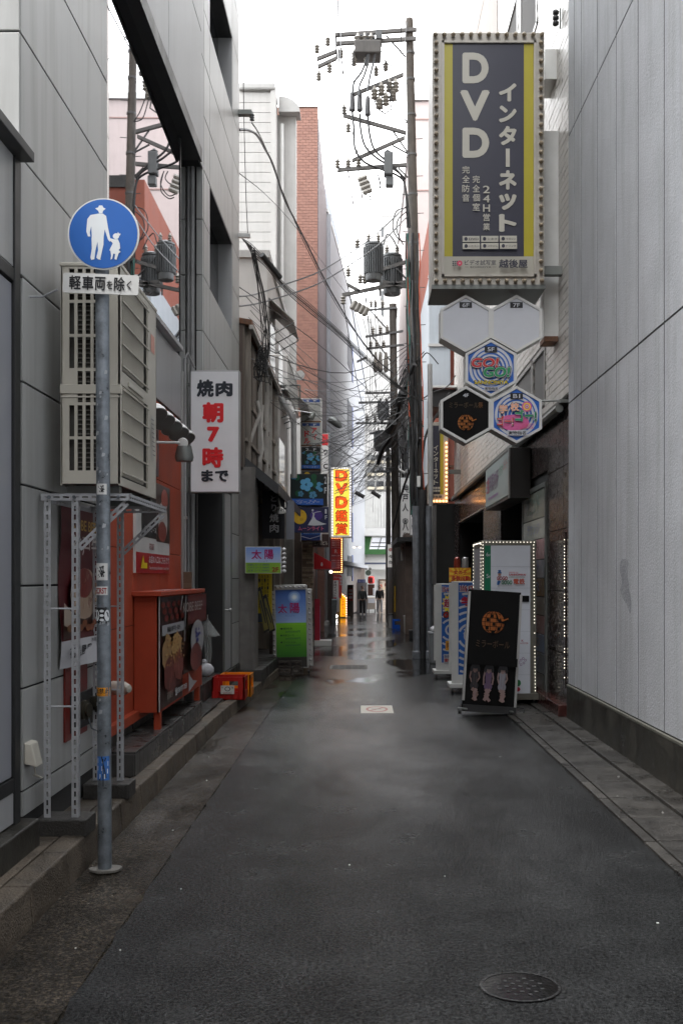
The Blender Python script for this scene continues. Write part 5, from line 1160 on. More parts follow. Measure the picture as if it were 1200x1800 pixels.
# black leaning poster stand
yk = 12.0; BK = thing('standing_sign', 'black tilted poster stand on castors with orange mirror ball emblem and photo strip', 'sign', (X(857, yk), yk, g(12)), (R(-4), R(3.9), R(2)))
sc_ = yk / F
def kx_(px): return (px - 857) * sc_
def kz_(py): return (1262 - py) * sc_
bp_ = ink(8, 8, 8, rough=.65)
m = MB(); m.box(kx_(811), kx_(904), 0, .05, kz_(1252), kz_(1042)); m.build('board', bp_, BK, local=True, bev=.003)
for a, b, c, d in ((810, 814, 1046, 1238), (902, 906, 1046, 1250)): m = MB(); m.box(kx_(a), kx_(b), -.012, .03, kz_(d), kz_(c)); m.build('edge_rail', alu, BK, local=True)
m = MB(); m.box(kx_(812), kx_(906), -.02, .16, kz_(1257), kz_(1245)); m.build('base', black_m, BK, local=True)
for a in (802, 893): 
    m = MB(); m.cyl((kx_(a), -.10 if a < 850 else -.06, .035), (kx_(a) + .035, -.10 if a < 850 else -.06, .035), .033, k=14); m.build('caster', black_m, BK, local=True, smooth=True)
    m = MB(); m.box(kx_(a), kx_(a) + (.11 if a < 850 else .04), -.11, -.0, .06, .075); m.build('caster_fork', alu_dk, BK, local=True)
fc = Face(lambda u, v: (kx_(u), 0, kz_(v)), (0, -1, 0), BK, local=True)
ball_logo(fc, 857, 1098, 20, ink(150, 80, 20), bp_); fc.text('ミラーボール', 828, 1130, 888, 1143, ink(64, 44, 22), 0)
# three dim fashion photos: draped torsos and folded legs, plain shapes
sk, sk2, sk3 = ink(116, 92, 86), ink(96, 74, 72), ink(128, 106, 102); pk1, bk2, wt2 = ink(84, 66, 92), ink(22, 22, 26), ink(120, 120, 128)
def figure(u, v, skin, cloth, pose):
    fc.ell(u, v + 3, 7.2, 3.6, skin, 18); fc.ell(u, v + 10, 5.6, 9, skin, 18); fc.rect(u - 1.8, v - 3, u + 1.8, v + 4, skin)
    fc.line([(u - 6.4, v + 4), (u - 8.2, v + 16), (u - 5 + pose, v + 29)], 2.6, skin); fc.line([(u + 6.4, v + 4), (u + 8.6, v + 17), (u + 4 - pose, v + 28)], 2.6, skin)
    fc.ell(u, v + 31, 7.2, 8, cloth, 18); fc.ell(u, v + 19, 5.4, 11, cloth, 18); fc.poly([(u - 5.6, v + 8), (u - 3, v + 5), (u, v + 12), (u + 3, v + 5), (u + 5.6, v + 8), (u + 5.2, v + 18), (u - 5.2, v + 18)], cloth)
    fc.line([(u - 1.4, v + 10), (u - 1, v + 30)], .5, sk2); fc.line([(u + 3.6, v + 15), (u + 2.6, v + 34)], .5, sk2)
    fc.line([(u - 4, v + 36), (u + 4 + pose, v + 44), (u - 3 + pose, v + 56)], 6, skin); fc.line([(u + 4, v + 36), (u - 2 + pose, v + 46), (u + 4, v + 57)], 5.2, sk3)
    fc.ell(u + .5, v - 3, 7.5, 4.2, bk2, 16); fc.ell(u - 6, v + 2, 2.6, 5, bk2, 12); fc.ell(u + 6.4, v + 2, 2.4, 5, bk2, 12)
figure(829, 1180, sk, bk2, 2); figure(853, 1180, sk3, pk1, -3); figure(877, 1180, sk3, wt2, 1)
fc.rect(813, 1160, 902, 1174.5, bp_)
for u in (839.5, 866): fc.rect(u, 1174, u + 1.6, 1240, bp_)
fc.build()
o = MB(); o.tube([(1.95, 12.0, .04), (2.02, 12.35, .035), (1.9, 12.6, .035), (2.1, 12.9, .035)], .008, 5); single(o, 'power_cable', cable_m, 'black power cable lying on the paving between the two standing signs', 'cable')
# swirl signs
def swirlsign(x0, x1, yy_, pyb, pyt, lab, cxp, words):
    zb = g(yy_) + .03; t = thing('standing_sign', lab, 'sign', ((x0 + x1) / 2, yy_ + .2, zb), group='blue swirl standing signs')
    zt = Z(pyt, yy_); m = MB(); m.box(x0, x1, yy_, yy_ + .30, zb + .1, zt); m.build('cabinet', white_mt, t, bev=.008)
    m = MB(); m.box(x0 - .06, x1 + .03, yy_ - .06, yy_ + .36, zb + .05, zb + .11); m.build('base', white_mt, t, bev=.006)
    for a in (x0 - .03, x1): m = MB(); m.cyl((a, yy_ - .02, g(yy_) + .035), (a + .03, yy_ - .02, g(yy_) + .035), .032); m.build('caster', black_m, t, smooth=True)
    m = MB(); m.box(x0 - .03, x0 + .03, yy_ + .33, yy_ + .37, zb + .25, zt - .02); m.build('rear_post', white_mt, t)
    m = MB(); m.box(x0 - .025, x0 + .015, yy_ - .03, yy_, zb + .12, zt); m.build('side_post', white_mt, t)
    fx0, fx1 = x0 + .075, x1 - .02; fz0, fz1 = zb + .24, zt - .02; f = Face(lambda u, v: (u, yy_, v), (0, -1, 0), t)
    f.rect(fx0, fz1, fx1, fz0, ink(40, 96, 176)); cz_ = fz0 + (fz1 - fz0) * .42; cl = lambda u, v: fx0 < u < fx1 and fz0 < v < fz1
    for r in (.1, .19, .28, .37, .46, .55, .64, .73): f.ring((fx0 + fx1) / 2 + .05, cz_, r, r, .033 / r, wh, 64, clip=cl)
    words(f, fx0, fx1, fz0, fz1); f.build(); return t
def wA(f, a, b, c, d):
    w_ = b - a; h_ = d - c
    f.text('当ビル', a, d - .02, b, d - .13, wh, .06); f.text('当ビル', a + .005, d - .03, b - .005, d - .12, ink(150, 30, 50), .03)
    pts = [(a + w_ * .5 + w_ * .5 * (1 if i % 2 else .72) * math.cos(i * math.pi / 11), c + h_ * .76 + .16 * (1 if i % 2 else .72) * math.sin(i * math.pi / 11)) for i in range(22)]; f.poly(pts, ink(236, 214, 60))
    f.text('超', a + .03, c + h_ * .83, b - .03, c + h_ * .70, wh, .09); f.text('超', a + .035, c + h_ * .82, b - .035, c + h_ * .71, ink(170, 30, 60), .04)
    f.text('GO', a + .02, c + h_ * .66, b + .0, c + h_ * .57, black_i, .12); f.text('GO', a + .03, c + h_ * .65, b - .01, c + h_ * .58, ink(170, 40, 44), .05); f.rect(a + w_ * .3, c + h_ * .28, b, c + h_ * .16, ink(226, 160, 50)); f.text('料金', a + w_ * .4, c + h_ * .26, b - .02, c + h_ * .18, ink(120, 40, 30), .02)
    f.rect(a + w_ * .15, c + h_ * .11, b - .02, c, wh); f.text('当店駅', a + w_ * .2, c + h_ * .10, b - .03, c + h_ * .065, ink(50, 60, 120), .02); f.text('☎078', a + w_ * .2, c + h_ * .055, b - .03, c + h_ * .01, ink(190, 40, 50), .03)
def wB(f, a, b, c, d):
    f.text('当店', a + .01, d - .03, b, d - .14, wh, .06); f.text('当店', a + .02, d - .04, b, d - .13, ink(150, 30, 50), .03); f.text('学', a + .04, d - .2, b + .02, d - .34, ink(170, 30, 60), .06); f.ell(b - .02, c + (d - c) * .5, .1, .22, ink(206, 96, 150)); f.text('校', a + .07, c + .7, b, c + .56, wh, .04)
swirlsign(X(768, 17.0), X(800, 17.0), 17.0, 1180, 1026, 'white cabinet sign with blue swirl and red lettering, farther of the two', 0, wA)
swirlsign(X(796, 14.6), X(838, 14.6), 14.6, 1215, 1022, 'white cabinet sign with blue swirl, nearer of the two, partly behind black poster stand', 0, wB)
o = thing('header_board', 'small orange sunburst board with red Japanese characters on top of the swirl signs', 'sign', W(808, 1023, 15.2)); yy_ = 15.2
m = MB(); m.box(X(789, yy_), X(827, yy_), yy_, yy_ + .03, Z(1023, yy_), Z(998, yy_)); m.build('board', ink(232, 150, 40), o); m = MB(); m.box(X(806, yy_), X(809, yy_), yy_ + .03, yy_ + .06, .2, Z(1000, yy_)); m.build('post', white_mt, o)
fc = front(yy_, o)
for i in range(12):
    a = R(i * 30); b = R(i * 30 + 15); q = [(808, 1010.5)]
    for t in (a, b): k = min(19 / max(abs(math.cos(t)), 1e-3), 12 / max(abs(math.sin(t)), 1e-3)); q.append((808 + k * math.cos(t), 1010.5 + k * math.sin(t)))
    fc.poly(q, ink(244, 206, 60)); fc.k -= .9
fc.text('女の子', 797, 1002, 820, 1010, ink(190, 40, 40), .035); fc.text('多数出勤', 793, 1012, 825, 1021, ink(190, 40, 40), .035); fc.build()
for i, px in enumerate((803, 817)):
    yy_ = 18; m = MB(); c = W(px, 990, yy_); m.lathe(c - Vector((0, 0, .1)), [(.06, 0), (.06, .12), (.05, .19), (.02, .21)], (0, 0, 1), 12)
    o = single(m, 'globe_ornament', M('red_glass' if i == 0 else 'silver_glass', (.3, .05, .03) if i == 0 else (.35, .34, .33), .1, .3, .2), '%s glossy lantern standing above the swirl signs' % ('red' if i == 0 else 'silver'), 'lantern', smooth=True)
def bin_(name, lab, cx, yy_, w_, h_, mt, bag=True, lidm=None, cat='bin'):
    t = thing(name, lab, cat, (cx, yy_, g(yy_))); z0 = g(yy_)
    m = MB(); m.hexa([(cx - w_ * .42, yy_ - w_ * .42, z0), (cx + w_ * .42, yy_ - w_ * .42, z0), (cx + w_ * .42, yy_ + w_ * .42, z0), (cx - w_ * .42, yy_ + w_ * .42, z0), (cx - w_ / 2, yy_ - w_ / 2, z0 + h_), (cx + w_ / 2, yy_ - w_ / 2, z0 + h_), (cx + w_ / 2, yy_ + w_ / 2, z0 + h_), (cx - w_ / 2, yy_ + w_ / 2, z0 + h_)]); m.build('body', mt, t, bev=.02)
    m = MB(); m.box(cx - w_ * .53, cx + w_ * .53, yy_ - w_ * .53, yy_ + w_ * .53, z0 + h_ - .02, z0 + h_ + .035); m.build('lid', lidm or mt, t, bev=.015)
    if bag: m = MB(); m.ball((cx, yy_, z0 + h_ + .08), w_ * .45, 9, (1, 1, .5)); m.build('bag', M('white_film', (.45, .45, .47)), t, smooth=True)
    return t
bin_('waste_bin', 'grey plastic bin with white bag behind the far swirl sign', X(768, 20.5), 20.5, .36, .62, M('grey_plastic', (.2, .21, .22), .4))
# ------------------------------------------------------------------ second DVD sign with lit bulbs
yb2 = 24.0; D2 = thing('small_dvd_sign', 'smaller dark internet sign with yellow stripe and lit orange bulbs above black awning', 'sign', W(770, 884, yb2))
m = MB(); m.box(X(753, yb2), X(787, yb2), yb2, yb2 + .5, Z(884, yb2), Z(742, yb2)); m.build('case', case, D2)
fc = front(yb2, D2); fc.rect(754, 748, 779, 869, yel); fc.rect(754, 748, 773, 869, navy); fc.rect(754, 869, 779, 877, ink(180, 170, 150)); fc.vtext('インターネット', 765.5, 782, 853, 8, ctx, .03); fc.text('越後屋', 757, 871, 776, 875.5, navy, .02)
for i in range(2):
    for j in range(3): fc.rect(759 + 5 * j, 856 + i * 5, 763 + 5 * j, 859.5 + i * 5, ctx)
fc.build(); bulb_row(D2, [(X(784, yb2), yb2 - .01, Z(779 + i * 7.4, yb2)) for i in range(14)] + [(X(756 + i * 5.6, yb2), yb2 - .01, Z(881, yb2)) for i in range(6)], .026, led_or, 'lit_bulb')
m = MB(); m.box(X(787, yb2), 2.42, yb2 + .2, yb2 + .3, 4.2, 4.3); m.build('mounting_arm', alu_dk, D2)
# ------------------------------------------------------------------ right buildings beyond
def bldg(name, lab, base, x0, x1, y0, y1, z0, z1, mt):
    t = thing(name, lab, 'building', base); m = MB(); m.box(x0, x1, y0, y1, z0, z1); m.build('wall', mt, t); return t
G3 = bldg('red_rendered_building', 'weathered red orange rendered building with grey annex behind the tiled building', (5, 31, -.2), 2.62, 9, 30, 40, -.3, 13.4, red_plaster)
m = MB(); m.box(2.6, 9, 29.96, 40, 13.4, 13.75); m.build('parapet', conc_dk, G3)
for z_ in (10.4, 7.4): 
    m = MB(); m.box(2.9, 3.7, 29.93, 29.98, z_ - 1.0, z_ - .4); wo = m.build('window', glass_dark, G3); m = MB(); m.box(2.85, 3.75, 29.9, 29.94, z_ - 1.05, z_ - 1.0); m.build('sill', alu, wo)
for z_ in (4.2, 7.0, 9.9, 12): m = MB(); m.box(2.6, 9, 29.97, 30, z_, z_ + .03); m.build('joint_band', M('dark_red_joint', (.2, .06, .04), .9), G3)
m = MB(); m.box(5.2, 6.0, 31, 32, 13.7, 15.4); m.build('rooftop_unit', white_mt, G3); m = MB(); m.box(4.0, 4.8, 31, 32, 13.7, 14.9); m.build('rooftop_unit', alu_dk, G3)
m = MB(); m.lathe((2.42, 28.6, 3.9), [(.43, 0), (.43, 2.35), (.38, 2.62), (.26, 2.85), (.08, 2.95)], (0, 0, 1), 20); m.build('round_bay', red_plaster, G3, smooth=True)
for z_ in (4.8, 5.9): m = MB(); m.lathe((2.42, 28.6, z_), [(.445, 0), (.445, .06)], (0, 0, 1), 20); m.build('band', rust, G3)
m = MB(); m.box(1.98, 2.6, 29.2, 36, 4.5, 10.5); m.build('annex', M('blue_grey_cladding', (.36, .39, .42), .6, .1, .05, streak=.15), G3)
m = MB(); m.box(2.2, 2.62, 29.4, 40, 10.5, 13.4); m.build('upper_wall', red_plaster, G3)
for z_ in (6.7, 8.45, 10.45): m = MB(); m.box(1.95, 2.6, 29.15, 29.2, z_, z_ + .08); m.build('ledge', white_w, G3)
m = MB(); m.box(1.95, 2.7, 25.95, 36, -.3, 3.6); m.build('dark_shopfront', shop_dark, G3)
# black canopy with white edge, tiled canopy
o = thing('black_awning', 'black awning with white edge over the dark shopfront behind the pole', 'awning', (2.1, 26.2, 6.3))
m = MB(); m.hexa([(1.7, 25.0, 6.45), (2.40, 25.0, 6.45), (2.40, 28, 6.9), (1.9, 28, 6.9), (1.7, 25.0, 6.5), (2.40, 25.0, 6.5), (2.40, 28, 6.95), (1.9, 28, 6.95)]); m.build('sheet', white_mt, o)
m = MB(); m.box(1.78, 2.40, 25.2, 27, 6.0, 6.44); m.build('underside', black_m, o)
o = thing('tiled_canopy', 'small sloping canopy of pale yellow tiles above the second DVD sign', 'canopy', (2.25, 26, 5.4)); t0 = M('straw_tile', (.45, .36, .2), .6, 0, .25, 12)
for i in range(6):
    for j in range(4):
        a = 2.42 - .085 * i - .0; z_ = 6.0 - .17 * i; m = MB(); m.hexa([(a - .12, 25.2 + j * .34, z_ - .20), (a, 25.2 + j * .34, z_), (a, 25.52 + j * .34, z_), (a - .12, 25.52 + j * .34, z_ - .20), (a - .12, 25.2 + j * .34, z_ - .17), (a, 25.2 + j * .34, z_ + .03), (a, 25.52 + j * .34, z_ + .03), (a - .12, 25.52 + j * .34, z_ - .17)]); m.build('tile', t0, o)
G4 = bldg('pink_building', 'pale pink high rise behind the utility pole', (6, 46, -.4), 2.25, 12, 42, 60, -.4, 21.8, pink_w)
for z_ in (9, 12, 15, 18, 21): m = MB(); m.box(2.2, 12, 41.97, 42, z_, z_ + .05); m.build('joint_band', M('dark_pink_joint', (.3, .2, .18), .9), G4)
m = MB(); m.box(2.15, 12, 41.9, 60, 21.8, 22.05); m.build('parapet', alu, G4)
G5 = bldg('grey_shop_building', 'low grey shop building with signs and black awnings on far right side', (2.4, 44, -.4), 1.75, 6, 36, 58, -.5, 9.5, M('mid_grey_wall', (.25, .25, .25), .7, 0, .1, streak=.2))
m = MB(); m.box(1.5, 1.9, 34, 57, -.4, 3.2); m.build('dark_shopfront', brown_m, G5)
m = MB(); m.box(1.2, 1.8, 33.5, 40, 2.9, 3.05); m.build('awning', dark_metal, G5)
for i in range(5): m = MB(); m.box(1.70, 1.75, 37 + i * 4, 39 + i * 4, 5.2, 6.8); m.build('window', glass_dark, G5)
# far right signs
def vsign(name, lab, x0p, x1p, y0p, y1p, yy_, mt, words=None, wc=None, wd=None, bold=.02, d=.25, v0=None, v1=None, cat='sign'):
    t = thing(name, lab, cat, W((x0p + x1p) / 2, y1p, yy_)); m = MB(); m.box(X(x0p, yy_), X(x1p, yy_), yy_, yy_ + d, Z(y1p, yy_), Z(y0p, yy_)); m.build('box', mt, t)
    m = MB(); m.box(X(x0p, yy_) - .01, X(x1p, yy_) + .01, yy_ + .02, yy_ + d - .01, Z(y1p, yy_) - .02, Z(y0p, yy_) + .02); m.build('casing', alu_dk, t)
    f = front(yy_, t)
    if words: f.vtext(words, (x0p + x1p) / 2, v0 or y0p + 3, v1 or y1p - 3, wd or (x1p - x0p) * .7, wc, bold)
    return t, f
t, f = vsign('vertical_sign', 'long white vertical sign with black brush characters behind the far pole', 704, 720, 840, 985, 36, ink(206, 206, 204), '神戸人 八坐和', black_i, 10.5, .025, v0=850, v1=968)
f.ring(712, 916, 5, 5, .15, black_i, 16); [f.line([(712, 916), (712 + 5 * math.cos(R(a)), 916 + 5 * math.sin(R(a)))], .8, black_i) for a in range(0, 360, 45)]; f.build()
for lab, a, b, c, d, col, wo in (('small dark panel with red mark high beside main pole', 720, 727, 760, 778, (50, 34, 34), ''), ('small lilac panel with blue figures beside main pole', 720, 727, 782, 822, (196, 150, 196), '8'), ('white strip panel with coloured logos beside main pole', 721, 728, 838, 940, (200, 200, 202), '会に')):
    t, f = vsign('strip_sign', lab, a, b, c, d, 31, ink(*col)); 
    if wo: f.vtext(wo, (a + b) / 2, (c + d) / 2, d - 8, 4, ink(60, 70, 160) if wo == '8' else black_i, .02)
    if wo == '会に': f.ell(724, 850, 2.5, 4, ink(220, 150, 60), 10); f.ell(724, 860, 2.5, 4, ink(60, 130, 190), 10); f.rect(722, 875, 727, 888, ink(170, 40, 50))
    f.build()
t, f = vsign('lantern_sign', 'short white sign with red and black characters near second pole foot', 681, 692, 957, 997, 44, ink(222, 218, 214, emit=.2)); f.text('中', 683, 963, 689, 970, ink(200, 40, 40), .05); f.text('々', 683, 975, 689, 981, black_i, .03); f.text('台', 683, 985, 689, 991, black_i, .03); f.build()
# bins, crate
bin_('waste_bin', 'pale grey square waste bin at the foot of the dark shopfront on the right', X(717, 34.6), 34.6, .32, .58, M('pale_grey_plastic', (.3, .31, .31), .4), False)
bin_('waste_bin', 'small black bin beside the pale grey waste bin', X(722, 30.5), 30.5, .14, .25, black_m, False)
o = thing('metal_can', 'slim steel ash can beside the blue crate', 'can', (X(686, 39.5), 39.5, g(39.5))); m = MB(); c = Vector((X(686, 39.5), 39.5, g(39.5))); m.lathe(c, [(.09, 0), (.09, .5)], (0, 0, 1), 14); m.build('body', alu, o, smooth=True); m = MB(); m.lathe(c + Vector((0, 0, .5)), [(.095, 0), (.095, .04), (.06, .06)], (0, 0, 1), 14); m.build('lid', black_m, o, smooth=True)
crb = crate('plastic_crate', 'bright blue plastic crate at the base of the second pole', X(689, 38.8), X(708, 38.8), 38.6, 39.0, g(39), .36, (18, 84, 190)); del crb['group']
# ------------------------------------------------------------------ unseen block added behind the camera to darken surfaces facing it
NC = thing('added_rear_block', 'unseen brown block added across the street behind the viewpoint to cut skylight', 'building', (0, -15, 0))
m = MB(); m.box(-30, 30, -30, -15, 0, 19); m.build('wall', M('brown_block', (.20, .15, .12), .8, 0, .1, streak=.2), NC)
for i in range(8):
    for j in range(4): m = MB(); m.box(-14 + i * 4, -12 + i * 4, -15, -14.95, 2 + j * 3.2, 4 + j * 3.2); m.build('window', glass_dark, NC)
# ------------------------------------------------------------------ left side beyond the old house
L2 = thing('white_plaster_building', 'off white building with small translucent awnings behind the old boarded house', 'building', (-4, 24, 0))
m = MB(); m.box(-7, -1.95, 20.65, 27, 3.2, 8.3); m.build('wall', white_w, L2); m = MB(); m.box(-7, -1.82, 20.7, 26.8, -.2, 3.2); m.build('ground_floor', brown_m, L2)
m = MB(); m.box(-7, -1.9, 20.6, 27, 8.3, 8.45); m.build('parapet', pale_w, L2)
for y0, y1, z0, z1 in ((21.2, 22.4, 5.9, 7.2), (23.4, 24.6, 5.9, 7.2), (23.5, 25.2, 3.9, 5.0)):
    m = MB(); m.box(-1.965, -1.94, y0, y1, z0, z1); wo = m.build('window', glass_dark, L2); m = MB(); m.box(-1.95, -1.90, y0 - .05, y1 + .05, z0 - .06, z0); m.build('sill', alu, wo)
film_aw = M('brown_awning_sheet', (.30, .24, .20), .4, 0, .15, 3, alpha=.85)
for k, (y0, y1, z_, xo) in enumerate(((21.0, 22.6, 7.55, -1.42), (24.2, 26.0, 6.35, -1.30))):
    t = thing('window_awning', 'translucent brown sheet awning over the %s window of white building' % ('upper' if k == 0 else 'lower'), 'awning', (-1.7, y0, z_ - .5), group='sheet awnings on the white building')
    m = MB(); m.hexa([(-1.95, y0, z_), (xo, y0, z_ - .5), (xo, y1, z_ - .5), (-1.95, y1, z_), (-1.95, y0, z_ + .015), (xo, y0, z_ - .485), (xo, y1, z_ - .485), (-1.95, y1, z_ + .015)]); m.build('sheet', film_aw, t)
    for y_ in (y0, (y0 + y1) / 2, y1 - .02): m = MB(); m.tube([(-1.95, y_, z_ + .02), (xo, y_, z_ - .47)], .014, 4); m.build('rib', alu_dk, t); m = MB(); m.tube([(-1.95, y_, z_ - .8), (xo, y_, z_ - .5)], .012, 4); m.build('stay', alu_dk, t)
t = thing('balcony_rail', 'thin white balcony railing below the upper sheet awning', 'railing', (-1.75, 22, 5.6))
for z_ in (5.6, 6.3): m = MB(); m.tube([(-1.95, 20.7, z_), (-1.55, 20.75, z_), (-1.55, 24.5, z_), (-1.95, 24.6, z_)], .015, 5); m.build('rail', white_mt, t)
for i in range(14): m = MB(); m.cyl((-1.55, 20.8 + i * .28, 5.6), (-1.55, 20.8 + i * .28, 6.3), .008, k=4); m.build('baluster', white_mt, t)
t = thing('grey_frame_box', 'open grey metal frame projecting from the wall under the lower awning', 'frame', (-1.5, 20.9, 4.6))
for a, b in (((488, 679), (527, 677)), ((527, 677), (527, 700)), ((527, 700), (488, 702)), ((488, 679), (488, 702))): m = MB(); m.cyl(W(*a, 21.5), W(*b, 21.5), .02, k=5); m.build('bar', alu_dk, t)
t = thing('satellite_dish', 'small white satellite dish on the brick wall side', 'satellite dish', W(527, 665, 23)); c = W(527, 660, 23)
m = MB(); m.lathe(c, [(.03, .06), (.08, .03), (.12, 0), (.122, -.01)], (.3, 1, -.2), 16); m.build('dish', white_mt, t, smooth=True); m = MB(); m.tube([c + Vector((0, .06, 0)), c + Vector((-.1, .1, -.05)), W(519, 668, 23)], .012); m.build('arm', alu_dk, t); m = MB(); m.tube([c + Vector((0, 0, -.1)), c + Vector((.1, -.15, -.02))], .008); m.build('feed_arm', alu, t)
# downpipe
o = MB(); o.tube([W(487, 688, 20.9), W(513, 731, 20.9), W(516, 745, 20.9), W(517, 840, 20.9)], .06, 8); o.box(*[v for v in (X(511, 20.9), X(521, 20.9))], 20.84, 20.96, Z(742, 20.9), Z(728, 20.9)); single(o, 'downpipe', pvc, 'grey downpipe bending down past the side of the old boarded house', 'pipe', smooth=True)
# white ribbed tower, frontal
L3 = thing('white_sided_tower', 'tall white building with horizontal cladding boards and a rounded roof end', 'building', (-3, 32, 0))
y3 = 30.0
m = MB(); m.box(-9, X(480, y3), y3 + .03, 31.5, 0, Z(150, y3)); m.box(X(480, y3), X(518, y3), y3 + .6, y3 + .9, 0, Z(186, y3)); m.build('core_wall', white_w, L3)
z_ = 7.0
while z_ < Z(168, y3):
    for a, b in ((-6.6, X(431, y3) - .2), (X(431, y3) - .2, X(476, y3))): m = MB(); m.box(a + .005, b, y3 - .0, y3 + .03, z_, z_ + .285); m.build('cladding_board', white_w, L3)
    z_ += .30
m = MB(); m.box(X(420, y3), X(484, y3), y3 - .1, y3 + 1, Z(160, y3), Z(146, y3)); m.build('cornice', pale_w, L3, bev=.06)
m = MB(); m.box(X(476, y3), X(485, y3), y3 - .05, y3 + .5, 4, Z(155, y3)); m.build('pilaster', white_w, L3)
m = MB(); n = 12; pts = [(X(490, y3), y3 + .3, Z(188, y3))] + [(X(490, y3) + (X(526, y3) - X(490, y3)) * (1 - math.cos(math.pi / 2 * i / n)) , y3 + .3, Z(188, y3) + (Z(160, y3) - Z(188, y3)) * math.cos(math.pi / 2 * i / n) ** .6 if i < n else Z(188, y3)) for i in range(n + 1)]
cxr = X(488, y3); pts = [(cxr, y3 + .3, Z(188, y3))] + [(X(526, y3) - (X(526, y3) - cxr) * math.cos(R(90 * i / n)) if False else cxr + (X(526, y3) - cxr) * math.sin(R(90 * i / n)), y3 + .3, Z(188, y3) + (Z(160, y3) - Z(188, y3)) * math.cos(R(90 * i / n))) for i in range(n + 1)]
m.prism(pts, (0, .6, 0)); m.build('rounded_roof', pale_w, L3, fix=True)
for px in (493,): m = MB(); m.cyl((X(px, y3), y3 + .5, 4), (X(px, y3), y3 + .5, Z(205, y3)), .06, k=8); m.build('drainpipe', white_mt, L3, smooth=True)
for i in range(4): m = MB(); m.box(X(482, y3), X(484, y3), y3 + .4, y3 + .62, Z(345 + i * 3.5, y3), Z(343 + i * 3.5, y3)); m.build('vent_slat', alu_dk, L3)
# brick clad building
L4 = thing('brick_building', 'tall narrow terracotta brick building with plum metal side wall', 'building', (-2.2, 41, -.3))
y4 = 37.0; bx0, bx1, bz = -2.75, X(558, y4), Z(188, y4)
m = MB(); m.box(bx0 - 3, bx1 - .005, y4 + .015, 46, -.3, bz); m.build('core_wall', brick_j, L4)
bm = MB(); z_ = 4.0; r = 0; r_ = random.Random(3)
while z_ < bz - .1:
    x_ = bx0 - (.115 if r % 2 else 0)
    while x_ < bx1 - .02:
        a, b = max(bx0, x_ + .005), min(bx1, x_ + .222)
        if b - a > .03:
            o_ = r_.uniform(-.004, .004); n = len(bm.v); Y = y4 + o_
            bm.v += [(a, Y, z_), (b, Y, z_), (b, Y, z_ + .095), (a, Y, z_ + .095), (a, y4 + .02, z_), (b, y4 + .02, z_), (b, y4 + .02, z_ + .095), (a, y4 + .02, z_ + .095)]
            cc_ = r_.choice((0, 0, 0, 1))
            for q in ((0, 1, 2, 3), (4, 5, 1, 0), (3, 2, 6, 7), (4, 0, 3, 7), (1, 5, 6, 2)): bm.f.append(tuple(n + i for i in q)); bm.m.append(cc_)
        x_ += .23
    z_ += .105; r += 1
bm.build('brick_courses', [brick_m, M('terracotta_tile_dark', s2l(121, 86, 75), .75, 0, .16, 9)], L4, kind='stuff')
m = MB(); m.box(bx0, bx1 + .01, y4 - .03, y4 + .3, bz, bz + .12); m.build('parapet_cap', alu, L4)
for i in range(9): m = MB(); m.box(bx1 - .0, bx1 + .02, y4 + .06 + i, y4 + .98 + i, 0, bz - .3 - i * .0); m.build('metal_panel', purple_m, L4)
m = MB(); 
# long ribbed building angled toward the crossing
P0, P1 = Vector((-1.58, 46.1)), Vector((.22, 74)); dv = (P1 - P0).normalized(); nv = Vector((dv.y, -dv.x))
L5 = thing('ribbed_grey_building', 'long pale grey building with ribbed cladding and small louvred windows', 'building', (-.7, 60, -.5))
def lp(s, o_, z_): q = P0 + dv * s + nv * o_; return (q.x, q.y, z_)
def lbox(m, s0, s1, o0, o1, z0, z1): m.hexa([lp(s0, o0, z0), lp(s0, o1, z0), lp(s1, o1, z0), lp(s1, o0, z0), lp(s0, o0, z1), lp(s0, o1, z1), lp(s1, o1, z1), lp(s1, o0, z1)])
LL = (P1 - P0).length
m = MB(); lbox(m, 0, LL, -8, -.02, -.5, 18.6); m.build('core_wall', ribbed_m, L5, fix=True)
m = MB(); s = 0
while s < LL: lbox(m, s, s + .50, -.02, .02, 2.6, 18.6); s += .56
m.build('rib_panels', ribbed_m, L5, fix=True, kind='stuff')
m = MB(); lbox(m, -.1, LL, -.2, .05, 18.6, 18.75); m.build('roof_edge', alu, L5, fix=True)
m = MB(); lbox(m, 2, 10, -3, -.3, 18.7, 20.6); m.build('roof_screen', M('blue_grey_screen', (.22, .26, .32), .6), L5, fix=True)
m = MB(); lbox(m, .2, .5, 0, .14, 2, 18.6); m.build('corner_pipe', ribbed_m, L5, fix=True)
for z0, z1 in ((14.1, 15.8), (10.0, 12.1), (6.5, 8.4), (4.2, 5.6), (1.8, 3.0)):
    m = MB(); lbox(m, 11.6, 15.2, .02, .03, z0, z1); wo = m.build('window', glass_dark, L5, fix=True)
    m = MB(); k = 0
    for k in range(9): lbox(m, 11.6 + k * .4, 11.7 + k * .4, .03, .06, z0, z1)
    m.build('louvre_bars', ribbed_m, wo, fix=True, kind='stuff')
    m = MB(); lbox(m, 15.2, 15.7, .0, .07, z0 - .3, z1 + .1); m.build('blue_panel', ink(40, 70, 150), L5, fix=True)
m = MB(); lbox(m, 3, LL - 4, -.05, .5, 2.35, 2.55); m.build('ledge', ribbed_m, L5, fix=True)
m = MB(); lbox(m, .1, LL, -.3, .01, -.5, 2.4); m.build('ground_floor', brown_m, L5, fix=True)
m = MB(); m.box(X(621, 66), X(645, 66), 65.9, 67, g(66), Z(1024, 66)); m.build('shutter_box', M('roller_shutter', (.2, .2, .21), .5, .3), L5)
for z_ in range(9): m = MB(); m.box(X(622, 66), X(644, 66), 65.87, 65.9, g(66) + .1 + z_ * .19, g(66) + .26 + z_ * .19); m.build('shutter_slat', M('roller_shutter', (.2, .2, .21)), L5)
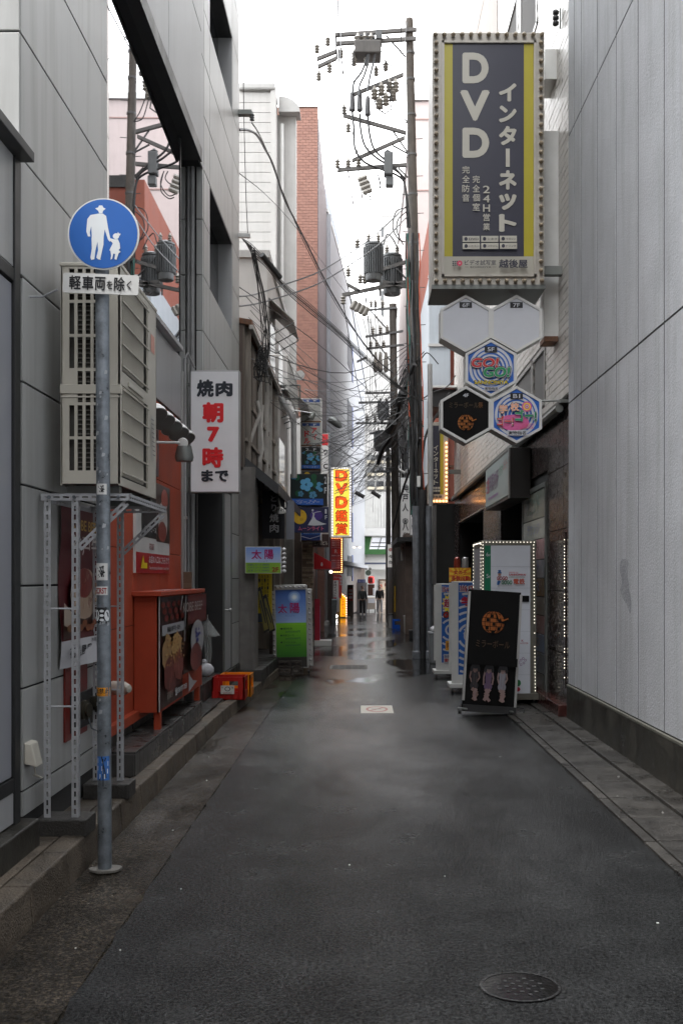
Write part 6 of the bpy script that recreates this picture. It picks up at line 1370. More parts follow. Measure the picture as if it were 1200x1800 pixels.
# ground floor strip on the left, 27 to 46 m
L6 = thing('shop_row', 'dark red brown row of small shopfronts in the middle distance on the left', 'building', (-3, 36, -.3))
m = MB(); m.box(-6, -1.62, 27.2, 46, -.4, 3.6); m.build('wall', brown_m, L6)
for i in range(8): m = MB(); m.box(-1.62, -1.585, 29.0 + i * 2.0, 30.6 + i * 2.0, -.3, 2.2); m.build('door' if i % 2 else 'shutter', M('maroon_panel', (.09, .03, .025), .5, 0, .2) if i % 3 else M('roller_shutter', (.2, .2, .21)), L6)
m = MB(); m.box(-6, -1.60, 30, 44, 3.6, 6.5); m.build('upper_wall', pale_w, L6)
for i in range(5): m = MB(); m.box(-1.60, -1.57, 31 + i * 2.6, 32.4 + i * 2.6, 4.3, 5.6); m.build('window', glass_dark, L6)
m = MB(); m.box(-1.6, -1.35, 36, 36.3, -.3, 3.2); m.build('pier', brick_m, L6)
# stone clad pillar
SP = thing('stone_clad_pillar', 'pillar clad in tan stacked stone beside the red awning', 'pillar', (-1.5, 27, g(27)))
px0, px1 = X(531, 26.6), X(551, 26.6)
m = MB(); m.box(px0, px1 - .02, 26.63, 27.2, -.3, Z(952, 26.6)); m.build('core', brown_m, SP)
z_ = g(27); r_ = random.Random(8)
while z_ < Z(958, 26.6):
    h_ = r_.uniform(.045, .085); x_ = px0
    while x_ < px1 - .02:
        w_ = min(r_.uniform(.07, .19), px1 - x_); m = MB(); m.box(x_ + .003, x_ + w_ - .003, 26.60 - r_.uniform(0, .03), 26.64, z_, z_ + h_ - .008); m.build('stone', r_.choice((stone_m, stone_m, M('stacked_stone_dark', (.13, .09, .065), .85, 0, .3, 7))), SP); x_ += w_
    z_ += h_
m = MB(); m.box(-1.85, -1.60, 23.4, 23.7, -.2, 3.2); single(m, 'concrete_column', conc, 'beige concrete column between the dark shopfront and the stone clad pillar', 'column')
# red awning
RA = thing('red_awning', 'bright red fabric shop awning with white emblem', 'awning', W(570, 1000, 27.5)); ya = 27.4
redf = ink(190, 26, 34, rough=.7)
p = [W(550, 970, ya), W(550, 1000, ya), W(582, 1000, ya), W(582, 988, ya)]
m = MB(); m.prism(p, (0, 2.2, 0)); m.build('fabric', redf, RA, fix=True)
m = MB(); q = [W(582, 988, ya), W(590, 989, ya + 1), W(590, 999, ya + 1), W(582, 1000, ya)]; m.quad(*q); m.build('end_flap', ink(150, 90, 100), RA)
f = front(ya - .002, RA); f.ell(565.5, 992.5, 1.8, 2.6, wh, 12); f.ell(565.5, 989.5, 1.2, 1, wh, 8); f.build()
# stacked floor signs 4F 3F 2F
yv = 26.0
FS = thing('floor_sign_stack', 'tall stack of framed floor signs with white upper panels and rusty edges', 'sign', W(546, 952, yv))
m = MB(); m.box(X(528, yv), X(565, yv), yv + .01, yv + .4, Z(952, yv), Z(700, yv)); m.build('case', white_mt, FS)
fx = (530.5, 562)
for t0, t1 in ((702, 740), (743.5, 782), (785, 825), (828.5, 866), (868, 908), (912, 950)):
    m = MB(); m.box(X(529, yv), X(564, yv), yv - .015, yv + .01, Z(t1 + 2, yv), Z(t1, yv)); m.build('rusty_rail', rust, FS)
f = front(yv, FS); g1 = ink(168, 170, 166); nb = ink(40, 70, 130)
f.rect(530, 702, 563, 740, g1); f.rect(531, 702, 562, 707, nb); f.text('4  F', 537, 703, 556, 706.5, wh, .02); f.vtext('ラウンジ', 540, 709, 738, 5, ink(140, 142, 140), 0); f.vtext('ファンタン', 553, 709, 740, 5, ink(140, 142, 140), 0)
f.rect(530, 744, 563, 782, g1); f.rect(531, 744, 562, 749, nb); f.text('3  F', 537, 745, 556, 748.5, wh, .02); f.text('ド', 535, 757, 544, 768, ink(196, 40, 40), .05); f.text('ル', 534, 770, 545, 780, ink(196, 40, 40), .05); f.text('ア', 547, 752, 557, 762, ink(196, 40, 40), .05); f.text('イ', 549, 763, 557, 773, ink(196, 40, 40), .05)
def flower(f, x0, y0, x1, y1):
    f.rect(x0, y0, x1, y1, ink(12, 34, 36)); w_, h_ = x1 - x0, y1 - y0; r_ = random.Random(1)
    for i in range(7): f.ell(x0 + w_ * r_.uniform(.1, .9), y0 + h_ * r_.uniform(.1, .9), w_ * .09, h_ * .13, ink(14, 84, 52), 12)
    for fx_, fy_, s in ((.08, .08, .5), (.92, .5, .75), (.68, .85, .6), (.47, .42, 1.0), (.3, .8, .45)):
        for k in range(5):
            a = R(72 * k - 90 + fx_ * 40); cx_, cy_ = x0 + w_ * (fx_ + .15 * s * math.cos(a) * h_ / w_), y0 + h_ * (fy_ + .17 * s * math.sin(a))
            if x0 + 1 < cx_ < x1 - 1 and y0 + 1 < cy_ < y1 - 1: rr_ = min(h_ * .125 * s, cx_ - x0, x1 - cx_, cy_ - y0, y1 - cy_); f.ell(cx_, cy_, rr_, rr_ * .9, ink(*[int(c * (.6 + .4 * s)) for c in (96, 170, 214)]), 14)
        f.ell(x0 + w_ * fx_, y0 + h_ * fy_, h_ * .035 * s, h_ * .035 * s, ink(24, 70, 120), 8)
f.rect(530, 786, 563, 825, ink(20, 26, 30)); f.text('2  F', 537, 788, 556, 792.5, wh, .02); flower(f, 530.5, 793, 562.5, 818); f.rect(530.5, 818, 562.5, 824, ink(40, 96, 176)); f.text('ブルースター', 534, 819.5, 560, 823, wh, 0)
f.rect(530, 829, 563, 866, ink(20, 22, 28)); f.ell(540, 835, 5, 5, ink(206, 170, 40), 14); f.rect(530, 868, 563, 908, ink(24, 24, 24)); f.text('ブティック', 544, 884, 558, 889, ink(206, 200, 60), .02); f.text('16', 548, 874, 556, 879, ink(150, 140, 120), .01)
f.rect(530, 912, 563, 950, ink(26, 80, 150)); f.rect(530, 940, 563, 950, ink(30, 50, 110)); f.text('BLUE MOON', 534, 934, 560, 938, wh, .01); f.line([(530, 943), (545, 947), (563, 942)], 1.0, wh); f.build()
# second narrow stack
t, f = vsign('narrow_floor_signs', 'narrow stack of white and red floor signs behind the first stack', 565.5, 577, 762, 945, 29.0, white_mt)
f.rect(566, 763, 576.5, 783, ink(196, 50, 56)); f.rect(566, 785, 576.5, 808, ink(200, 200, 200)); f.rect(566, 809, 576.5, 832, ink(206, 206, 206)); f.text('つ', 568, 790, 575, 800, black_i, .03); f.text('C', 568, 815, 576, 824, black_i, .04); f.rect(566, 870, 576.5, 892, ink(206, 206, 210)); f.text('彩', 567, 874, 575, 886, ink(40, 50, 110), .02); f.rect(566, 925, 576.5, 936, ink(170, 40, 44)); f.build()
# blue star and moonlight lightboxes
yb = 22.0
t = thing('lightbox_sign', 'projecting sign with pale blue flowers and white 2F lettering', 'sign', W(543, 890, yb)); m = MB(); m.box(X(510, yb), X(575, yb), yb, yb + .16, Z(890, yb), Z(833, yb)); m.build('box', black_m, t, bev=.005)
f = front(yb, t); flower(f, 512, 834, 568, 877); f.rect(512, 877, 568, 888, ink(36, 92, 180)); f.text('ブルースター', 519, 879, 562, 886, wh, .005, .15); f.text('2', 570, 838, 574, 851, wh, .03); f.text('F', 570, 857, 574, 868, wh, .03); f.build()
t = thing('lightbox_sign', 'dark blue projecting sign with yellow full moon and white gown silhouette, 1F', 'sign', W(545, 937, yb)); m = MB(); m.box(X(514, yb), X(577, yb), yb, yb + .16, Z(936, yb), Z(891, yb)); m.build('box', ink(34, 38, 70), t, bev=.005)
f = front(yb, t); f.rect(515, 892, 576, 935, ink(32, 38, 78)); f.ell(556, 906, 11, 9, ink(70, 48, 130), 18); f.ell(527, 908.5, 12, 13, ink(214, 172, 44), 28)
for a, b, c in ((523, 904, 3), (530, 913, 3.5), (531, 901, 2)): f.ell(a, b, c, c * .8, ink(196, 152, 40), 10)
f.poly([(548, 900), (550, 904), (548, 912), (544, 918), (541, 923), (552, 924), (566, 923), (574, 921), (566, 919), (556, 914), (552, 908), (553, 903)], wh); f.ell(549.5, 897, 1.9, 2.2, wh, 12); f.line([(551, 902), (557, 900), (564, 899)], 1.1, wh)
f.text('ムーンライト', 524, 925.5, 569, 932.5, ink(196, 96, 130), .03); f.text('1', 571, 895, 574, 903, wh, .02); f.text('F', 571, 906, 575, 913, wh, .02); f.build()
t = thing('lightbox_sign', 'dark brown sign with cream building name just above the stone clad pillar', 'sign', W(564, 962, 26.2)); m = MB(); m.box(X(549, 26.2), X(578, 26.2), 26.2, 26.3, Z(962, 26.2), Z(939, 26.2)); m.build('box', ink(62, 42, 42), t); f = front(26.2, t); f.text('エノはビル', 552, 951, 576, 958, ink(196, 186, 176), .02); f.build()
# DVD viewing sign, lit
yv = 34.0; V = thing('lit_dvd_sign', 'tall lit yellow sign with orange DVD lettering and white bulb border', 'sign', W(599, 944, yv))
m = MB(); m.box(X(581, yv), X(618, yv), yv + .01, yv + .35, Z(945, yv), Z(821, yv)); m.build('case', white_mt, V)
yl = ink(244, 216, 80, emit=.55); og = ink(240, 84, 30, emit=.6)
f = front(yv, V); f.rect(582, 822, 617, 944, ink(214, 210, 206, emit=.2)); f.rect(586, 825, 613.5, 941, yl)
bs = [(826, 846), (849, 870), (872, 894), (896, 917), (919, 940)]
f.sep = 15
for (a, b), ch in zip(bs, 'DVD鑑賞'): f.text(ch, 589, a, 611, b, ink(120, 40, 20), .08 if ch in 'DV' else .04); f.text(ch, 589.8, a + .8, 610.2, b - .8, og, .06 if ch in 'DV' else .025)
f.build(); bulb_row(V, [(X(a, yv), yv - .02, Z(826 + i * 4.8, yv)) for i in range(25) for a in (584, 615.5)] + [(X(587 + i * 4.6, yv), yv - .02, Z(823.3, yv)) for i in range(6)], .018, M('white_bulb_lit', (1, .97, .95), .4, var=0, emit=1.3), 'lit_bulb')
yv = 35.0; V = thing('lit_red_sign', 'maroon sign with R emblem and orange lit bulb border below the DVD sign', 'sign', W(594, 1010, yv))
m = MB(); m.box(X(579, yv), X(603, yv), yv + .01, yv + .3, Z(1009, yv), Z(944, yv)); m.build('case', ink(60, 30, 30), V)
f = front(yv, V); mr = ink(120, 44, 50, emit=.1); f.rect(581, 947, 598, 1000, mr)
for b in (949, 953, 957): f.text('個室ビデオ', 583, b, 597, b + 2.6, wh, .01)
f.rect(584, 965, 597, 973, ink(170, 40, 40)); f.text('R', 588, 966, 593, 972.5, wh, .01); f.text('レッドルーム', 583, 961, 597, 963.5, wh, 0)
for b in (975.5, 980, 984, 988, 992, 996): f.text('営業中二十四', 583, b, 597, b + 2.4, wh if b != 980 else ink(170, 60, 60), .01)
f.build(); bulb_row(V, [(X(600.5, yv), yv - .02, Z(948 + i * 3.4, yv)) for i in range(18)] + [(X(583 + i * 2.9, yv), yv - .02, Z(a, yv)) for i in range(6) for a in (945.5, 1005.5)], .02, led_or, 'lit_bulb')
m = MB(); c = W(581.5, 1005, 34.9); m.ball(c, .05, 8); single(m, 'small_lamp', M('lamp_soft', (1, .97, .95), .4, var=0, emit=6), 'tiny bright white lamp at the foot of the maroon sign', 'lamp')
# red banner sign, yellow arrow sign, dumpster
yv = 49.0; V = thing('banner_sign', 'red and white arched banner sign with black vertical lettering', 'sign', W(588, 1056, yv))
m = MB(); m.prism([W(a, b, yv) for a, b in ((578, 1052), (600, 1052), (601, 1014), (597, 1010), (578, 1010))], (0, .15, 0)); m.build('board', ink(196, 60, 60), V, fix=True)
f = front(yv, V); f.rect(582, 1020, 595, 1050, ink(214, 208, 206)); f.text('レッドルーム', 581, 1013.5, 598, 1017, wh, .02); f.vtext('本日イベント', 589, 1021, 1050, 4.2, ink(50, 40, 50), .03); f.vtext('開催中', 599, 1014, 1030, 3.4, wh, .03); f.build()
m = MB(); m.prism([W(a, b, 48.6) for a, b in ((591, 1050), (596, 1050), (596, 1075), (592, 1075))], (0, .05, 0)); o = single(m, 'paper_banner', ink(196, 190, 188), 'narrow white paper banner hanging between the bin and the arrow sign', 'banner', fix=True)
yv = 53.0; ga = g(yv); V = thing('arrow_sign', 'lit orange yellow slanted top standing sign with red lettering', 'sign', W(602, 1086, yv))
m = MB(); m.prism([W(a, b, yv) for a, b in ((595, 1085), (610, 1085), (610, 1050), (595, 1036))], (0, .3, 0)); m.build('case', ink(90, 50, 30), V, fix=True)
f = front(yv, V); f.poly([(596, 1084), (607, 1084), (607, 1050), (596, 1040)], ink(244, 170, 24, emit=.55)); f.vtext('レッドルーム', 603, 1050, 1082, 4.2, ink(206, 50, 30, emit=.3), .04); f.vtext('個室ビデオ', 598, 1053, 1078, 2, ink(150, 60, 30), .01); f.build()
bulb_row(V, [W(608.6, 1051 + i * 4.2, yv - .02) for i in range(9)] + [W(597 + i * 2.8, 1040 + i * 2.7, yv - .02) for i in range(5)], .03, M('peach_bulb_lit', (1, .6, .36), .4, var=0, emit=3.2), 'lit_bulb')
m = MB(); m.box(X(593, yv), X(615, yv), yv - .2, yv + .5, ga - .02, ga + .06); m.build('base', conc, V)
V = bin_('dumpster', 'grey weathered lidded container beside the arrow sign on the left', X(581, 48.5), 48.5, .62, 1.02, M('dirty_grey_bin', (.13, .14, .14), .6, 0, .3, 3, dirt=.4), False, M('pale_lid', (.30, .36, .38), .4), cat='container')
m = MB(); c = W(590.5, 1083, 50.8); m.ball(c, .075, 8); single(m, 'ground_floodlight', lamp_hot, 'dazzling small floodlight on the ground beside the grey container', 'floodlight')
m = MB(); m.hexa([(X(559, 43), 42.4, g(43)), (X(578, 43), 42.4, g(43)), (X(580, 44), 44, g(43)), (X(563, 44), 44, g(43)), (X(560, 43), 42.5, g(43) + .13), (X(577, 43), 42.5, g(43) + .13), (X(579, 44), 43.9, g(43) + .13), (X(564, 44), 43.9, g(43) + .13)]); single(m, 'concrete_slab', conc, 'low grey concrete slab on the left edge before the grey container', 'slab')
# ------------------------------------------------------------------ end of the lane: arcade and towers
E1 = thing('arcade_front', 'white shopping arcade with glazed roof and green band closing the lane', 'arcade', (2, 76, -.6)); ye = 76.0
white_in = M('bright_white_wall', (.72, .72, .70), .6, 0, .04, 2)
m = MB(); m.box(-6, 8, ye, ye + .3, -.8, Z(1000, ye)); m.build('end_wall', white_in, E1)
m = MB(); m.box(-6, 8, ye - .6, ye - .4, Z(1001, ye), Z(988, ye)); m.build('beam', white_in, E1); m = MB(); m.box(-6, 8, ye - .62, ye - .60, Z(992, ye), Z(989, ye)); m.build('blue_band', ink(90, 96, 120), E1)
m = MB(); m.box(-6, 8, ye - .5, ye - .3, Z(988, ye), Z(972, ye)); m.build('fascia', white_in, E1)
grm = ink(60, 110, 60, rough=.7)
m = MB(); m.box(-6, 8, ye - 1.0, ye - .8, Z(975, ye), Z(966, ye)); m.build('green_band', grm, E1)
m = MB(); m.prism([W(a, b, ye - .9) for a, b in ((640, 943), (653, 943), (648, 968), (640, 968))], (0, .2, 0)); m.build('green_gable', grm, E1, fix=True)
m = MB(); m.prism([W(a, b, ye - .85) for a, b in ((649, 967), (690, 967), (690, 945), (655, 945))], (0, .1, 0)); m.build('roof_glazing', M('glazing_sky_glow', (.75, .77, .82), .2, var=.02, emit=.35), E1, fix=True)  # glazing glows by itself, emission standing in for sky light through it
for a, b in (((653, 954), (690, 954)), ((650, 960.5), (690, 960.5)), ((670, 945), (664, 967)), ((682, 945), (677, 967))): m = MB(); m.cyl(W(*a, ye - .9), W(*b, ye - .9), .035, k=4); m.build('glazing_bar', alu_dk, E1)
m = MB(); m.box(-4, 6, ye - 1.4, ye + 3, Z(943, ye), Z(930, ye)); m.build('arcade_roof', white_in, E1)
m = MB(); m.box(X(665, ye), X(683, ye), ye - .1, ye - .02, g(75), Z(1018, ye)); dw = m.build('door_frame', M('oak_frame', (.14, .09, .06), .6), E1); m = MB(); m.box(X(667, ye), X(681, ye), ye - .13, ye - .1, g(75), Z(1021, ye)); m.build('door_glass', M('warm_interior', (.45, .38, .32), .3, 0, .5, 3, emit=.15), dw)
for i, (a, b, c) in enumerate(((669, 1030, (190, 90, 60)), (674, 1034, (220, 200, 170)), (678, 1028, (120, 60, 50)), (672, 1042, (200, 180, 150)))): m = MB(); m.box(X(a, ye) - .1, X(a, ye) + .1, ye - .16, ye - .13, Z(b, ye) - .12, Z(b, ye) + .12); m.build('display_item', ink(*c), dw)
def fbox(name, lab, cat, x0p, x1p, y0p, y1p, yy_, mt, d=.5): m = MB(); m.box(X(x0p, yy_), X(x1p, yy_), yy_, yy_ + d, Z(y1p, yy_), Z(y0p, yy_)); return single(m, name, mt, lab, cat, bev=.02)
t = thing('red_lantern', 'red paper lantern with black character hanging at the arcade corner', 'lantern', W(652, 1026, 70)); c = W(652, 1019.5, 70)
m = MB(); m.lathe(c, [(.12, -.27), (.22, -.22), (.24, 0), (.22, .22), (.12, .27)], (0, 0, 1), 16); m.build('paper', ink(206, 44, 36), t, smooth=True); f = front(69.74, t); f.text('酒', 650, 1015.5, 655, 1024, black_i, .03); f.build()
fbox('food_display', 'dark menu case with food pictures beside the grey shutter', 'display case', 646, 658, 1027, 1047, 70, ink(70, 44, 34), .3); fbox('menu_sheet', 'white menu sheet beside the food pictures', 'menu', 655, 659, 1034, 1046, 69.8, wh, .05)
t = thing('serving_cart', 'beige cart standing under the food pictures behind the two people', 'cart', W(652, 1074, 68)); m = MB(); m.box(X(645, 68), X(660, 68), 68, 68.7, Z(1071, 68), Z(1050, 68)); m.build('body', M('beige_cart', (.3, .26, .22), .6), t, bev=.03)
for a in (647, 658): m = MB(); c = W(a, 1073.5, 68); m.cyl(c, c + Vector((.06, 0, 0)), .1); m.build('wheel', black_m, t)
m = MB(); m.box(X(646.5, 68), X(658.5, 68), 67.96, 68, Z(1060, 68), Z(1052, 68)); m.build('front_panel', wh, t)
t = thing('blue_street_sign', 'small blue sign panel on top of grey shutter box at the crossing', 'sign', W(636, 1024, 66)); m = MB(); m.box(X(628, 66), X(642, 66), 65.9, 65.96, Z(1024, 66), Z(1018.5, 66)); m.build('plate', ink(60, 76, 140), t)
f = front(65.9, t); f.text('三宮センター街', 629, 1020, 641, 1023, wh, .01); f.build()
t = thing('vending_machine', 'dark vending machine with lit red front near the arrow sign', 'vending machine', W(614, 1080, 58)); m = MB(); m.box(X(611, 58), X(621, 58), 58, 58.8, g(58), Z(1028, 58)); m.build('body', brown_m, t); f = front(58, t); f.rect(612, 1034, 620, 1056, ink(150, 40, 40)); [f.rect(612.5 + i * 1.6, 1036 + j * 6, 613.6 + i * 1.6, 1040 + j * 6, wh) for i in range(4) for j in range(3)]; f.build()
t = thing('wall_lamps', 'pair of small lit wall lamps on the ribbed building', 'lamp', W(627, 963, 52))
for a in (622, 632): m = MB(); m.ball(W(a, 962, 56), .07, 7, (1.3, 1, .6)); m.build('lamp', M('warm_wall_lamp', (1, .8, .6), .4, var=0, emit=2.5), t)
m = MB(); m.tube([W(622, 961, 56), W(627, 960, 56), W(632, 961, 56)], .02, 5); m.build('arm', alu, t)
t = thing('round_ornament', 'dark green round hanging shop emblem before the white arcade wall', 'shop emblem', W(647, 1012, 71)); m = MB(); m.lathe(W(647, 1007, 71), [(.2, 0), (.2, .05)], (0, 1, 0), 18); m.build('disc', M('dark_green', (.05, .08, .06), .6), t)
for a, b in ((643, 999), (650, 1000)): m = MB(); m.lathe(W(a, b, 71), [(.1, 0), (.1, .05)], (0, 1, 0), 14); m.build('disc', alu_dk, t)
E2 = thing('apartment_tower', 'pale tower block with barred balconies above the arcade', 'building', (3, 88, -.6))
m = MB(); m.box(-2, 9, 86, 100, 2, Z(560, 86)); m.build('wall', pale_w, E2)
for i in range(3):
    for j, zz_ in enumerate((800, 822, 846)): m = MB(); m.box(X(645 + i * 16, 86), X(658 + i * 16, 86), 85.9, 86, Z(zz_ + 14, 86), Z(zz_, 86)); wo = m.build('window', glass_dark, E2); m = MB(); m.box(X(645 + i * 16, 86), X(658 + i * 16, 86), 85.6, 85.8, Z(zz_ + 15, 86), Z(zz_ + 10, 86)); m.build('balcony_rail', M('tan_rail', (.4, .36, .28), .6), wo)
for i in range(14): m = MB(); m.box(X(640 + i * 5, 85), X(644 + i * 5, 85), 84.9, 85.1, Z(930, 85), Z(865, 85)); m.build('corrugated_panel', M('corrugated', (.35, .35, .34), .6, .1, .1), E2)
E3 = thing('white_high_rise', 'tall white high rise with a column of small windows, far behind the poles', 'building', (6, 104, -.6))
m = MB(); m.box(X(669, 100), 14, 100, 115, 0, Z(357, 100)); m.build('wall', white_w, E3)
for i in range(9): m = MB(); m.box(X(670, 100), X(673.5, 100), 99.9, 100, Z(400 + i * 28, 100) - .9, Z(400 + i * 28, 100)); m.build('window', glass_dark, E3)
for i in range(12): m = MB(); m.box(X(669, 100), 14, 99.95, 100, Z(380 + i * 22, 100), Z(379.4 + i * 22, 100)); m.build('floor_line', M('grey_line', (.4, .4, .4)), E3)
E4 = thing('white_mid_rise', 'white building with stepped roof between the ribbed building and far tower', 'building', (1, 92, -.6))
m = MB(); m.box(X(633, 90), X(672, 90), 90, 99, 0, Z(585, 90)); m.box(X(645, 90), X(672, 90), 90.5, 99, 0, Z(552, 90)); m.build('wall', white_w, E4)
for i in range(6): m = MB(); m.box(X(650, 90), X(653, 90), 89.9, 90, Z(600 + i * 30, 90), Z(585 + i * 30, 90)); m.build('window', glass_dark, E4)
# ------------------------------------------------------------------ utility poles
def insul(m, c, r=.06, h=.22, ax=(0, 0, 1)): m.lathe(c, [(r * .3, 0), (r, h * .12), (r * .55, h * .25), (r, h * .38), (r * .55, h * .5), (r, h * .64), (r * .5, h * .8), (r * .3, h)], ax, 8)
def arm_(P_, a, b, y_, par, w_=.05, dy=0, mt=None):
    p, q = W(*a, y_ - dy), W(*b, y_); d = (q - p).normalized(); u = Vector((0, 0, 1)); v = d.cross(u).normalized(); m = MB()
    c = [p + v * s + u * t for t in (-w_, w_) for s in (-w_, w_)]; c2 = [q + v * s + u * t for t in (-w_, w_) for s in (-w_, w_)]
    m.hexa([c[0], c[1], c2[1], c2[0], c[2], c[3], c2[3], c2[2]]); return m.build('crossarm', mt or arm_m, par, fix=True)
UP = thing('utility_pole', 'tall concrete utility pole crowded with crossarms and cables, nearest on the right side', 'utility pole', (1.31, 22.5, g(22.5))); yu = 22.5
m = MB(); m.tube([(1.33, yu, -.2), (1.22, yu, 7), W(719, 38, yu)], [.15, .12, .088], 16); m.lathe(W(719, 38, yu), [(.088, 0), (.08, .06), (.03, .09)], (0, 0, 1), 16); m.build('shaft', conc_pole, UP, smooth=True)
for z_ in (2.0, 3.4, 4.9, 6.0, 6.9, 7.7, 8.3, 9.2, 10.3, 11.2, 12.1, 12.9, 13.5): m = MB(); c = Vector((1.33 - .0155 * z_ * 1.08, yu, z_)); m.lathe(c, [(.15 - z_ * .0035, 0), (.15 - z_ * .0035, .05)], (0, 0, 1), 14); m.build('steel_band', arm_m, UP)
for i in range(24):
    z_ = 3.6 + i * .42; s = 1 if i % 2 else -1; c = Vector((1.33 - .0168 * z_, yu, z_)); m = MB(); m.cyl(c, c + Vector((s * .24, -.03, 0)), .009, k=5); m.build('climbing_step', arm_m, UP)
for a, b in (((588, 62), (732, 52)), ((591, 77), (731, 68)), ((557, 104), (590, 91)), ((558, 118), (592, 102)), ((622, 166), (709, 131)), ((603, 203), (714, 234)), ((618, 283), (711, 242)), ((593, 299), (714, 290)), ((601, 519), (725, 493)), ((610, 500), (632, 512)), ((668, 475), (722, 458)), ((672, 496), (722, 505))): arm_(UP, a, b, yu - .1, UP, .038, mt=M('crossarm_pale', (.13, .125, .12), .6, .2, .2, 8))
for a, b in (((590, 60), (592, 104)), ((678, 62), (712, 100)), ((690, 230), (716, 268)), ((690, 256), (716, 270)), ((700, 296), (716, 312)), ((680, 455), (718, 495)), ((668, 475), (668, 520)), ((672, 498), (690, 520))): m = MB(); m.cyl(W(*a, yu - .1), W(*b, yu - .1), .022, k=5); m.build('stay_bar', arm_m, UP)
for a, b, s in ((599, 82, 1), (622, 86, 1), (557, 97, -1), (576, 84, -1), (560, 122, 1), (579, 108, 1), (593, 299, 0), (612, 299, 0), (630, 297, 0), (605, 205, -1), (612, 213, 1), (678, 128, 0), (661, 137, 0), (612, 490, 0), (633, 502, 0), (641, 502, 0), (628, 440, 0), (603, 515, 1)):
    m = MB(); c = W(a, b, yu - .1); insul(m, c + Vector((0, 0, .04 if s <= 0 else -.26)), .065, .24); m.build('insulator', porc, UP, smooth=True)
t = thing('switch_box', 'grey switch box with bushings hung from the top crossarms', 'switchgear', W(646, 106, yu)); m = MB(); m.box(X(623, yu), X(669, yu), yu - .35, yu + .15, Z(106, yu), Z(84, yu)); m.build('case', M('switch_paint', (.10, .095, .09), .6, .1, .2, 6, streak=.4), t, bev=.02)
m = MB(); m.box(X(660, yu), X(671, yu), yu - .3, yu + .1, Z(80, yu), Z(64, yu)); m.build('upper_case', trans_m, t, bev=.01)
for a in (629, 641, 652): m = MB(); insul(m, W(a, 82, yu - .25), .10, .30); m.build('bushing', porc, t, smooth=True)
for a in (622, 644): m = MB(); insul(m, W(a, 116, yu - .2), .07, .24); m.build('bushing', porc, t, smooth=True)
t = thing('cutout_switches', 'cluster of porcelain cutout switches on the second crossarm', 'switchgear', W(680, 200, yu))
for i, (a, b) in enumerate(((658, 165), (670, 158), (684, 152), (695, 152), (666, 182), (678, 176), (690, 168))):
    m = MB(); insul(m, W(a, b, yu - .2) - Vector((0, 0, .13)), .09, .3); m.build('porcelain', porc, t, smooth=True)
for a, b in (((662, 190), (676, 200)), ((676, 200), (688, 192)), ((688, 192), (684, 170)), ((670, 160), (672, 196)), ((656, 172), (664, 192)), ((694, 160), (696, 178))): m = MB(); m.cyl(W(*a, yu - .2), W(*b, yu - .2), .016, k=5); m.build('rod', arm_m, t)
for a in (619, 632, 646):
    m = MB(); m.lathe(W(a, 197 if a < 640 else 205, yu - .2), [(.03, 0), (.07, .04), (.055, .3), (.05, .42), (.025, .46)], (0, 0, 1), 10); single(m, 'cable_termination', M('dark_sleeve', (.06, .06, .065), .5), 'dark cable termination sleeve, %s of the three above the slanting crossarm' % {619: 'left', 632: 'middle', 646: 'right'}[a], 'cable termination', 'cable terminations on the nearest pole', smooth=True)
t = thing('capacitor_box', 'pale rectangular can hanging beside the pole below the slanting arms', 'switchgear', W(683, 334, yu)); m = MB(); m.box(X(674, yu), X(690, yu), yu - .3, yu - .05, Z(315, yu), Z(276, yu)); m.build('body', trans_m, t, bev=.02); m = MB(); m.box(X(677, yu), X(691, yu), yu - .25, yu - .05, Z(333, yu), Z(317, yu)); m.build('lower_body', trans_m, t, bev=.02); m = MB(); insul(m, W(681, 275, yu - .17), .09, .15); m.build('bushing', trans_m, t, smooth=True)
def gang(cx, cy, lab, tilt):
    t = thing('cable_clamp_block', lab, 'cable clamp', W(cx, cy + 18, yu - .3), group='clamp blocks on the nearest pole')
    for i in range(4):
        c = W(cx + i * 8 * math.cos(tilt) - 12 * math.cos(tilt), cy + i * 8 * math.sin(tilt) - 12 * math.sin(tilt), yu - .3); m = MB(); d = Vector((math.sin(tilt), 0, math.cos(tilt))); m.lathe(c - d * .11, [(.04, 0), (.06, .02), (.06, .2), (.04, .22)], d, 8); m.build('clamp', porc, t, smooth=True)
gang(641, 325, 'tilted stack of grey clamps below the fourth crossarm', 1.2); gang(632, 542, 'tilted stack of grey clamps below the lowest crossarm', .5)
def transformer(name, lab, a0, a1, b0, b1, yy_, cat='transformer'):
    t = thing(name, lab, cat, W((a0 + a1) / 2, b1, yy_), group='pole transformers'); c0 = W((a0 + a1) / 2, b1, yy_); r = (X(a1, yy_) - X(a0, yy_)) / 2 * .92; h = Z(b0, yy_) - Z(b1, yy_)
    m = MB(); m.lathe(c0, [(r * .78, 0), (r * .84, .03), (r * .84, h * .2), (r * .84, h * .9), (r * .95, h * .91), (r * .95, h * .95), (r * .6, h)], (0, 0, 1), 24); m.build('tank', trans_m, t, smooth=True)
    for i in range(26):
        a = 2 * math.pi * i / 26; d = Vector((math.cos(a), math.sin(a), 0)); p_ = Vector((-d.y, d.x, 0)) * .008; q = [c0 + d * r * .83 - p_, c0 + d * r * 1.06 - p_, c0 + d * r * 1.06 + p_, c0 + d * r * .83 + p_]
        m = MB(); m.hexa([v + Vector((0, 0, h * .17)) for v in q] + [v + Vector((0, 0, h * .86)) for v in q]); m.build('cooling_fin', trans_m, t, fix=True)
    for k in (-1, 1): m = MB(); insul(m, c0 + Vector((r * .5 * k, -.1, h * .96)), .05, .2); m.build('bushing', porc, t, smooth=True)
    return t
transformer('transformer', 'grey finned transformer can, left of the pair on the nearest pole', 638, 674, 426, 494, yu - .5)
transformer('transformer', 'grey finned transformer can, right and lower of the pair on nearest pole', 669, 708, 446, 518, yu + .1)
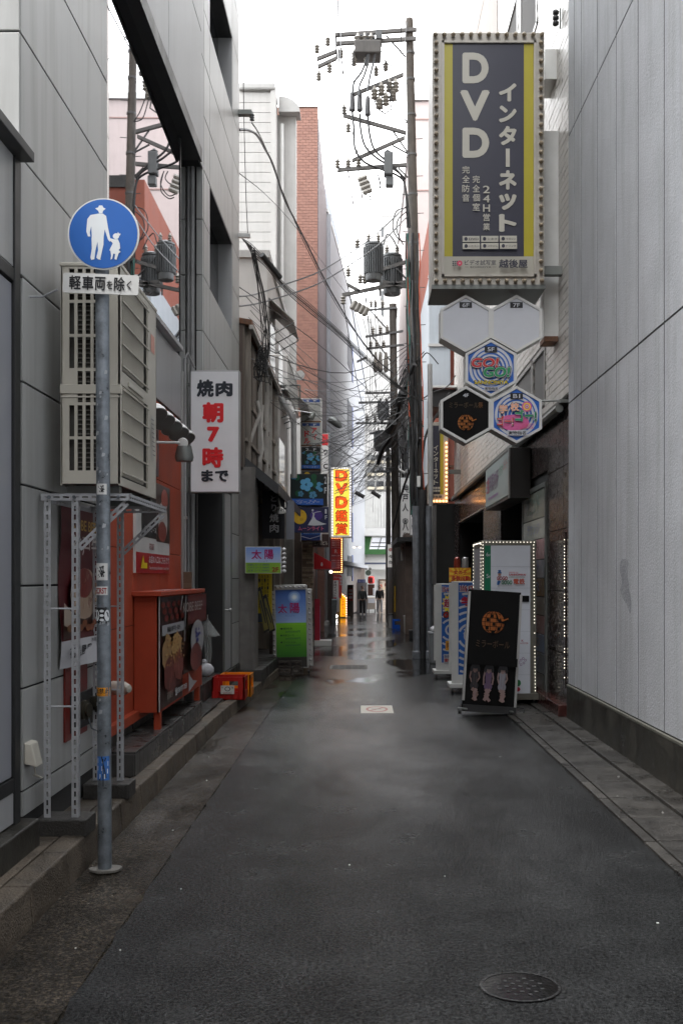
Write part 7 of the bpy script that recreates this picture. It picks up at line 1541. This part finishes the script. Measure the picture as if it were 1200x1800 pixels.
# guard pipes and risers
for a, lab in ((732.5, 'left'), (753, 'right')):
    m = MB(); x_ = X(a, 22.0); m.cyl((x_, 22.0, g(22) - .05), (x_ - .02, 22.0, 3.25), .085, k=12); m.lathe((x_, 22, g(22)), [(.11, 0), (.11, .15), (.09, .17)], (0, 0, 1), 12); m.lathe((x_, 22, 1.5), [(.092, 0), (.092, .03)], (0, 0, 1), 12); single(m, 'cable_guard_pipe', M('guard_pipe', (.17, .18, .20), .5, .2, .3, 8, streak=.4), 'grey steel cable guard pipe at the pole foot, %s one' % lab, 'guard pipe', 'guard pipes at the pole foot', smooth=True)
m = MB(); m.cyl((X(743, 21.9), 21.95, -.15), (X(742, 21.9), 21.95, 3.6), .075, k=10); single(m, 'cable_bundle', cable_m, 'thick black cable bundle between the two guard pipes', 'cables', smooth=True)
m = MB(); m.tube([W(757, 1140, 22.2), W(757, 900, 22.2), W(755, 640, 22.2)], .055, 8); single(m, 'conduit', pvc, 'slim grey conduit standing right of the nearest utility pole', 'conduit', smooth=True)
m = MB(); m.box(X(733, 22), X(739, 22), 22.1, 22.25, Z(855, 22), Z(836, 22)); single(m, 'pole_box', white_mt, 'small white plastic box strapped to the nearest utility pole', 'box', bev=.01)
risers = []
r_ = random.Random(21)
for i in range(16):
    a0 = 724 + r_.uniform(-4, 22); top = r_.choice((330, 400, 450, 560, 620, 690)); pts = []; b = 905
    while b > top: pts.append(W(a0 - (905 - b) * .016 + r_.uniform(-2.2, 2.2), b, 22.3 - r_.uniform(0, .15))); b -= 45
    mt = [cable_m, cable_m, cable_m, cable_grey, M('red_cable', (.5, .09, .04), .5), M('green_cable', (.04, .16, .13), .5), cable_m, cable_grey][i % 8]
    m = MB(); m.tube(pts, r_.choice((.018, .025, .035, .045)) if mt == cable_m else .014, 6); o = single(m, 'riser_cable', mt, '%s cable running up the nearest utility pole' % {0: 'black', 1: 'black', 2: 'black', 3: 'grey', 4: 'bright red', 5: 'dark green', 6: 'black', 7: 'grey'}[i % 8] + ', ' + ('left' if a0 < 729 else 'middle' if a0 < 738 else 'right') + ' strand ending ' + {330: 'above the transformers', 400: 'beside the transformer tops', 450: 'beside the transformers', 560: 'below the transformers', 620: 'level with the hexagonal signs', 690: 'at the cable tangle'}[top], 'cable', 'riser cables on the nearest pole', smooth=True)
def pole2(name, lab, px0, px1, yy_, r0, r1, pyt):
    t = thing(name, lab, 'utility pole', (X(px0, yy_), yy_, g(yy_)), group='utility poles'); m = MB(); m.tube([(X(px0, yy_), yy_, g(yy_) - .1), W(px1, pyt, yy_)], [r0, r1], 12); m.build('shaft', conc_pole, t, smooth=True); return t
y2 = 44.0
P2 = pole2('utility_pole', 'second concrete utility pole with several crossarms down the lane', 697, 690, y2, .19, .15, 535)
for a, b in (((648, 545), (697, 541)), ((642, 592), (708, 582)), ((643, 613), (710, 606)), ((627, 636), (645, 628)), ((641, 691), (694, 690)), ((625, 744), (694, 744)), ((650, 762), (695, 758)), ((630, 708), (694, 706))): arm_(P2, a, b, y2 - .15, P2, .045)
for i, a in enumerate((652, 660, 672, 651, 662, 674, 655, 668, 680, 645, 659, 671, 684)):
    b = (541, 541, 541, 612, 612, 612, 588, 586, 585, 742, 742, 742, 742)[i]; m = MB(); insul(m, W(a, b, y2 - .2), .09, .35); m.build('insulator', porc, P2, smooth=True)
for a in (660, 668, 678): m = MB(); m.lathe(W(a, 655, y2 - .2), [(.04, 0), (.11, .1), (.1, .5), (.05, .9)], (0, 0, 1), 8); m.build('fuse_holder', porc, P2, smooth=True)
for a, b in (((650, 545), (690, 590)), ((655, 592), (690, 640)), ((697, 541), (696, 560))): m = MB(); m.cyl(W(*a, y2), W(*b, y2), .03, k=4); m.build('stay_bar', arm_m, P2)
transformer('transformer', 'finned transformer can hanging on the second pole', 656, 688, 757, 793, y2 - .6)
transformer('transformer', 'smaller grey transformer can above it on the second pole', 662, 684, 706, 738, y2 - .5)
m = MB(); c = W(700, 1060, y2 - .3); m.box(X(692, y2), X(694.5, y2), y2 - .3, y2 - .25, Z(1075, y2), Z(1030, y2)); single(m, 'pole_guard_strip', ink(200, 160, 40), 'yellow guard strip on the foot of the second utility pole', 'guard')
P3 = pole2('utility_pole', 'dark slim third utility pole beside the arcade corner', 682, 682, 58, .16, .13, 790)
for a, b in (((662, 805), (700, 800)), ((655, 830), (690, 828))): arm_(P3, a, b, 57.8, P3, .06)
# street lamps
t = thing('street_light', 'slim white fluorescent street light on a curved arm from the second pole', 'street light', W(712, 840, 40)); m = MB(); m.tube([W(701, 826, 40), W(722, 836, 40), W(725, 850, 40)], .03, 6); m.build('arm', alu, t); m = MB(); m.tube([W(700, 825, 40), W(720, 837, 40)], [.05, .07], 8); m.build('tube_lamp', white_mt, t)
t = thing('street_light', 'round topped street light standing by the pale waste bin', 'street light', W(703, 1010, 42)); m = MB(); m.tube([W(703, 1085, 42), W(703, 1015, 42)], .05, 8); m.build('post', alu_dk, t); m = MB(); m.ball(W(703, 1011, 42), .1, 8); m.build('globe', alu, t, smooth=True)
# ------------------------------------------------------------------ overhead cables
def smooth_path(pts, n=6):
    out = []
    for i in range(len(pts) - 1):
        p0, p1, p2, p3 = pts[max(0, i - 1)], pts[i], pts[i + 1], pts[min(len(pts) - 1, i + 2)]
        for k in range(n):
            t = k / n; out.append(.5 * ((2 * p1) + (p2 - p0) * t + (2 * p0 - 5 * p1 + 4 * p2 - p3) * t * t + (3 * p1 - p0 - 3 * p2 + p3) * t ** 3))
    out.append(pts[-1]); return out
def wire(pts, r, mt, lab, grp='overhead cables'):
    m = MB(); m.tube(smooth_path(pts), r, 5); return single(m, 'overhead_cable', mt, lab, 'cable', grp)
def pxd(l, y0, y1): n = len(l) - 1; return [W(a, b, y0 + (y1 - y0) * i / n) for i, (a, b) in enumerate(l)]
BR = thing('wall_bracket', 'grey steel bracket arm on the corner of metal clad building holding cables', 'bracket', W(432, 200, 15.1))
m = MB(); m.box(-1.9, X(443, 15.0), 14.95, 15.05, Z(203, 15), Z(195, 15)); m.build('arm', alu_dk, BR); m = MB(); insul(m, W(443, 213, 15), .04, .14); m.build('insulator', trans_m, BR)
m = MB(); m.box(-1.9, X(440, 15.0), 14.95, 15.0, Z(419, 15), Z(412, 15)); single(m, 'wall_bracket', alu, 'pale bracket arm on the building corner holding the black cable bundle', 'bracket')
wire(pxd([(420, 228), (436, 229), (452, 238), (466, 262), (480, 290), (500, 350), (520, 390), (545, 440), (575, 500), (610, 560), (640, 605), (665, 635), (690, 655)], 15.1, 40), .024, cable_m, 'thick spiral wrapped cable swooping from building corner down the lane')
wire(pxd([(443, 216), (455, 235), (470, 268), (500, 345), (540, 438), (600, 550), (660, 628)], 15, 40), .012, cable_m, 'thin messenger wire following the thick spiral wrapped cable')
for k in range(5):
    wire(pxd([(424 + k * 2, 418 + k * 2), (445, 432 + k * 4), (470, 460 + k * 3), (500, 498 + k * 3), (540, 530 + k * 4), (590, 575 + k * 3), (640, 622 + k * 3), (690, 668 + k * 2), (735, 706 - k)], 15.1, 22), .006 + .003 * (k % 3), cable_m, 'black cable in bundle from building corner to nearest pole, %s strand' % ['topmost', 'second', 'middle', 'fourth', 'lowest'][k], 'bundled cables to the nearest pole')
m = MB(); m.tube([W(460, 448, 15.6), W(492, 488, 16)], .048, 8); single(m, 'cable_closure', cable_m, 'black cylindrical splice closure on the cable bundle near building corner', 'cable closure')
wire(pxd([(421, 521), (450, 517), (500, 500), (560, 478), (610, 448), (660, 412), (716, 360)], 15.1, 22.3), .013, cable_grey, 'upper of two pale grey cables crossing from left building to pole')
wire(pxd([(421, 538), (450, 534), (500, 520), (560, 498), (620, 462), (670, 426), (718, 378)], 15.1, 22.3), .013, cable_grey, 'lower of two pale grey cables crossing from left building to pole')
wire(pxd([(428, -60), (428, 150), (432, 330), (436, 420)], 14.9, 15.2), .006, cable_m, 'thin vertical wire beside the corner of the metal clad building')
wire(pxd([(421, 305), (470, 345), (520, 400), (600, 505), (660, 580)], 15.1, 38), .007, cable_m, 'thin straight wire from building corner toward the second pole, upper')
wire(pxd([(421, 505), (500, 560), (600, 640), (720, 760)], 15.1, 22), .007, cable_m, 'thin straight wire from building corner toward nearest pole, lower')
wire([W(599, 55, 22.4), W(594, 12, 14), Vector((-.14, 2, 15.5)), Vector((-.5, -12, 16))], .010, cable_m, 'thin line leaving the top crossarm toward the sky overhead')
wire([W(715, 40, 22.4), W(706, 5, 15), Vector((.6, 2, 16)), Vector((.3, -12, 17))], .008, cable_m, 'thin line leaving the pole top toward the sky overhead')
# long runs pole to pole
for i, (a, b) in enumerate((((558, 112), (652, 541)), ((577, 112), (660, 541)), ((599, 100), (672, 541)), ((593, 300), (645, 590)), ((612, 300), (655, 588)), ((630, 300), (668, 586)), ((622, 170), (651, 612)), ((646, 240), (662, 612)), ((601, 520), (645, 742)), ((612, 505), (659, 742)), ((640, 506), (671, 742)))):
    p, q = W(*a, yu - .1), W(*b, y2 - .2); mid = (p + q) / 2 - Vector((0, 0, .35)); wire([p, mid, q], .011, cable_grey if i % 3 else cable_m, 'power line from nearest pole, %s, to second pole' % ['outermost of the top arm', 'second from the end of the top arm', 'below the top frame', 'outer insulator of the fourth arm', 'second insulator of the fourth arm', 'third insulator of the fourth arm', 'end of the second arm', 'end of the slanting arm', 'end of the lowest arm', 'middle of the lowest arm', 'inner part of the lowest arm'][i], 'power lines between the poles')
    e = W(b[0] - 4, 900 - (742 - b[1]) * .35, 82); wire([q, (q + e) / 2 - Vector((0, 0, .5)), e], .011, cable_grey, 'long power line running on from the second pole', 'power lines beyond the second pole')
# loops round the switchgear
r_ = random.Random(31)
for i, l in enumerate((((629, 76), (633, 62), (644, 70), (646, 95), (636, 125), (622, 145), (620, 165)), ((641, 76), (645, 60), (648, 100), (641, 130), (632, 150), (632, 168)), ((652, 76), (656, 62), (659, 95), (650, 135), (646, 160)), ((619, 197), (622, 230), (624, 262), (640, 285), (668, 297), (700, 310), (712, 330), (716, 400)), ((632, 200), (634, 230), (642, 258), (662, 278), (690, 296), (710, 320), (720, 400)), ((646, 205), (650, 240), (660, 266), (690, 292), (712, 315)), ((597, 95), (602, 115), (601, 150), (604, 200)), ((622, 90), (620, 130), (622, 160)), ((655, 302), (660, 315), (650, 325), (640, 318)), ((662, 302), (668, 325), (655, 345), (642, 342)), ((664, 308), (668, 335), (655, 350), (645, 348)), ((714, 365), (696, 372), (690, 400), (700, 420), (712, 425)), ((714, 372), (700, 385), (697, 405), (708, 430)), ((670, 90), (678, 110), (695, 117), (712, 112)), ((696, 178), (705, 200), (715, 215)), ((672, 110), (690, 180), (700, 210), (716, 216)), ((674, 430), (680, 412), (690, 420), (700, 440)), ((735, 706), (760, 690), (785, 680), (800, 660)), ((790, 690), (770, 725), (748, 765), (740, 830)), ((770, 640), (750, 620), (735, 640)))):
    m_ = cable_m if i not in (0, 1, 2) else cable_grey; wire(pxd(l, yu - .3, yu - .25 + (1 if i > 16 else 0) * 0), (.026 if i in (0, 1, 2, 3, 4, 5, 18) else .013), m_, ['pale jumper wire, left bushing of the switch box', 'pale jumper wire, middle bushing of the switch box', 'pale jumper wire, right bushing of the switch box', 'longest black cable sweeping from left termination to the pole', 'black cable sweeping from middle termination to the pole', 'black cable sweeping from right termination to the pole', 'thin wire down the outer end of the top arms', 'short thin wire from switch box to second crossarm', 'small upper loop at the clamp block', 'middle loop at the clamp block', 'largest loop at the clamp block', 'wide black loop just left of the pole above transformers', 'narrow black loop just left of the pole above transformers', 'thin slack wire from switch box to pole shaft', 'short slack wire right of the cutout switches', 'long slack wire right of the cutout switches', 'small wire loop over the right transformer', 'thin cable from nearest pole to the hexagonal signs', 'thick black cable hanging from hexagonal signs back to pole', 'thin cable joining pole and grey conduit top'][i], 'jumper loops on the nearest pole')
# the heavy sleeve cable dropping left of the pole
wire(pxd([(728, 640), (718, 668), (705, 700), (698, 730), (688, 765), (672, 790), (664, 815)], 22, 24), .055, cable_m, 'heavy black sleeved cable curving down left of the nearest pole')
for a, b, c, d, lab in ((708, 690, 699, 712, 'upper'), (691, 742, 682, 758, 'lower')): m = MB(); m.tube([W(a, b, 22.4), W(c, d, 22.6)], .10, 8); single(m, 'cable_closure', cable_m, 'black box closure on the heavy sleeved cable, %s one' % lab, 'cable closure', 'closures on the heavy cable')
wire(pxd([(738, 770), (722, 820), (705, 870), (690, 930)], 22, 26), .028, cable_m, 'black cable slanting down left from the nearest pole past the white sign')
for a, b, lab in (((624, 865), (640, 874), 'left'), ((653, 864), (668, 874), 'right')): m = MB(); m.tube([W(*a, 30), W(*b, 30)], .06, 8); single(m, 'cable_closure', cable_m, 'small ribbed splice closure hanging mid lane, %s one' % lab, 'cable closure', 'mid lane closures')
# service drops to both sides
r_ = random.Random(77); nC = 0
anchL = [(-1.8, 16, 5.6), (-1.7, 19, 5.4), (-1.2, 22, 4.6), (-1.1, 26, 4.3), (-.8, 30, 4.5), (-.9, 34, 4.3), (-1.5, 40, 5.2), (-1.0, 52, 5.0), (-1.6, 28, 6.4), (-1.55, 36, 6.5)]
anchP = [Vector((1.2, 22.4, z_)) for z_ in (5.4, 5.8, 6.2, 6.6, 7.0)] + [W(694, b, y2) for b in (700, 730, 760, 790, 820)] + [W(682, b, 58) for b in (800, 830, 860)]
for i in range(90):
    a = Vector(r_.choice(anchL)) + Vector((0, r_.uniform(-.5, .5), r_.uniform(-.5, .6))); b = r_.choice(anchP) + Vector((0, 0, r_.uniform(-.2, .2)))
    mid = (a + b) / 2 - Vector((0, 0, r_.uniform(.15, .6))); rr_ = r_.choice((.005, .0065, .009)); mm_ = r_.choice((cable_m, cable_grey, cable_grey, cable_grey)); wire([a, mid, b], rr_, mm_, '%s %s service wire from the %s to the %s' % ({.005: 'hair thin', .0065: 'thin', .009: 'thicker'}[rr_], 'black' if mm_ == cable_m else 'grey', 'old boarded house' if a.y < 21 else 'blue flower sign area' if a.y < 24.5 else 'stacked floor signs' if a.y < 29 else 'maroon R sign area' if a.y < 38 else 'ribbed building', 'nearest pole' if b.y < 30 else 'second pole' if b.y < 50 else 'third pole') + (', slack' if (a + b).z / 2 - mid.z > .38 else ', taut'), 'service wires across the lane')
for i in range(9):
    p = W(694 - i * 1.5, 688 + i * 5, y2 - 1); q = W(575 + i * 3, 765 + i * 4, 33); wire([p, (p + q) / 2 - Vector((0, 0, .15)), q], .012, cable_grey, 'pale wire in the parallel fan sloping to the left signs, %s from the top' % ['first', 'second', 'third', 'fourth', 'fifth', 'sixth', 'seventh', 'eighth', 'ninth'][i], 'fan of pale wires')
for i in range(26):
    p = Vector((1.15, 22.3, 6.2 + r_.uniform(-.8, .8))); q = W(r_.uniform(690, 700), r_.uniform(690, 760), y2); wire([p, (p + q) / 2 - Vector((0, 0, .3)), q], r_.choice((.010, .018)), cable_m, 'black telephone cable between nearest and second pole', 'telephone cables')
for i in range(10):
    c = Vector((1.15 + r_.uniform(-.25, .1), 22.2, 6.2 + r_.uniform(-1.8, 1.0))); pts = [c + Vector((.16 * math.cos(t * .9), r_.uniform(-.04, .04), .2 * math.sin(t * .9) - t * .03)) * r_.uniform(.7, 1.2) if False else c + Vector((r_.uniform(-.2, .2), r_.uniform(-.05, .05), r_.uniform(-.25, .25))) for t in range(7)]; wire(pts, .012, cable_m, 'tangled loop of black cable on the nearest pole', 'cable tangles')
# tangle on the old house
for i in range(9):
    pts = [W(440 + r_.uniform(-4, 10), 440 + r_.uniform(-10, 10), 15.2), W(462 + r_.uniform(-6, 6), 540 + r_.uniform(-20, 20), 15.6), W(466 + r_.uniform(-8, 8), 610 + r_.uniform(-10, 20), 15.8), W(458 + r_.uniform(-8, 14), 670 + r_.uniform(-20, 20), 15.8)]
    wire(pts, r_.choice((.005, .007, .010)), cable_m, 'black cable hanging from the corner bracket onto the old boarded house', 'cables dropping to the old house')
for i in range(8):
    c = W(460, 640, 15.7); pts = [c + Vector((r_.uniform(-.13, .13), r_.uniform(-.1, .1), r_.uniform(-.3, .3))) for t in range(7)]; wire(pts, .006, cable_m, 'tangled knot of black cable on the wall of the old house', 'cable knots')
t = thing('arm_spotlight', 'silver spotlight on a long rod in front of the 4F sign panel', 'spotlight', W(548, 735, 21))
m = MB(); m.cyl(W(483, 716, 21), W(548, 726, 21), .012, k=6); m.build('arm', alu, t); m = MB(); c = W(549, 731, 21); m.lathe(c, [(.03, .08), (.05, .02), (.06, -.05), (.055, -.08)], (.3, 0, .6), 12); m.build('head', alu_dk, t, smooth=True)
t = thing('street_light', 'grey drooping lamp head on the corner of the ribbed building', 'street light', W(590, 750, 40)); m = MB(); m.tube([W(577, 737, 40), W(585, 739, 40), W(594, 746, 40), W(600, 752, 40)], [.1, .16, .15, .06], 10); m.build('head', alu_dk, t, smooth=True)
# ------------------------------------------------------------------ people
def person(lab, x, y, jacket, trousers, hairc, face_dir, swing, hgt=1.72):
    zb = g(y) + .0; t = thing('person', lab, 'person', (x, y, zb), (0, 0, R(face_dir)), group='people walking at the far end')
    s = hgt / 1.72
    def skin(name, joints, edges, mt, sub=2):
        me = bpy.data.meshes.new(name); me.from_pydata([tuple(Vector(j[0]) * s) for j in joints], edges, []); o = bpy.data.objects.new(name, me); COL.objects.link(o); o.parent = t; me.materials.append(mt)
        mo = o.modifiers.new('skin', 'SKIN'); mo.use_smooth_shade = True
        for v, j in zip(me.skin_vertices[0].data if me.skin_vertices else [], joints): v.radius = (j[1] * s, (j[2] if len(j) > 2 else j[1]) * s)
        if not me.skin_vertices:
            pass
        su = o.modifiers.new('sub', 'SUBSURF'); su.levels = 1; su.render_levels = sub; return o
    w_ = swing
    body = [((0, 0, .92), .11, .09), ((0, 0, 1.15), .12, .09), ((0, 0, 1.36), .13, .09), ((0, .0, 1.47), .06, .055), ((0, -.01, 1.56), .055), ((.17, 0, 1.40), .055), ((.22, w_ * .06, 1.15), .045), ((.22, -.03 + w_ * .12, .92), .032), ((-.17, 0, 1.40), .055), ((-.22, -w_ * .06, 1.15), .045), ((-.22, -.03 - w_ * .12, .92), .032), ((.09, 0, .86), .085), ((.10, -w_ * .12, .48), .055), ((.10, -w_ * .16, .09), .04), ((.10, -w_ * .16 - .12, .03), .03), ((-.09, 0, .86), .085), ((-.10, w_ * .10, .48), .055), ((-.10, w_ * .22, .10), .04), ((-.10, w_ * .22 - .12, .04), .03), ((.22, -.05 + w_ * .14, .85), .026), ((-.22, -.05 - w_ * .14, .85), .026)]
    ed = [(0, 1), (1, 2), (2, 3), (3, 4), (2, 5), (5, 6), (6, 7), (7, 19), (2, 8), (8, 9), (9, 10), (10, 20), (0, 11), (11, 12), (12, 13), (13, 14), (0, 15), (15, 16), (16, 17), (17, 18)]
    skm = M('skin_tone', (.36, .22, .16), .6, 0, .05)
    fj = list(body)
    for base, wz in ((19, 1), (20, -1)):
        b0 = Vector(body[base][0])
        for k in range(4): fj.append(((b0.x + .0, b0.y - .025 + k * .017, b0.z - .05), .009)); fj.append(((b0.x - .008 * wz, b0.y - .028 + k * .017, b0.z - .085 - (.008 if k in (1, 2) else 0)), .007)); ed += [(base, len(fj) - 2), (len(fj) - 2, len(fj) - 1)]
        fj.append(((b0.x - .015 * wz, b0.y - .045, b0.z - .02), .010)); ed.append((base, len(fj) - 1))
    o = skin('body', fj, ed, skm)
    jk = [((0, 0, .86 if j is body[0] else j[0][2]), j[1] + .045, (j[2] if len(j) > 2 else j[1]) + .045) for j in body[:3]] + [(body[5][0], .078)] + [(body[6][0], .066)] + [(body[7][0], .050)] + [(body[8][0], .078), (body[9][0], .066), (body[10][0], .050)]
    skin('jacket', jk, [(0, 1), (1, 2), (2, 3), (3, 4), (4, 5), (2, 6), (6, 7), (7, 8)], jacket)
    tr = [((0, 0, .95), .125, .10), ((.095, 0, .84), .105), ((.10, -w_ * .12, .48), .085), ((.10, -w_ * .16, .09), .075), ((-.095, 0, .84), .105), ((-.10, w_ * .10, .48), .085), ((-.10, w_ * .22, .10), .075)]
    skin('trousers', tr, [(0, 1), (1, 2), (2, 3), (0, 4), (4, 5), (5, 6)], trousers)
    hc = Vector((0, -.02, 1.62)) * s
    m = MB(); m.ball(hc, .1 * s, 14, (.80, .95, 1.18)); m.ball(hc + Vector((0, -.098 * s, -.005)), .016 * s, 6, (.8, 1, 1.4)); m.ball(hc + Vector((.082 * s, 0, 0)), .02 * s, 6, (.5, .8, 1.3)); m.ball(hc + Vector((-.082 * s, 0, 0)), .02 * s, 6, (.5, .8, 1.3)); hd = m.build('head', skm, t, local=True, smooth=True)
    for k in (-1, 1): m = MB(); m.ball(hc + Vector((.032 * k * s, -.088 * s, .012 * s)), .010 * s, 6); m.build('eye', black_m, hd, local=True)
    m = MB(); m.ball(hc + Vector((0, -.092 * s, -.05 * s)), .018 * s, 6, (1.2, .4, .3)); m.build('mouth', ink(130, 70, 64), hd, local=True)
    m = MB(); m.ball(hc + Vector((0, .022 * s, .035 * s)), .108 * s, 14, (.88, .95, 1.0)); m.build('hair', hairc, t, local=True, smooth=True)
    for k, q in ((1, body[14]), (-1, body[18])): m = MB(); c = Vector(q[0]) * s; m.box(c.x - .045, c.x + .045, c.y - .09, c.y + .16, c.z - .035, c.z + .05); m.build('shoe', white_mt, t, local=True, bev=.02)
    return t
hair = M('dark_hair', (.012, .010, .009), .6)
person('person in a grey jacket and black trousers walking toward the camera, hand raised', X(637, 59.2), 59.2, M('grey_jacket', (.055, .06, .06), .9), M('black_cloth', (.012, .012, .014), .9), hair, 0, 1.0, 1.74)
person('person in a black sweater and loose pale grey trousers walking beside arcade front', X(667, 62.0), 62.0, M('black_knit', (.010, .010, .011), .95), M('pale_grey_cloth', (.36, .36, .36), .9), hair, 8, .7, 1.76)
